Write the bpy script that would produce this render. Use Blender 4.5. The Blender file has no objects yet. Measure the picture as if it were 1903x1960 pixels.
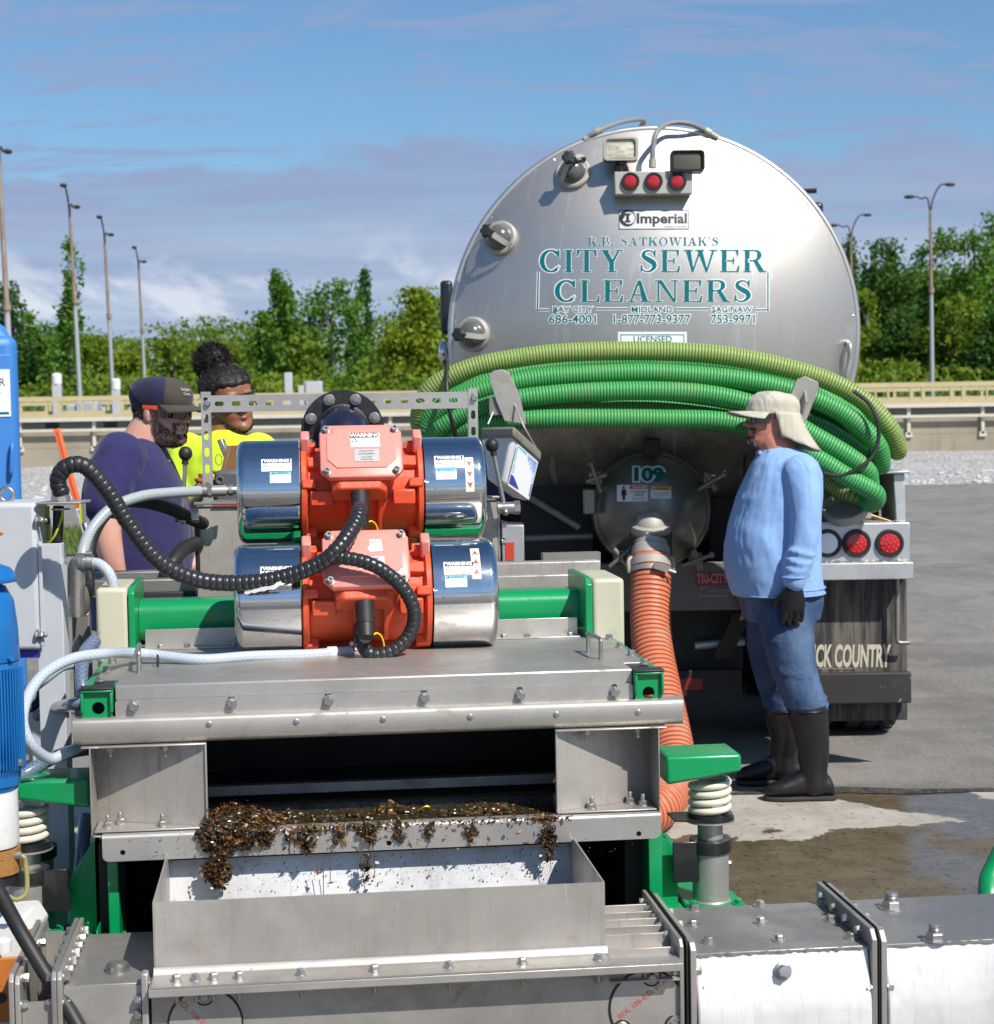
import bpy, bmesh, math, random
import numpy as np
from mathutils import Vector, Matrix, Quaternion
R = math.radians
PI = math.pi
rng = random.Random(7)
nrg = np.random.default_rng(11)
scene = bpy.context.scene
COL = scene.collection

# ------------------------------------------------------------------ camera
FPX, CX, CY = 3500.0, 951.5, 980.0
CAMH = 1.68
PITCH, ROLL = R(3.107), R(-0.95)
CAMR = Matrix.Rotation(R(90) - PITCH, 3, 'X') @ Matrix.Rotation(ROLL, 3, 'Z')
CAMP = Vector((0, 0, CAMH))
cam_d = bpy.data.cameras.new('camera')
cam = bpy.data.objects.new('camera', cam_d)
COL.objects.link(cam)
cam.matrix_world = Matrix.Translation(CAMP) @ CAMR.to_4x4()
cam_d.sensor_fit = 'HORIZONTAL'
cam_d.sensor_width = 36.0
cam_d.lens = 36.0 * FPX / 1903.0
cam_d.clip_start = 0.1
cam_d.clip_end = 3000
cam_d.dof.use_dof = True
cam_d.dof.focus_distance = 5.0
cam_d.dof.aperture_fstop = 9.0
scene.camera = cam

# ------------------------------------------------------------------ light
SUN_DIR = Vector((0.46, -0.58, 0.80)).normalized()      # towards the sun
SUN_EL = math.asin(SUN_DIR.z)
world = bpy.data.worlds.new('World')
scene.world = world
world.use_nodes = True
wn, wl = world.node_tree.nodes, world.node_tree.links
wn.clear()
w_out = wn.new('ShaderNodeOutputWorld')
w_bg = wn.new('ShaderNodeBackground')
w_sky = wn.new('ShaderNodeTexSky')
w_sky.sky_type = 'NISHITA'
w_sky.sun_disc = False
w_sky.sun_elevation = SUN_EL
w_sky.sun_rotation = math.atan2(SUN_DIR.x, SUN_DIR.y)
w_sky.air_density = 1.0
w_sky.dust_density = 0.6
w_sky.ozone_density = 2.5
w_bg.inputs['Strength'].default_value = 0.078
wl.new(w_bg.outputs[0], w_out.inputs[0])

def wnode(t, **kw):
    n = wn.new(t)
    for k, v in kw.items():
        setattr(n, k, v)
    return n
def wmath(op, a, b=None, clamp=False):
    n = wnode('ShaderNodeMath', operation=op, use_clamp=clamp)
    for i, v in enumerate((a, b)):
        if v is None: continue
        if isinstance(v, (int, float)): n.inputs[i].default_value = v
        else: wl.new(v, n.inputs[i])
    return n.outputs[0]
def wmap(v, a, b, c, d):
    n = wnode('ShaderNodeMapRange')
    n.interpolation_type = 'SMOOTHSTEP'
    wl.new(v, n.inputs[0])
    for i, x in enumerate((a, b, c, d)): n.inputs[i + 1].default_value = x
    return n.outputs[0]
def wmix(f, a, b):
    n = wnode('ShaderNodeMix', data_type='RGBA')
    if isinstance(f, float): n.inputs[0].default_value = f
    else: wl.new(f, n.inputs[0])
    for i, v in ((6, a), (7, b)):
        if isinstance(v, tuple): n.inputs[i].default_value = (*v, 1)
        else: wl.new(v, n.inputs[i])
    return n.outputs[2]
w_tc = wnode('ShaderNodeTexCoord')
w_sep = wnode('ShaderNodeSeparateXYZ')
wl.new(w_tc.outputs['Generated'], w_sep.inputs[0])
w_z = w_sep.outputs[2]
# flat cloud layer: project the direction on a plane overhead
w_inv = wmath('DIVIDE', 1.0, wmath('ADD', wmath('MAXIMUM', w_z, 0.0), 0.12))
w_cx, w_cy = wmath('MULTIPLY', w_sep.outputs[0], w_inv), wmath('MULTIPLY', w_sep.outputs[1], w_inv)
def wnoise(sx, sy, sz, scale, detail, rough, off=(0, 0, 0), dist=0.0):
    c = wnode('ShaderNodeCombineXYZ')
    wl.new(wmath('MULTIPLY', w_cx, sx), c.inputs[0]); wl.new(wmath('MULTIPLY', w_cy, sy), c.inputs[1])
    wl.new(wmath('MULTIPLY', w_z, sz), c.inputs[2])
    a = wnode('ShaderNodeVectorMath', operation='ADD'); wl.new(c.outputs[0], a.inputs[0]); a.inputs[1].default_value = off
    n = wnode('ShaderNodeTexNoise'); wl.new(a.outputs[0], n.inputs['Vector'])
    n.inputs['Scale'].default_value = scale; n.inputs['Detail'].default_value = detail
    n.inputs['Roughness'].default_value = rough; n.inputs['Distortion'].default_value = dist
    return n.outputs[0]
n_bank = wnoise(1.0, 0.6, 0.0, 2.1, 8, 0.6, (3.1, 0.4, 0), 0.3)
n_wisp = wnoise(1.0, 2.2, 0.0, 3.2, 9, 0.62, (9.3, 4.2, 2), 0.5)
n_band = wnoise(0.5, 0.0, 60.0, 1.0, 6, 0.6, (2.0, 1.0, 8))
n_puff = wnoise(2.6, 0.0, 22.0, 1.15, 9, 0.58, (0.06, 5.0, 2.4))
# a wide even bank low over the horizon, torn along its upper edge, wisps above
edge = wmath('ADD', w_z, wmath('MULTIPLY', wmath('SUBTRACT', n_bank, 0.5), 0.10))
bank = wmath('MULTIPLY', wmap(edge, 0.131, 0.145, 1.0, 0.0), wmap(n_wisp, 0.34, 0.58, 0.70, 1.0))
wisps = wmath('MULTIPLY', wmap(n_wisp, 0.475, 0.62, 0.0, 0.8), wmap(w_z, 0.10, 0.45, 1.0, 0.15))
cover = wmath('MAXIMUM', bank, wisps, True)
puff = wmath('MULTIPLY', wmap(n_puff, 0.52, 0.66, 0.0, .85), wmap(w_z, 0.05, 0.115, 1.0, 0.0))
c_lo = wmix(wmap(n_band, 0.35, 0.68, 0.0, 1.0), (4.2, 5.2, 7.3), (6.8, 7.6, 9.0))
c_bank = wmix(wmap(w_z, 0.015, 0.15, 0.0, 1.0), c_lo, (3.2, 4.15, 6.5))
w_tint = wnode('ShaderNodeMix', data_type='RGBA', blend_type='MULTIPLY'); w_tint.inputs[0].default_value = 1.0
wl.new(w_sky.outputs[0], w_tint.inputs[6]); w_tint.inputs[7].default_value = (0.84, 1.08, 1.24, 1)
sky_c = wmix(cover, w_tint.outputs[2], c_bank)
sky_c = wmix(puff, sky_c, (8.6, 9.1, 10.0))
wl.new(sky_c, w_bg.inputs['Color'])

sun_d = bpy.data.lights.new('sun', 'SUN')
sun_d.energy = 5.0
sun_d.angle = R(0.53)
sun_d.color = (1.0, 0.95, 0.87)
sun = bpy.data.objects.new('sun', sun_d)
sun.rotation_mode = 'QUATERNION'
sun.rotation_quaternion = SUN_DIR.to_track_quat('Z', 'Y')
sun.location = (10, -10, 20)
COL.objects.link(sun)
scene.view_settings.view_transform = 'Standard'
scene.view_settings.look = 'None'
scene.view_settings.exposure = 0.24
scene.view_settings.gamma = 1.0
scene.view_settings.use_curve_mapping = False
scene.render.engine = 'CYCLES'
scene.cycles.max_bounces = 8
scene.cycles.transparent_max_bounces = 8

# ------------------------------------------------------------------ survey: turning sighted directions at known depths into places
def ray(x, y):
    return (CAMR @ Vector(((x - CX) / FPX, (CY - y) / FPX, -1.0))).normalized()
def P(x, y, Y):                       # the point at distance Y in front (world y)
    d = ray(x, y)
    return CAMP + d * (Y / d.y)
def PZ(x, y, z):                      # the point at height z
    d = ray(x, y)
    return CAMP + d * ((z - CAMH) / d.z)
SYAW = R(6.4)
SO = P(724, 1358, 4.2)
SM = Matrix.Translation(SO) @ Matrix.Rotation(SYAW, 4, 'Z')
SMI = SM.inverted()
def L(x, y, v):                       # screen-machine coordinates (u right, v back, w up) on its plane v
    d = SMI.to_3x3() @ ray(x, y)
    o = SMI @ CAMP
    return o + d * ((v - o.y) / d.y)
def LW(x, y, w):
    d = SMI.to_3x3() @ ray(x, y)
    o = SMI @ CAMP
    return o + d * ((w - o.z) / d.z)

# ------------------------------------------------------------------ objects
BASES = {}
def thing(name, label, cat, loc=(0, 0, 0), group=None):
    o = bpy.data.objects.new(name, None)
    COL.objects.link(o)
    o.empty_display_size = 0.1
    o.location = loc
    o['label'] = label; o['category'] = cat
    if group: o['group'] = group
    BASES[o] = Matrix.Translation(Vector(loc))
    return o
def tag(o, label, cat, group=None):
    o['label'] = label; o['category'] = cat
    if group: o['group'] = group
    return o

class MB:
    """collects shapes in world space; build() links them as one mesh object"""
    def __init__(s, xf=None):
        s.v = []; s.f = []; s.mi = []; s.xf = xf or Matrix.Identity(4); s.att = []
    def add(s, vs, fs, a=None):
        o = len(s.v)
        s.v += [s.xf @ Vector(p) for p in vs]
        s.f += [tuple(i + o for i in f) for f in fs]
        s.att += (a if a is not None else [0.0] * len(vs))
        return s
    def box(s, a, b):
        x0, x1 = sorted((a[0], b[0])); y0, y1 = sorted((a[1], b[1])); z0, z1 = sorted((a[2], b[2]))
        return s.hexa([(x0, y0, z0), (x1, y0, z0), (x1, y1, z0), (x0, y1, z0), (x0, y0, z1), (x1, y0, z1), (x1, y1, z1), (x0, y1, z1)])
    def hexa(s, p):
        return s.add(p, [(0, 3, 2, 1), (4, 5, 6, 7), (0, 1, 5, 4), (1, 2, 6, 5), (2, 3, 7, 6), (3, 0, 4, 7)])
    def obox(s, c, ax, half):            # oriented box
        ax = [Vector(a).normalized() * h for a, h in zip(ax, half)]
        c = Vector(c)
        return s.hexa([c + ax[0] * i + ax[1] * j + ax[2] * k for i, j, k in ((-1, -1, -1), (1, -1, -1), (1, 1, -1), (-1, 1, -1), (-1, -1, 1), (1, -1, 1), (1, 1, 1), (-1, 1, 1))])
    def prism(s, pts, off):              # polygon (3D points) extruded by a vector, ends closed
        n = len(pts); off = Vector(off); pts = [Vector(p) for p in pts]
        nrm = sum(((pts[i] - pts[0]).cross(pts[(i + 1) % n] - pts[0]) for i in range(1, n - 1)), Vector())
        if nrm.dot(off) > 0: pts = pts[::-1]
        return s.add(pts + [p + off for p in pts], [tuple(range(n)), tuple(range(2 * n - 1, n - 1, -1))] + [(i, i + n, (i + 1) % n + n, (i + 1) % n) for i in range(n)])
    def quad(s, *p):
        return s.add(p, [tuple(range(len(p)))])
    def tube(s, pts, r, n=12, closed=False, caps=True, att=None, flat=None):
        pts = [Vector(p) for p in pts]
        m = len(pts)
        rs = [r] * m if not hasattr(r, '__len__') else r
        t = [(pts[(i + 1) % m] - pts[i - 1]) if closed or 0 < i < m - 1 else (pts[1] - pts[0] if i == 0 else pts[-1] - pts[-2]) for i in range(m)]
        t = [x.normalized() if x.length > 1e-9 else Vector((0, 0, 1)) for x in t]
        ref = Vector((0, 0, 1)) if abs(t[0].z) < 0.9 else Vector((1, 0, 0))
        u = (ref - t[0] * ref.dot(t[0])).normalized()
        vs, fs, aa = [], [], []
        for i in range(m):
            if i:
                q = t[i - 1].rotation_difference(t[i]); u = q @ u
                u = (u - t[i] * u.dot(t[i])).normalized()
            w = t[i].cross(u)
            for k in range(n):
                a = 2 * PI * k / n
                vs.append(pts[i] + (u * math.cos(a) + w * math.sin(a)) * rs[i]); aa.append((att(i, k) if callable(att) else att[i]) if att else 0.0)
        for i in range(m if closed else m - 1):
            j = (i + 1) % m
            for k in range(n):
                fs.append((i * n + k, i * n + (k + 1) % n, j * n + (k + 1) % n, j * n + k))
        if caps and not closed:
            fs.append(tuple(range(n - 1, -1, -1))); fs.append(tuple(range((m - 1) * n, m * n)))
        return s.add(vs, fs, aa)
    def cyl(s, a, b, r, r2=None, n=20, caps=True):
        return s.tube([a, b], [r, r if r2 is None else r2], n, caps=caps)
    def lathe(s, prof, o, axis, n=32, cap0=True, cap1=True, arc=None):     # prof: (along, radius)
        ax = Vector(axis).normalized(); o = Vector(o)
        ref = Vector((0, 0, 1)) if abs(ax.z) < 0.9 else Vector((1, 0, 0))
        u = (ref - ax * ref.dot(ax)).normalized(); w = ax.cross(u)
        vs, fs = [], []
        for h, r in prof:
            for k in range(n):
                a = 2 * PI * k / n
                vs.append(o + ax * h + (u * math.cos(a) + w * math.sin(a)) * max(r, 1e-4))
        for i in range(len(prof) - 1):
            for k in range(n):
                fs.append((i * n + k, i * n + (k + 1) % n, (i + 1) * n + (k + 1) % n, (i + 1) * n + k))
        if cap0: fs.append(tuple(range(n - 1, -1, -1)))
        if cap1: fs.append(tuple(range((len(prof) - 1) * n, len(prof) * n)))
        return s.add(vs, fs)
    def loft(s, rings, caps=True):
        n = len(rings[0]); vs = [p for r_ in rings for p in r_]; fs = []
        for i in range(len(rings) - 1):
            for k in range(n):
                fs.append((i * n + k, i * n + (k + 1) % n, (i + 1) * n + (k + 1) % n, (i + 1) * n + k))
        if caps:
            fs.append(tuple(range(n - 1, -1, -1))); fs.append(tuple(range((len(rings) - 1) * n, len(rings) * n)))
        return s.add(vs, fs)
    def ball(s, c, r, n=16, m=10, rot=None):
        c = Vector(c); rr = Vector(r) if hasattr(r, '__len__') else Vector((r, r, r)); vs, fs = [], []
        for i in range(m + 1):
            th = PI * i / m
            for k in range(n):
                a = 2 * PI * k / n
                p = Vector((rr.x * math.sin(th) * math.cos(a), rr.y * math.sin(th) * math.sin(a), -rr.z * math.cos(th)))
                vs.append(c + (rot @ p if rot else p))
        for i in range(m):
            for k in range(n):
                fs.append((i * n + k, i * n + (k + 1) % n, (i + 1) * n + (k + 1) % n, (i + 1) * n + k))
        return s.add(vs, fs)
    def build(s, name, mat, parent=None, smooth=None, bevel=0, seg=2, sub=0, kind=None, label=None, remesh=0, smo=0, disp=None, fixn=True):
        me = bpy.data.meshes.new(name)
        inv = BASES[parent].inverted() if parent in BASES else Matrix.Identity(4)
        pv = [inv @ p for p in s.v]
        me.from_pydata(pv, [], s.f)
        me.validate()
        if fixn and len(s.f) < 60000:
            bm = bmesh.new(); bm.from_mesh(me)
            bmesh.ops.remove_doubles(bm, verts=bm.verts, dist=1e-6)
            bmesh.ops.recalc_face_normals(bm, faces=bm.faces)
            bm.to_mesh(me); bm.free()
        elif any(s.att):
            at = me.attributes.new('rib', 'FLOAT', 'POINT'); at.data.foreach_set('value', s.att)
        if any(s.att) and 'rib' not in me.attributes and len(me.vertices) == len(s.att):
            at = me.attributes.new('rib', 'FLOAT', 'POINT'); at.data.foreach_set('value', s.att)
        o = bpy.data.objects.new(name, me)
        COL.objects.link(o)
        for m_ in (mat if isinstance(mat, (list, tuple)) else [mat]): me.materials.append(m_)
        if parent:
            o.parent = parent; BASES[o] = BASES[parent]
        if bevel:
            md = o.modifiers.new('bevel', 'BEVEL'); md.width = bevel; md.segments = seg; md.limit_method = 'ANGLE'; md.angle_limit = R(40)
            md.harden_normals = False
        if remesh:
            md = o.modifiers.new('remesh', 'REMESH'); md.mode = 'VOXEL'; md.voxel_size = remesh; md.use_smooth_shade = True
            if smo:
                md = o.modifiers.new('smooth', 'SMOOTH'); md.factor = 0.5; md.iterations = smo
        if sub:
            md = o.modifiers.new('sub', 'SUBSURF'); md.levels = sub; md.render_levels = sub
        if disp:
            tx = bpy.data.textures.new(name, 'CLOUDS'); tx.noise_scale = disp[0]; tx.noise_depth = 3
            md = o.modifiers.new('folds', 'DISPLACE'); md.texture = tx; md.strength = disp[1]; md.texture_coords = 'LOCAL'; md.mid_level = 0.5
        if smooth is None: smooth = True
        if smooth:
            me.polygons.foreach_set('use_smooth', [True] * len(me.polygons))
            if not (remesh or sub): me.set_sharp_from_angle(angle=R(38))
        if kind: o['kind'] = kind
        if label: o['label'] = label
        return o

def copy_thing(o, loc=None, parent=None):
    c = o.copy(); COL.objects.link(c)
    if parent: c.parent = parent
    BASES[c] = BASES[o]
    for ch in [x for x in o.children]:
        copy_thing(ch, parent=c)
    if loc is not None: c.location = loc
    return c
def spl(pts, n=8, closed=False):      # Catmull-Rom through points
    pts = [Vector(p) for p in pts]; m = len(pts); out = []
    for i in range(m if closed else m - 1):
        p1, p2 = pts[i], pts[(i + 1) % m]
        p0 = pts[i - 1] if (closed or i > 0) else p1 * 2 - p2
        p3 = pts[(i + 2) % m] if (closed or i + 2 < m) else p2 * 2 - p1
        for k in range(n):
            t = k / n
            out.append(0.5 * ((2 * p1) + (p2 - p0) * t + (2 * p0 - 5 * p1 + 4 * p2 - p3) * t * t + (3 * p1 - p0 - 3 * p2 + p3) * t ** 3))
    if not closed: out.append(pts[-1])
    return out
def resample(pts, step):
    out = [pts[0]]; acc = 0.0
    for a, b in zip(pts, pts[1:]):
        l = (b - a).length
        while acc + l >= step and l > 1e-9:
            t = (step - acc) / l; a = a.lerp(b, t); out.append(a); l = (b - a).length; acc = 0.0
        acc += l
    return out
def hexbolt(mb, c, nrm, d=0.018, h=0.011, wr=0.0, shank=0.0):     # hexagon head with washer
    c = Vector(c); nrm = Vector(nrm).normalized()
    if wr: mb.lathe([(0, wr), (0.002, wr), (0.0028, wr * 0.94)], c, nrm, 16)
    b = c + nrm * (0.0028 if wr else 0)
    mb.lathe([(0, d / 1.732), (h * 0.82, d / 1.732), (h, d / 2.1)], b, nrm, 6)
    if shank: mb.lathe([(0, d * 0.3), (shank, d * 0.3), (shank + 0.002, d * 0.24)], b + nrm * h, nrm, 10)
    return mb
# ------------------------------------------------------------------ materials
class NT:
    def __init__(s, name):
        s.m = bpy.data.materials.new(name); s.m.use_nodes = True
        s.t = s.m.node_tree; s.n = s.t.nodes; s.l = s.t.links
        s.b = s.n['Principled BSDF']
        s.tc = s.n.new('ShaderNodeTexCoord')
    def mapping(s, scale=(1, 1, 1), src='Object', loc=(0, 0, 0)):
        mp = s.n.new('ShaderNodeMapping'); mp.inputs['Scale'].default_value = scale; mp.inputs['Location'].default_value = loc
        s.l.new(s.tc.outputs[src], mp.inputs[0]); return mp.outputs[0]
    def noise(s, scale, detail=4, rough=0.55, stretch=(1, 1, 1), dist=0.0, loc=(0, 0, 0), vec=None):
        n = s.n.new('ShaderNodeTexNoise'); s.l.new(vec or s.mapping(stretch, loc=loc), n.inputs['Vector'])
        n.inputs['Scale'].default_value = scale; n.inputs['Detail'].default_value = detail
        n.inputs['Roughness'].default_value = rough; n.inputs['Distortion'].default_value = dist
        return n.outputs[0]
    def voro(s, scale, feat='F1', stretch=(1, 1, 1), out='Distance'):
        n = s.n.new('ShaderNodeTexVoronoi'); n.feature = feat
        s.l.new(s.mapping(stretch), n.inputs['Vector']); n.inputs['Scale'].default_value = scale
        return n.outputs[out]
    def ramp(s, v, a, b, c=0.0, d=1.0, smooth=True):
        n = s.n.new('ShaderNodeMapRange'); n.interpolation_type = 'SMOOTHSTEP' if smooth else 'LINEAR'
        s.l.new(v, n.inputs[0])
        for i, x in enumerate((a, b, c, d)): n.inputs[i + 1].default_value = x
        return n.outputs[0]
    def math(s, op, a, b=None):
        n = s.n.new('ShaderNodeMath'); n.operation = op
        for i, v in enumerate((a, b)):
            if v is None: continue
            if isinstance(v, (int, float)): n.inputs[i].default_value = v
            else: s.l.new(v, n.inputs[i])
        return n.outputs[0]
    def mix(s, f, a, b, mode='MIX'):
        n = s.n.new('ShaderNodeMix'); n.data_type = 'RGBA'; n.blend_type = mode
        if isinstance(f, (int, float)): n.inputs[0].default_value = f
        else: s.l.new(f, n.inputs[0])
        for i, v in ((6, a), (7, b)):
            if isinstance(v, (tuple, list)): n.inputs[i].default_value = (*v[:3], 1)
            else: s.l.new(v, n.inputs[i])
        return n.outputs[2]
    def attr(s, name):
        n = s.n.new('ShaderNodeAttribute'); n.attribute_name = name; return n.outputs['Fac']
    def sep(s, src='Object'):
        n = s.n.new('ShaderNodeSeparateXYZ'); s.l.new(s.tc.outputs[src], n.inputs[0]); return n.outputs
    def set(s, key, v):
        if isinstance(v, (int, float)): s.b.inputs[key].default_value = v
        elif isinstance(v, (tuple, list)): s.b.inputs[key].default_value = (*v[:3], 1)
        else: s.l.new(v, s.b.inputs[key])
    def bump(s, h, strength=0.3, dist=0.01):
        n = s.n.new('ShaderNodeBump'); n.inputs['Strength'].default_value = strength; n.inputs['Distance'].default_value = dist
        s.l.new(h, n.inputs['Height'])
        old = s.b.inputs['Normal'].links
        if old: s.l.new(old[0].from_socket, n.inputs['Normal'])
        s.l.new(n.outputs[0], s.b.inputs['Normal'])

def steel(name, base=(0.43, 0.405, 0.37), rough=0.46, metal=0.6, brush=(3, 60, 60), dirt=0.4, dirtc=(0.15, 0.125, 0.095), streak=False, scale=1.0):
    s = NT(name)
    big = s.noise(1.3 * scale, 5, 0.6); blot = s.noise(5.5 * scale, 6, 0.62, loc=(2, 5, 1), dist=.4)
    br = s.noise(5, 3, 0.6, brush)
    col = s.mix(s.ramp(big, 0.32, 0.7), tuple(min(.9, c * 1.12) for c in base), tuple(c * 0.78 for c in base))
    col = s.mix(s.math('MULTIPLY', s.ramp(blot, 0.42, 0.70), 0.55), col, tuple(c * 0.50 for c in base))
    col = s.mix(s.math('MULTIPLY', s.ramp(br, 0.35, 0.7), 0.20), col, tuple(c * 0.68 for c in base))
    d = s.math('MULTIPLY', s.ramp(s.noise(9 * scale, 8, 0.7, loc=(4, 2, 7)), 0.55, 0.74), dirt)
    smudge = s.math('MULTIPLY', s.ramp(s.noise(17 * scale, 2, 0.4, loc=(1, 8, 3), dist=.8), 0.64, 0.78), dirt * 1.1)
    d = s.math('MAXIMUM', d, smudge)
    if streak:
        d = s.math('MAXIMUM', d, s.math('MULTIPLY', s.ramp(s.noise(8, 5, 0.6, (9, 9, 0.5), loc=(1, 3, 0)), 0.54, 0.70), dirt * 1.1))
    d = s.math('MAXIMUM', d, s.math('MULTIPLY', s.ramp(s.noise(85, 2, 0.5), 0.67, 0.75), dirt * 1.2))
    scr = s.ramp(s.noise(4, 2, 0.5, (40, 40, 1.4), loc=(3, 9, 2), dist=2.5), 0.70, 0.72)
    col = s.mix(s.math('MULTIPLY', scr, .35), col, tuple(min(.9, c * 1.5) for c in base))
    s.set('Base Color', s.mix(d, col, dirtc))
    s.set('Metallic', s.ramp(d, 0, 0.6, metal, metal * 0.4))
    s.set('Roughness', s.math('ADD', s.ramp(blot, 0.3, 0.75, rough - 0.10, rough + 0.12), s.math('MULTIPLY', d, 0.3)))
    s.bump(br, 0.06, 0.002)
    s.bump(s.noise(1.6, 3, 0.5), 0.14, 0.04)
    return s.m
def paint(name, base, rough=0.35, dirt=0.25, dirtc=(0.09, 0.075, 0.055), var=0.12, chips=None, coat=0.0, metal=0.0, scale=1.0, bump=0.06):
    s = NT(name)
    a = s.noise(3 * scale, 5, 0.6)
    col = s.mix(s.ramp(a, 0.3, 0.75), base, tuple(c * (1 - var) for c in base))
    sp = s.math('MULTIPLY', s.ramp(s.noise(14 * scale, 8, 0.7, loc=(3, 1, 5)), 0.54, 0.78), dirt)
    sp = s.math('MAXIMUM', sp, s.math('MULTIPLY', s.ramp(s.noise(90, 2, 0.5), 0.69, 0.76), dirt))
    col = s.mix(sp, col, dirtc)
    if chips: col = s.mix(s.ramp(s.noise(28 * scale, 5, 0.65, loc=(8, 1, 2)), 0.685, 0.70), col, chips)
    s.set('Base Color', col); s.set('Metallic', metal)
    s.set('Roughness', s.math('ADD', s.ramp(a, 0.3, 0.7, rough - 0.05, rough + 0.1), s.math('MULTIPLY', sp, 0.3)))
    s.set('Coat Weight', coat)
    s.bump(s.noise(60 * scale, 3, 0.6), bump, 0.003)
    return s.m
def plain(name, base, rough=0.5, metal=0.0, bump=None, emis=None, trans=0.0, spec=0.5, alpha=None):
    s = NT(name); s.set('Base Color', base); s.set('Roughness', rough); s.set('Metallic', metal)
    s.set('Specular IOR Level', spec)
    if bump: s.bump(s.noise(bump[0], 4, 0.6), bump[1], 0.004)
    if trans: s.set('Transmission Weight', trans)
    return s.m
def cloth(name, base, fold=5.0, strength=0.5, var=0.15, weave=420, rough=0.85, dirt=0.0):
    s = NT(name)
    a = s.noise(4, 5, 0.6)
    col = s.mix(s.ramp(a, 0.3, 0.75), base, tuple(c * (1 - var) for c in base))
    if dirt: col = s.mix(s.math('MULTIPLY', s.ramp(s.noise(9, 6, 0.65, loc=(2, 6, 1)), 0.58, 0.75), dirt), col, (0.16, 0.14, 0.12))
    s.set('Base Color', col); s.set('Roughness', rough); s.set('Specular IOR Level', 0.2); s.set('Sheen Weight', 0.15)
    f1 = s.noise(fold, 2, 0.4, (1.3, 1.3, 0.55), dist=1.1)
    s.bump(f1, strength, 0.06)
    rg = s.math('ABSOLUTE', s.math('SUBTRACT', s.noise(fold * 1.3, 1, 0.4, (1.2, 1.2, .7), dist=1.4, loc=(3, 3, 3)), .5))
    s.bump(s.ramp(rg, 0.0, 0.22), strength * 0.22, 0.012)
    s.bump(s.noise(weave, 1, 0.5), 0.12, 0.001)
    return s.m
def skin(name, base, flush):
    s = NT(name)
    a = s.noise(14, 5, 0.6)
    col = s.mix(s.ramp(a, 0.35, 0.7), base, flush)
    col = s.mix(s.math('MULTIPLY', s.ramp(s.noise(160, 2, 0.5), 0.55, 0.75), 0.3), col, tuple(c * 0.7 for c in base))
    s.set('Base Color', col); s.set('Roughness', 0.48); s.set('Subsurface Weight', 0.12)
    s.b.inputs['Subsurface Radius'].default_value = (0.012, 0.005, 0.003)
    s.bump(s.noise(220, 2, 0.5), 0.12, 0.001)
    return s.m
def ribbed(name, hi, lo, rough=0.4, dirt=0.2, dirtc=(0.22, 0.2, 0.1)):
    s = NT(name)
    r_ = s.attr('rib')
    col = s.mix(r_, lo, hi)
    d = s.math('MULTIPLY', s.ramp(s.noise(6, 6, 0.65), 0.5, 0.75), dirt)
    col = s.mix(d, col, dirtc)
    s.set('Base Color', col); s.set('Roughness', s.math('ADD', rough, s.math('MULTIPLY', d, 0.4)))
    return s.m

STEEL = steel('stainless_sheet', dirt=.45)
STEEL_V = steel('stainless_stained', streak=True, dirt=0.42, rough=0.5, metal=0.5, base=(0.47, 0.44, 0.40), dirtc=(0.18, 0.145, 0.10))
STEEL_B = steel('stainless_bright', base=(0.52, 0.495, 0.46), rough=0.42, metal=.65, dirt=0.34)
STEEL_L = steel('stainless_sun_glare', base=(.78, .775, .76), rough=.5, metal=.25, dirt=.22, streak=True, dirtc=(.34, .32, .29))  # bay fronts: stainless lightened, sun glare put into the base colour
STEEL_D = steel('stainless_dirty', base=(0.33, 0.315, 0.295), rough=0.48, dirt=0.6, metal=0.6)
TANKM = steel('polished_tank', base=(0.64, 0.62, 0.585), rough=0.41, metal=0.85, brush=(2, 2, 40), dirt=0.10, dirtc=(0.35, 0.32, 0.27), scale=0.4)
BOLT = steel('bolt_metal', base=(0.47, 0.455, 0.43), rough=0.34, metal=.85, dirt=0.5, scale=8)
s_ = NT('mirror_steel'); s_.set('Base Color', s_.mix(s_.math('MAXIMUM', s_.math('MULTIPLY', s_.ramp(s_.noise(9, 7, 0.7), 0.5, 0.75), 0.5), s_.math('MULTIPLY', s_.ramp(s_.noise(120, 2, .5), .64, .7), .7)), (0.66, 0.66, 0.67), (0.42, 0.40, 0.37)))
s_.set('Metallic', 1.0); s_.set('Roughness', s_.ramp(s_.noise(12, 8, 0.7), 0.45, 0.8, 0.05, 0.28)); s_.bump(s_.noise(3, 2, 0.5), 0.03, 0.03); CHROME = s_.m
GREEN = paint('green_paint', (0.0, 0.27, 0.085), 0.32, 0.40, dirtc=(.03, .075, .04), coat=0.2, var=0.18, bump=.12)
CREAM = paint('cream_plastic', (0.52, 0.50, 0.38), 0.42, 0.45, dirtc=(0.25, 0.22, 0.14), var=0.1)
ORANGE = paint('orange_casting', (0.74, 0.095, 0.032), 0.42, 0.38, dirtc=(0.30, 0.045, 0.02), var=0.20, bump=0.6)
PINK = paint('orange_lid_sky_sheen', (0.84, 0.27, 0.22), 0.34, 0.25, dirtc=(0.5, 0.13, 0.09), var=0.10, coat=0.4, bump=0.2)  # orange lids and ears paled: sky sheen put into the base colour
BLACK_P = paint('black_paint', (0.012, 0.012, 0.013), 0.35, 0.3, dirtc=(0.09, 0.085, 0.08), coat=0.2)
RUBBER = paint('black_rubber', (0.016, 0.016, 0.017), 0.5, 0.3, dirtc=(0.08, 0.075, 0.07))
LOOM = paint('black_cable_loom', (0.020, 0.021, 0.024), 0.36, 0.15, dirtc=(0.07, 0.07, 0.07))
DARK = paint('dark_chassis', (0.018, 0.018, 0.018), 0.6, 0.5, dirtc=(0.06, 0.052, 0.04))
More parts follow.
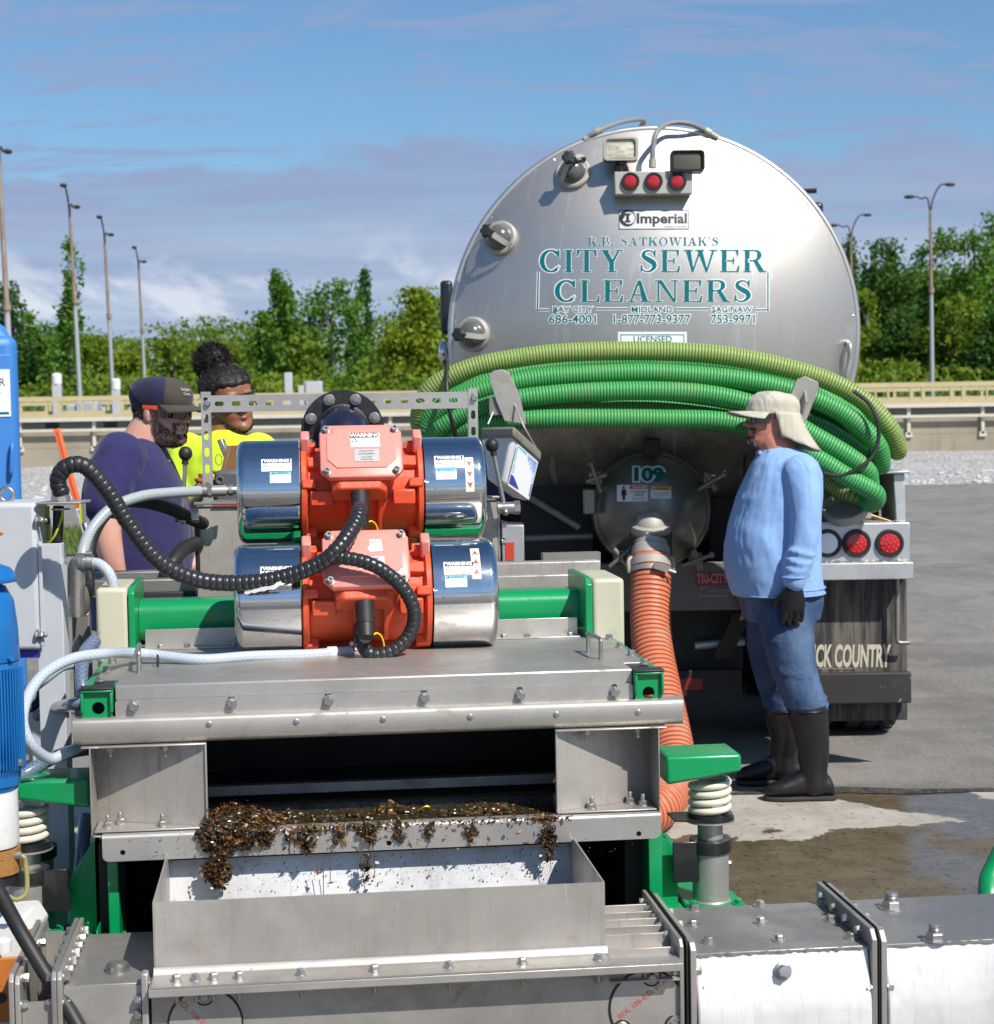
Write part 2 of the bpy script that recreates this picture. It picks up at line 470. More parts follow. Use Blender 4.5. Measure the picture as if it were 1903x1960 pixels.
GREY_P = paint('grey_cabinet_paint', (0.47, 0.49, 0.52), 0.5, 0.08, var=0.05, bump=0.15)
BLUE_P = paint('blue_motor_paint', (0.006, 0.135, 0.40), 0.32, 0.10, coat=0.3, dirtc=(0.02, 0.06, 0.12))
TOILET_B = paint('blue_plastic', (0.045, 0.20, 0.55), 0.45, 0.1, var=0.06)
WHITE_P = paint('white_paint', (0.72, 0.72, 0.70), 0.4, 0.35, dirtc=(0.30, 0.24, 0.18))
CREAM_S = paint('cream_spring_paint', (0.66, 0.63, 0.50), 0.3, 0.12, dirtc=(0.35, 0.28, 0.15), coat=0.3)
RUST = paint('rusty_orange', (0.50, 0.16, 0.02), 0.65, 0.75, dirtc=(0.17, 0.055, 0.02), scale=1.2)
ALU = steel('aluminium', base=(0.58, 0.585, 0.59), rough=0.48, dirt=0.22, metal=0.7)
WHITE = plain('white_label', (0.80, 0.81, 0.82), 0.5, spec=.3)
INK = plain('black_ink', (0.012, 0.012, 0.014), 0.4)
TEAL = plain('teal_vinyl', (0.002, 0.135, 0.155), 0.6, spec=.15)
SKYB = plain('sky_blue_print', (0.13, 0.55, 0.72), 0.4)
RED = plain('red_print', (0.62, 0.05, 0.04), 0.4)
YEL = plain('yellow_print', (0.85, 0.72, 0.02), 0.4)
AMB = plain('amber_print', (0.80, 0.33, 0.03), 0.4)
IVORY = plain('ivory_label', (0.80, 0.76, 0.62), 0.4)
REDPEN = plain('red_marker', (0.50, 0.05, 0.04), 0.5)
PLATE = plain('engraved_plate', (0.50, 0.49, 0.48), 0.35, 0.6)

def tank_grime_shade():
    s = NT('grimy_shaded_tank_end')
    z = s.sep()[2]
    blot = s.noise(1.1, 6, .6); br = s.noise(4, 4, .6, (2, 2, 30))
    col = s.mix(s.ramp(blot, .35, .7), (.56, .53, .485), (.45, .42, .38))
    col = s.mix(s.math('MULTIPLY', s.ramp(br, .4, .7), .25), col, (.44, .42, .39))
    st = s.math('MULTIPLY', s.ramp(s.noise(3, 6, .65, (3, 3, .35), loc=(2, 0, 0)), .52, .72), .30)
    col = s.mix(st, col, (.40, .35, .28))
    g = s.ramp(s.math('ADD', z, s.math('MULTIPLY', s.math('SUBTRACT', s.noise(2.2, 7, .7), .5), .5)), 1.45, 1.72, 1.0, 0.0)  # lower end darkened: real grime plus hose shade and dark reflections in the colour
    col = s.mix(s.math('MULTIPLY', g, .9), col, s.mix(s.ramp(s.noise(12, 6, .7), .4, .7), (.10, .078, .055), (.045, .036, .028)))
    sc = s.math('MULTIPLY', s.ramp(s.noise(5, 3, .5, (1, 1, .2), dist=3), .62, .64), .15)
    s.set('Base Color', s.mix(sc, col, (.8, .8, .78)))
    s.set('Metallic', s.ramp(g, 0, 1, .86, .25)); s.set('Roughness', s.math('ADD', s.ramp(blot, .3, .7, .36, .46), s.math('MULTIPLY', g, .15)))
    s.bump(br, .04, .002); s.bump(s.noise(1.3, 2, .5), .06, .05)
    return s.m
TANKE = tank_grime_shade()
# ------------------------------------------------------------------ setting
def structure(o):
    o['kind'] = 'structure'; return o
def sheet(name, mat, x0, x1, y0, y1, z, nx=1, ny=1, fz=None):
    mb = MB()
    vs = [(x0 + (x1 - x0) * i / nx, y0 + (y1 - y0) * j / ny, 0) for j in range(ny + 1) for i in range(nx + 1)]
    vs = [(x, y, fz(x, y) if fz else z) for x, y, _ in vs]
    mb.add(vs, [(j * (nx + 1) + i, j * (nx + 1) + i + 1, (j + 1) * (nx + 1) + i + 1, (j + 1) * (nx + 1) + i) for j in range(ny) for i in range(nx)])
    return structure(mb.build(name, mat, fixn=False))

s_ = NT('asphalt')
c_ = s_.mix(s_.ramp(s_.noise(0.6, 8, 0.65), 0.3, 0.75), (0.185, 0.172, 0.155), (0.25, 0.235, 0.21))
c_ = s_.mix(s_.math('MULTIPLY', s_.ramp(s_.noise(0.5, 5, 0.6, (0.8, 1.2, 1), dist=1.4), 0.55, 0.75), 0.4), c_, (0.26, 0.25, 0.235))
c_ = s_.mix(s_.math('MULTIPLY', s_.ramp(s_.noise(0.3, 4, 0.6, (0.8, 1.2, 1), loc=(5, 3, 0), dist=1.2), 0.56, 0.75), 0.4), c_, (0.075, 0.072, 0.07))
c_ = s_.mix(s_.math('MULTIPLY', s_.ramp(s_.noise(55, 4, 0.7), 0.46, 0.62), 0.55), c_, (0.36, 0.34, 0.31))
c_ = s_.mix(s_.math('MULTIPLY', s_.ramp(s_.noise(38, 4, 0.7, loc=(5, 5, 0)), 0.52, 0.66), 0.6), c_, (0.085, 0.08, 0.074))
c_ = s_.mix(s_.math('MULTIPLY', s_.ramp(s_.noise(3.2, 7, 0.7, (1, .7, 1), loc=(1, 5, 0)), 0.44, 0.62), 0.45), c_, (0.13, 0.122, 0.11))
crk = s_.math('ABSOLUTE', s_.math('SUBTRACT', s_.noise(0.22, 5, 0.55, dist=.5, loc=(4, 7, 0)), 0.5))
c_ = s_.mix(s_.math('MULTIPLY', s_.ramp(crk, 0.0, 0.0012, 1.0, 0.0), 0.3), c_, (0.06, 0.056, 0.05))
tyr = s_.math('ABSOLUTE', s_.math('SUBTRACT', s_.noise(0.09, 2, 0.4, (1, 2.6, 1), dist=1.0, loc=(1, 2, 0)), 0.5))
c_ = s_.mix(s_.math('MULTIPLY', s_.ramp(tyr, 0.012, 0.03, 1.0, 0.0), s_.ramp(s_.noise(1.5, 5, .7), .3, .6, .05, .3)), c_, (0.085, 0.08, 0.075))
c_ = s_.mix(s_.math('MULTIPLY', s_.ramp(s_.noise(1.1, 8, 0.72, loc=(9, 1, 0)), 0.50, 0.66), 0.65), c_, (0.30, 0.275, 0.235))
c_ = s_.mix(s_.math('MULTIPLY', s_.ramp(s_.noise(2.3, 8, 0.75, loc=(2, 8, 0)), 0.58, 0.70), 0.65), c_, (0.07, 0.066, 0.06))
c_ = s_.mix(s_.ramp(s_.noise(60, 3, 0.6, loc=(3, 3, 0)), 0.68, 0.73), c_, (0.5, 0.48, 0.44))
s_.set('Base Color', c_); s_.set('Roughness', 0.85); s_.bump(s_.noise(90, 5, 0.75), 0.8, 0.012)
ASPHALT = s_.m
sheet('asphalt_yard', ASPHALT, -900, 900, -60, 900, 0.0)

s_ = NT('wet_concrete')
o_ = s_.sep()
big = s_.noise(0.9, 8, 0.62, dist=0.8)
fine = s_.noise(5, 8, 0.7)
wy = s_.math('ADD', o_[1], s_.math('ADD', s_.math('MULTIPLY', s_.math('SUBTRACT', big, 0.5), 1.5), s_.math('MULTIPLY', s_.math('SUBTRACT', fine, 0.5), 0.55)))
wet = s_.ramp(wy, 7.07, 7.11, 1.0, 0.0)
# a tongue of standing water running back to the edge of the slab
tx = s_.math('ABSOLUTE', s_.math('SUBTRACT', s_.math('ADD', o_[0], s_.math('MULTIPLY', s_.math('SUBTRACT', big, 0.5), 0.8)), s_.math('ADD', 1.72, s_.math('MULTIPLY', s_.math('SUBTRACT', 7.8, o_[1]), 0.55))))
tongue = s_.ramp(s_.math('ADD', tx, s_.math('MULTIPLY', s_.math('SUBTRACT', fine, .5), .25)), 0.24, 0.28, 1.0, 0.0)
wet = s_.math('MAXIMUM', wet, tongue)
drycol = s_.mix(s_.ramp(s_.noise(3.5, 8, 0.7), 0.35, 0.7), (0.40, 0.37, 0.32), (0.29, 0.265, 0.22))
drycol = s_.mix(s_.ramp(s_.noise(26, 6, 0.7), 0.58, 0.66), drycol, (0.13, 0.115, 0.09))
wetcol = s_.mix(s_.ramp(s_.noise(7, 8, 0.7), 0.35, 0.7), (0.14, 0.108, 0.062), (0.09, 0.070, 0.042))
wetcol = s_.mix(s_.math('MULTIPLY', s_.ramp(s_.noise(40, 5, 0.7), 0.56, 0.64), 0.8), wetcol, (0.022, 0.018, 0.013))
s_.set('Base Color', s_.mix(wet, drycol, wetcol))
film = s_.math('MULTIPLY', wet, s_.ramp(s_.noise(1.6, 7, 0.65, loc=(2, 2, 0)), 0.46, 0.54))
film = s_.math('MAXIMUM', film, s_.math('MULTIPLY', tongue, 0.97))
s_.set('Roughness', s_.math('SUBTRACT', s_.math('SUBTRACT', 0.9, s_.math('MULTIPLY', wet, 0.42)), s_.math('MULTIPLY', film, 0.27)))
bs = s_.n.new('ShaderNodeBump'); bs.inputs['Distance'].default_value = 0.004
s_.l.new(s_.noise(60, 4, 0.7, (0.6, 2, 1)), bs.inputs['Height']); s_.l.new(s_.ramp(film, 0.2, 0.9, 0.55, 0.04), bs.inputs['Strength']); s_.l.new(bs.outputs[0], s_.b.inputs['Normal'])
WETC = s_.m
mb = MB(); n_ = 80; x0_, x1_ = -9.0, 12.0
ed = [(x0_ + (x1_ - x0_) * i / n_, 7.86 + 0.012 * math.sin(i * 2.1) + 0.02 * math.sin(i * 0.7) + rng.uniform(-.012, .012)) for i in range(n_ + 1)]
mb.add([(x, y, 0.006) for x, y in ed] + [(x, -3.0, 0.006) for x, y in ed], [(i + n_ + 1, i + n_ + 2, i + 1, i) for i in range(n_)])
structure(mb.build('concrete_slab', WETC, fixn=False))
# broken asphalt lip along the slab edge
s_ = NT('crumbled_edge'); s_.set('Base Color', s_.mix(s_.ramp(s_.noise(40, 5, 0.7), 0.4, 0.65), (0.02, 0.018, 0.015), (0.10, 0.09, 0.075))); s_.set('Roughness', 0.9); s_.bump(s_.noise(70, 4, 0.7), 0.8, 0.01)
mb = MB()
top = [(x, y - 0.015 + rng.uniform(-.02, .01), 0.010) for x, y in ed for _ in (0,)]
mb2 = [(x, y + 0.05 + 0.03 * math.sin(i * 1.3) + rng.uniform(-.015, .03), 0.011) for i, (x, y) in enumerate(ed)]
mb.add(top + mb2, [(i, i + 1, i + n_ + 2, i + n_ + 1) for i in range(n_)])
structure(mb.build('crumbled_asphalt_edge', s_.m, fixn=False))

s_ = NT('gravel')
c_ = s_.mix(s_.ramp(s_.noise(0.5, 6, 0.65, (1, 1, 1)), 0.3, 0.7), (0.56, 0.55, 0.53), (0.44, 0.43, 0.41))
c_ = s_.mix(s_.ramp(s_.voro(9), 0.35, 0.75), c_, (0.26, 0.25, 0.24))
c_ = s_.mix(s_.math('MULTIPLY', s_.ramp(s_.noise(2.2, 5, 0.7, (0.5, 1.5, 1), loc=(3, 0, 0)), 0.62, 0.72), 0.6), c_, (0.22, 0.2, 0.18))
s_.set('Base Color', c_); s_.set('Roughness', 0.95); s_.bump(s_.voro(10), 1.0, 0.06)
GRAVEL = s_.m
sheet('gravel_strip', GRAVEL, -45, 45, 38.6, 52.3, 0, 60, 10, lambda x, y: 0.008 + 0.36 * max(0, (y - 38.9) / 13.4) + (0.05 * math.sin(x * 1.7 + y) * math.sin(y * 1.1 + x * .4) if y > 39 else 0))
# loose stones on the near edge of the gravel: real pieces, joined
mb = MB()
for i in range(700):
    x, y = rng.uniform(-16, 18), 38.3 + abs(rng.gauss(0, 2.4)); r_ = rng.uniform(.03, .075)
    mb.ball((x, y, 0.02 + 0.36 * max(0, (y - 38.9) / 13.4)), (r_ * rng.uniform(.8, 1.4), r_, r_ * .7), 6, 4)
mb.build('gravel_stones', plain('pale_stone', (0.5, 0.49, 0.47), 0.9), kind='stuff')

s_ = NT('grass_green')
s_.set('Base Color', s_.mix(s_.ramp(s_.noise(0.8, 5, 0.6), 0.3, 0.7), (0.075, 0.14, 0.02), (0.12, 0.15, 0.03))); s_.set('Roughness', 0.9)
GRASSM = s_.m
sheet('grass_verge', GRASSM, -12.0, -4.0, 22.5, 27.5, 0.02)
sheet('grass_bank', GRASSM, -400, 400, 62.5, 420, 1.2)
def grass(name, n, xr, yr, z, h, mat):
    mb = MB()
    for i in range(n):
        x, y = rng.uniform(*xr), rng.uniform(*yr); a = rng.uniform(0, PI); hh = h * rng.uniform(.6, 1.3); w = hh * .07 + .008
        dx, dy = math.cos(a) * w, math.sin(a) * w; lx, ly = rng.gauss(0, hh * .3), rng.gauss(0, hh * .3)
        mb.add([(x - dx, y - dy, z), (x + dx, y + dy, z), (x + lx, y + ly, z + hh)], [(0, 1, 2)])
    return mb.build(name, mat, kind='stuff', fixn=False, smooth=False)
grass('grass', 9000, (-12, -4), (22.5, 27.5), 0.02, 0.11, GRASSM)
REED = plain('reed_green', (0.10, 0.17, 0.06), 0.8)
grass('tall_reeds', 7000, (-40, 48), (70, 76), 1.15, 1.1, REED)

# concrete wall of the basin, with its pour joint as a real step
s_ = NT('wall_concrete')
c_ = s_.mix(s_.ramp(s_.noise(0.6, 6, 0.65), 0.3, 0.75), (0.33, 0.29, 0.22), (0.24, 0.21, 0.155))
c_ = s_.mix(s_.math('MULTIPLY', s_.ramp(s_.noise(1.2, 6, 0.65, (1, 1, 0.12)), 0.5, 0.72), 0.7), c_, (0.15, 0.125, 0.085))
c_ = s_.mix(s_.math('MULTIPLY', s_.ramp(s_.noise(0.9, 4, 0.6, (1, 1, 0.2), loc=(7, 0, 0)), 0.66, 0.72), 0.6), c_, (0.26, 0.20, 0.06))
s_.set('Base Color', c_); s_.set('Roughness', 0.9); s_.bump(s_.noise(8, 4, 0.6), 0.3, 0.02)
WALLC = s_.m
wall = thing('basin_wall', 'long weathered tan concrete wall behind the gravel strip', 'wall', (0, 52.5, 0))
mb = MB(); mb.box((-60, 52.30, 0.1), (60, 52.75, 0.86)); mb.build('lower_pour', WALLC, wall, bevel=.01)
mb = MB(); mb.box((-60, 52.34, 0.86), (60, 52.75, 1.36)); mb.build('upper_pour', WALLC, wall, bevel=.015)
RAILW = paint('cream_rail', (0.60, 0.56, 0.46), 0.5, 0.15)
RAILY = paint('yellow_rail', (0.56, 0.47, 0.26), 0.55, 0.2)
fr = thing('wall_handrail', 'pale two-bar handrail bolted along the face of the concrete wall', 'railing', (0, 52.2, 0))
mb = MB(); mb.box((-60, 52.12, 1.63), (60, 52.22, 1.74)); mb.build('top_bar', RAILW, fr)
mb = MB(); mb.box((-60, 52.12, 1.34), (60, 52.20, 1.42)); mb.build('lower_bar', RAILW, fr)
xs_ = [P(x, 800, 52.17).x for x in (1741, 1883)]; sp_ = xs_[1] - xs_[0]
for k in range(-14, 3):
    x = xs_[0] + sp_ * k
    mb = MB(); mb.box((x - .045, 52.225, .86), (x + .045, 52.295, 1.70)); mb.box((x - .10, 52.225, .78), (x + .10, 52.298, .92)); mb.build('post', RAILW, fr)
DARKW = plain('dark_channel', (0.03, 0.032, 0.035), 0.7)
ch = thing('channel_wall', 'dark far wall of the open channel behind the handrail', 'wall', (0, 62, 0))
mb = MB(); mb.box((-70, 62.0, 0.0), (70, 62.4, 1.72)); mb.build('face', DARKW, ch)
mb = MB(); mb.box((-70, 61.9, 1.72), (70, 62.4, 1.98)); mb.build('coping', RAILY, ch)
yr = thing('catwalk_railing', 'yellow catwalk railing with close upright bars behind the basin', 'railing', (0, 61, 0))
mb = MB(); mb.box((-60, 60.95, 2.30), (60, 61.05, 2.46)); mb.build('top_bar', RAILY, yr)
mb = MB(); mb.box((-60, 60.95, 1.74), (60, 61.07, 1.86)); mb.build('lower_bar', RAILY, yr)
x = -30.0; k = 0
while x < 34:
    mb = MB(); w = (.035, .06, .03)[k % 3]; mb.box((x - w, 60.96, 1.86), (x + w, 61.04, 2.30)); mb.build('bar', RAILY, yr)
    x += (.42, .78, .36, .95)[k % 4]; k += 1
yr2 = thing('far_catwalk_railing', 'second yellow railing seen between the bars of the nearer one', 'railing', (0, 66, 0))
mb = MB(); mb.box((-60, 66, 2.20), (60, 66.1, 2.33)); mb.build('top_bar', RAILY, yr2)
for k in range(70):
    mb = MB(); x = -36 + k * 1.05; mb.box((x - .05, 66.01, 1.2), (x + .05, 66.09, 2.20)); mb.build('bar', RAILY, yr2)
BOXG = paint('utility_grey', (0.40, 0.41, 0.46), 0.5, 0.25)
def utility(px, py0, py1, wpx, Y, label, dark=False):
    a, b = P(px - wpx / 2, py1, Y), P(px + wpx / 2, py0, Y)
    t = thing('pump_cover', label, 'machine cover', (a.x, Y, a.z))
    mb = MB(); mb.box((a.x, Y, a.z), (b.x, Y + .9, b.z)); mb.build('housing', BOXG, t, bevel=.06)
    mb = MB(); mb.box((a.x - .35, Y + .1, a.z), (a.x - .01, Y + .7, b.z - .12)); mb.cyl((b.x + .15, Y + .3, a.z), (b.x + .15, Y + .3, b.z - .2), .1, n=10); mb.build('motor', DARK if dark else BOXG, t, bevel=.04)
utility(165, 768, 810, 40, 63.5, 'grey pump cover behind the rails left of the capped man')
utility(280, 772, 812, 34, 63.5, 'grey pump cover hidden partly by the capped man')
utility(1714, 764, 800, 34, 63.5, 'grey pump cover behind the yellow railing right of the tanker', True)
utility(1870, 764, 800, 32, 63.5, 'grey pump cover at the right end of the yellow railing', True)
def marker(px, y0, y1, w, Y, label, cap):
    a, b = P(px, y1, Y), P(px, y0, Y)
    t = thing('marker_post', label, 'post', (a.x, Y, a.z))
    mb = MB(); mb.box((a.x - w / 2, Y, a.z), (a.x + w / 2, Y + w, b.z)); mb.build('shaft', GREY_P, t, bevel=.02)
    if cap:
        mb = MB(); mb.lathe([(0, w * .62), (.3, w * .62), (.36, w * .4)], (a.x, Y + w / 2, b.z + .002), (0, 0, 1), 12); mb.build('cap', WHITE_P, t)
marker(109, 735, 800, .28, 61.5, 'grey post with a white cap near the second lamp pole', True)
marker(222, 745, 800, .26, 61.5, 'short white-capped post beside the third lamp pole', True)
marker(553, 713, 790, .26, 63, 'taller bare grey post left of the black pipe flange', False)
marker(577, 738, 790, .2, 63, 'short bare grey post next to the grey cabinet', False)
marker(1622, 738, 790, .24, 63, 'white-capped post just right of the tanker', True)
a, b = P(584, 790, 63), P(616, 729, 63)
t = thing('control_cabinet', 'grey control cabinet standing on the far side of the basin', 'cabinet', (a.x, 63, a.z))
mb = MB(); mb.box((a.x, 63, a.z), (b.x, 63.5, b.z)); mb.build('body', BOXG, t, bevel=.03)
mb = MB(); mb.box((a.x + .05, 62.97, a.z + .1), (b.x - .05, 62.998, b.z - .06)); mb.build('door', GREY_P, t, bevel=.01)

# ---- lamp poles
s_ = NT('weathered_pole'); oz = s_.sep()[2]
f_ = s_.ramp(s_.math('ADD', oz, s_.math('MULTIPLY', s_.noise(3, 4), .5)), 4.9, 5.1)
s_.set('Base Color', s_.mix(f_, (0.36, 0.385, 0.40), s_.mix(s_.ramp(s_.noise(1.2, 5, .7, (3, 3, .6)), .4, .6), (0.20, 0.115, 0.06), (0.30, 0.25, 0.20)))); s_.set('Roughness', .6); s_.set('Metallic', .2)
POLE = s_.m
LAMPH = plain('lamp_head_brown', (0.045, 0.035, 0.035), 0.6)
def lamp_pole(px, ytop, Y, label, arms, lean=0.0, thick=1.0):
    b = PZ(px, 900, 0); x = P(px, 760, Y).x
    zt = P(px, ytop, Y).z
    t = thing('lamp_pole', label, 'lamp post', (x, Y, 1.0 if Y > 62 else 0), 'lamp poles around the basin')
    zb = t.location.z
    mb = MB(); tp = Vector((x + lean, Y, zt - .9)); mb.tube([(x, Y, zb), (x + lean * .5, Y, (zb + zt) / 2), tp], [.092 * thick, .078 * thick, .05 * thick], 12); mb.build('pole', POLE, t)
    mb = MB(); m = Vector((x + lean * .5, Y, zb + 5.0)); mb.cyl(m - Vector((0, 0, .09)), m + Vector((0, 0, .09)), .115 * thick, n=12); mb.build('collar', POLE, t)
    for dx, dy, dz, k in arms:
        mb = MB(); dx = dx + dy * x / Y; e = tp + Vector((dx, dy, .9 + dz)); mb.tube(spl([tp - Vector((0, 0, .1)), tp + Vector((dx * .2, dy * .2, .45)), tp + Vector((dx * .62, dy * .62, .80 + dz)), e], 6), .032 * thick, 8); arm = mb.build('arm', LAMPH, t)
        d = Vector((dx, dy, 0)).normalized()
        mb = MB(); mb.ball(e + d * .22 - Vector((0, 0, .02)), (.22, .13, .075), 14, 8, rot=Quaternion((0, 0, 1), math.atan2(d.y, d.x)).to_matrix()); mb.build('lamp_head', LAMPH, arm)
LA = [(-.16, -1.3, .05, 0), (.22, 1.0, -.40, 0)]
lamp_pole(25, 250, 53.6, 'nearest and tallest lamp pole at the left edge beside the blue cabin', LA, -.2, 1.1)
lamp_pole(155, 366, 67, 'second lamp pole from the left, next to a slim poplar', LA, -.22)
lamp_pole(218, 424, 77, 'third lamp pole from the left, above the capped man', LA, -.2)
lamp_pole(280, 480, 90, 'fourth and farthest lamp pole on the left, with a small head', LA, -.2)
RA = [(.55, .2, .1, 0), (-.55, .1, -.35, 0)]
lamp_pole(1785, 356, 69, 'lamp pole with two curved arms standing clear of the trees at right', RA, -.05)
lamp_pole(1631, 414, 82, 'farther two-armed lamp pole half hidden behind the tanker rim', RA, 0)

# ---- trees
def leafmat(name, a, b, tr=0.35):
    s = NT(name); n = s.n; l = s.l
    oi = n.new('ShaderNodeObjectInfo'); g = n.new('ShaderNodeNewGeometry')
    f = s.math('ADD', s.math('MULTIPLY', g.outputs['Random Per Island'], 0.75), s.math('MULTIPLY', oi.outputs['Random'], 0.25))
    col = s.mix(f, a, b)
    s.set('Base Color', col); s.set('Roughness', .6); s.set('Specular IOR Level', .25)
    t = n.new('ShaderNodeBsdfTranslucent'); l.new(s.mix(0.5, col, (0.22, 0.32, 0.02)), t.inputs[0])
    m = n.new('ShaderNodeMixShader'); m.inputs[0].default_value = tr
    l.new(s.b.outputs[0], m.inputs[1]); l.new(t.outputs[0], m.inputs[2])
    l.new(m.outputs[0], n['Material Output'].inputs[0]); return s.m
LEAF = [leafmat('leaf_mid', (0.065, 0.165, 0.018), (0.14, 0.27, 0.035)), leafmat('leaf_dark', (0.028, 0.088, 0.016), (0.068, 0.16, 0.028)),
        leafmat('leaf_yellow', (0.14, 0.21, 0.012), (0.25, 0.30, 0.02)), leafmat('leaf_olive', (0.10, 0.175, 0.014), (0.185, 0.255, 0.022))]
BARK = paint('bark', (0.16, 0.14, 0.11), 0.85, 0.4)
def leaves_mesh(name, C, size, mat, parent=None, kind=None):
    n = len(C)
    u = nrg.normal(size=(n, 3)); u /= np.linalg.norm(u, axis=1)[:, None]
    w = nrg.normal(size=(n, 3)); w[:, 2] += 0.4; w -= u * (w * u).sum(1)[:, None]; w /= np.linalg.norm(w, axis=1)[:, None]
    s = size * nrg.uniform(.6, 1.35, n)[:, None]
    q = np.stack([C - u * s * .5, C - w * s * .32, C + u * s * .5, C + w * s * .32], 1).reshape(-1, 3)
    if parent: q = q - np.array(parent.location)
    me = bpy.data.meshes.new(name); me.vertices.add(4 * n); me.vertices.foreach_set('co', q.ravel())
    me.loops.add(4 * n); me.loops.foreach_set('vertex_index', np.arange(4 * n, dtype=np.int32))
    me.polygons.add(n); me.polygons.foreach_set('loop_start', np.arange(0, 4 * n, 4, dtype=np.int32))
    me.update(calc_edges=True); me.materials.append(mat)
    o = bpy.data.objects.new(name, me); COL.objects.link(o)
    if parent: o.parent = parent; BASES[o] = BASES[parent]
    if kind: o['kind'] = kind
    return o
def tree(px, ytop, wpx, Y, mi, label, dens=1.0, slim=0.0, group='trees beyond the basin', zb=1.2, low=0.12):
    x = P(px, 700, Y).x; H = P(px, ytop, Y).z - zb; Rr = wpx * .5 * Y / FPX
    t = thing('tree', label, 'tree', (x, Y, zb), group)
    mb = MB(); ln = rng.uniform(-.3, .3)
    mb.tube(spl([(x, Y, zb - .2), (x + ln * .4, Y, zb + H * .35), (x + ln, Y, zb + H * .92)], 5), [Rr * .07 + .06, Rr * .065 + .05, Rr * .06 + .05, Rr * .055 + .045, Rr * .05 + .04, Rr * .045 + .035, Rr * .04 + .03, Rr * .03 + .03, Rr * .02 + .02, .03, .02], 9)
    cl = []; nb = int(46 * (1 + slim * .2)); lead = [(rng.uniform(-.75, .75) * Rr, rng.uniform(-.5, .5) * Rr, rng.uniform(.66, 1.0)) for _ in range(7)] + [(rng.uniform(-.4, .4) * Rr, 0, 1.0)]
    for i in range(nb):
        tt = rng.uniform(low, .97); lx, ly, lh = rng.choice(lead)
        pr = math.sqrt(max(.02, 1 - ((tt - .42) / .60) ** 2)) if not slim else (1 - tt) ** .6 * .9 + .12
        a = rng.uniform(0, 2 * PI); rr = Rr * pr * math.sqrt(rng.uniform(.12, 1)) * .82
        k = max(0, (tt - .45) / .55) * (1 if slim else .35)
        c = Vector((x + math.cos(a) * rr * (1 - k * .6) + lx * k * .9, Y + math.sin(a) * rr * (1 - k * .6) + ly * k * .9, zb + H * tt * lh))
        cl.append((c, (Rr * rng.uniform(.18, .36) * (1 - .45 * k), H * rng.uniform(.03, .065))))
        if i % 3 == 0:
            b0 = Vector((x + ln * tt * .6, Y, zb + H * max(.08, tt - .22))); mb.tube([b0, b0.lerp(c, .6) + Vector((0, 0, -.1)), c], [.07, .045, .02], 6)
    mb.build('trunk', BARK, t)
    per = int(120 * dens); pts = []
    for c, (r, h) in cl:
        m = int(per * rng.uniform(.6, 1.4)); g = nrg.normal(size=(m, 3)) * np.array([r * .62, r * .62, h]) + np.array(c); pts.append(g)
    pts = np.concatenate(pts); pts = pts[(pts[:, 2] > zb) & (pts[:, 2] < zb + H * 1.02)]
    leaves_mesh('crown', pts, 0.25 * (Y / 95) ** .5, LEAF[mi], t)
    return t
TL = [
 (22, 540, 130, 92, 1, 'dark tree behind the nearest lamp pole at the left edge', 1.3, 0),
 (78, 598, 120, 100, 0, 'broad green tree between the first two lamp poles', 1.2, 0),
 (131, 458, 92, 88, 0, 'slim tall poplar with gaps in its crown beside the second lamp pole', .45, 1),
 (185, 640, 110, 96, 3, 'low olive tree in front of the third lamp pole base', 1.2, 0),
 (330, 640, 130, 105, 3, 'round olive tree above the capped man', 1.2, 0),
 (440, 668, 120, 84, 3, 'olive bushy tree behind the man with the bun', 1.5, 0),
 (250, 655, 120, 100, 2, 'yellowish low tree between the third and fourth lamp poles', 1.2, 0),
 (532, 520, 120, 92, 0, 'upright tree with a ragged top left of the tall pair', 1.0, .35),
 (505, 600, 90, 96, 0, 'smaller tree at the foot of the ragged upright tree', 1.2, 0),
 (640, 540, 200, 98, 0, 'broad full green tree above the black flange', 1.6, 0),
 (688, 508, 78, 102, 1, 'thin airy tree rising behind the broad green tree', .5, .8),
 (575, 640, 110, 84, 3, 'low olive tree behind the grey control cabinet', 1.2, 0),
 (785, 556, 180, 84, 2, 'yellow-green tree just left of the tanker', 1.7, 0),
 (835, 545, 90, 104, 1, 'dark tree showing behind the yellow-green one', 1.0, 0),
 (1612, 455, 90, 118, 1, 'dark tree close against the tanker rim', 1.0, .5),
 (1662, 436, 130, 108, 1, 'pointed dark tree right of the farther lamp pole', 1.2, .5),
 (1702, 462, 170, 104, 1, 'dark tree left of the right-hand lamp pole', 1.6, 0),
 (1752, 476, 160, 110, 1, 'dark tree directly behind the right-hand lamp pole', 1.5, 0),
 (1812, 440, 170, 104, 0, 'green-topped tree right of the right-hand lamp pole', 1.6, 0),
 (1866, 428, 170, 100, 0, 'tall green tree near the right edge', 1.6, 0),
 (1925, 400, 180, 102, 0, 'tallest tree at the right edge, partly cut off', 1.5, 0),
 (1655, 560, 130, 90, 3, 'lower shaded tree beside the tanker', 1.5, 0),
 (1735, 590, 140, 88, 1, 'low dark tree in front of the wood at right', 1.6, 0),
 (1835, 570, 150, 86, 3, 'olive undergrowth tree below the tall right-hand trees', 1.6, 0),
 (1905, 590, 120, 84, 1, 'low dark tree at the right edge above the railing', 1.5, 0),
 (-40, 560, 120, 96, 1, 'dark tree beyond the left edge, only its side showing', 1.0, 0),
]
for a in TL: tree(*a)
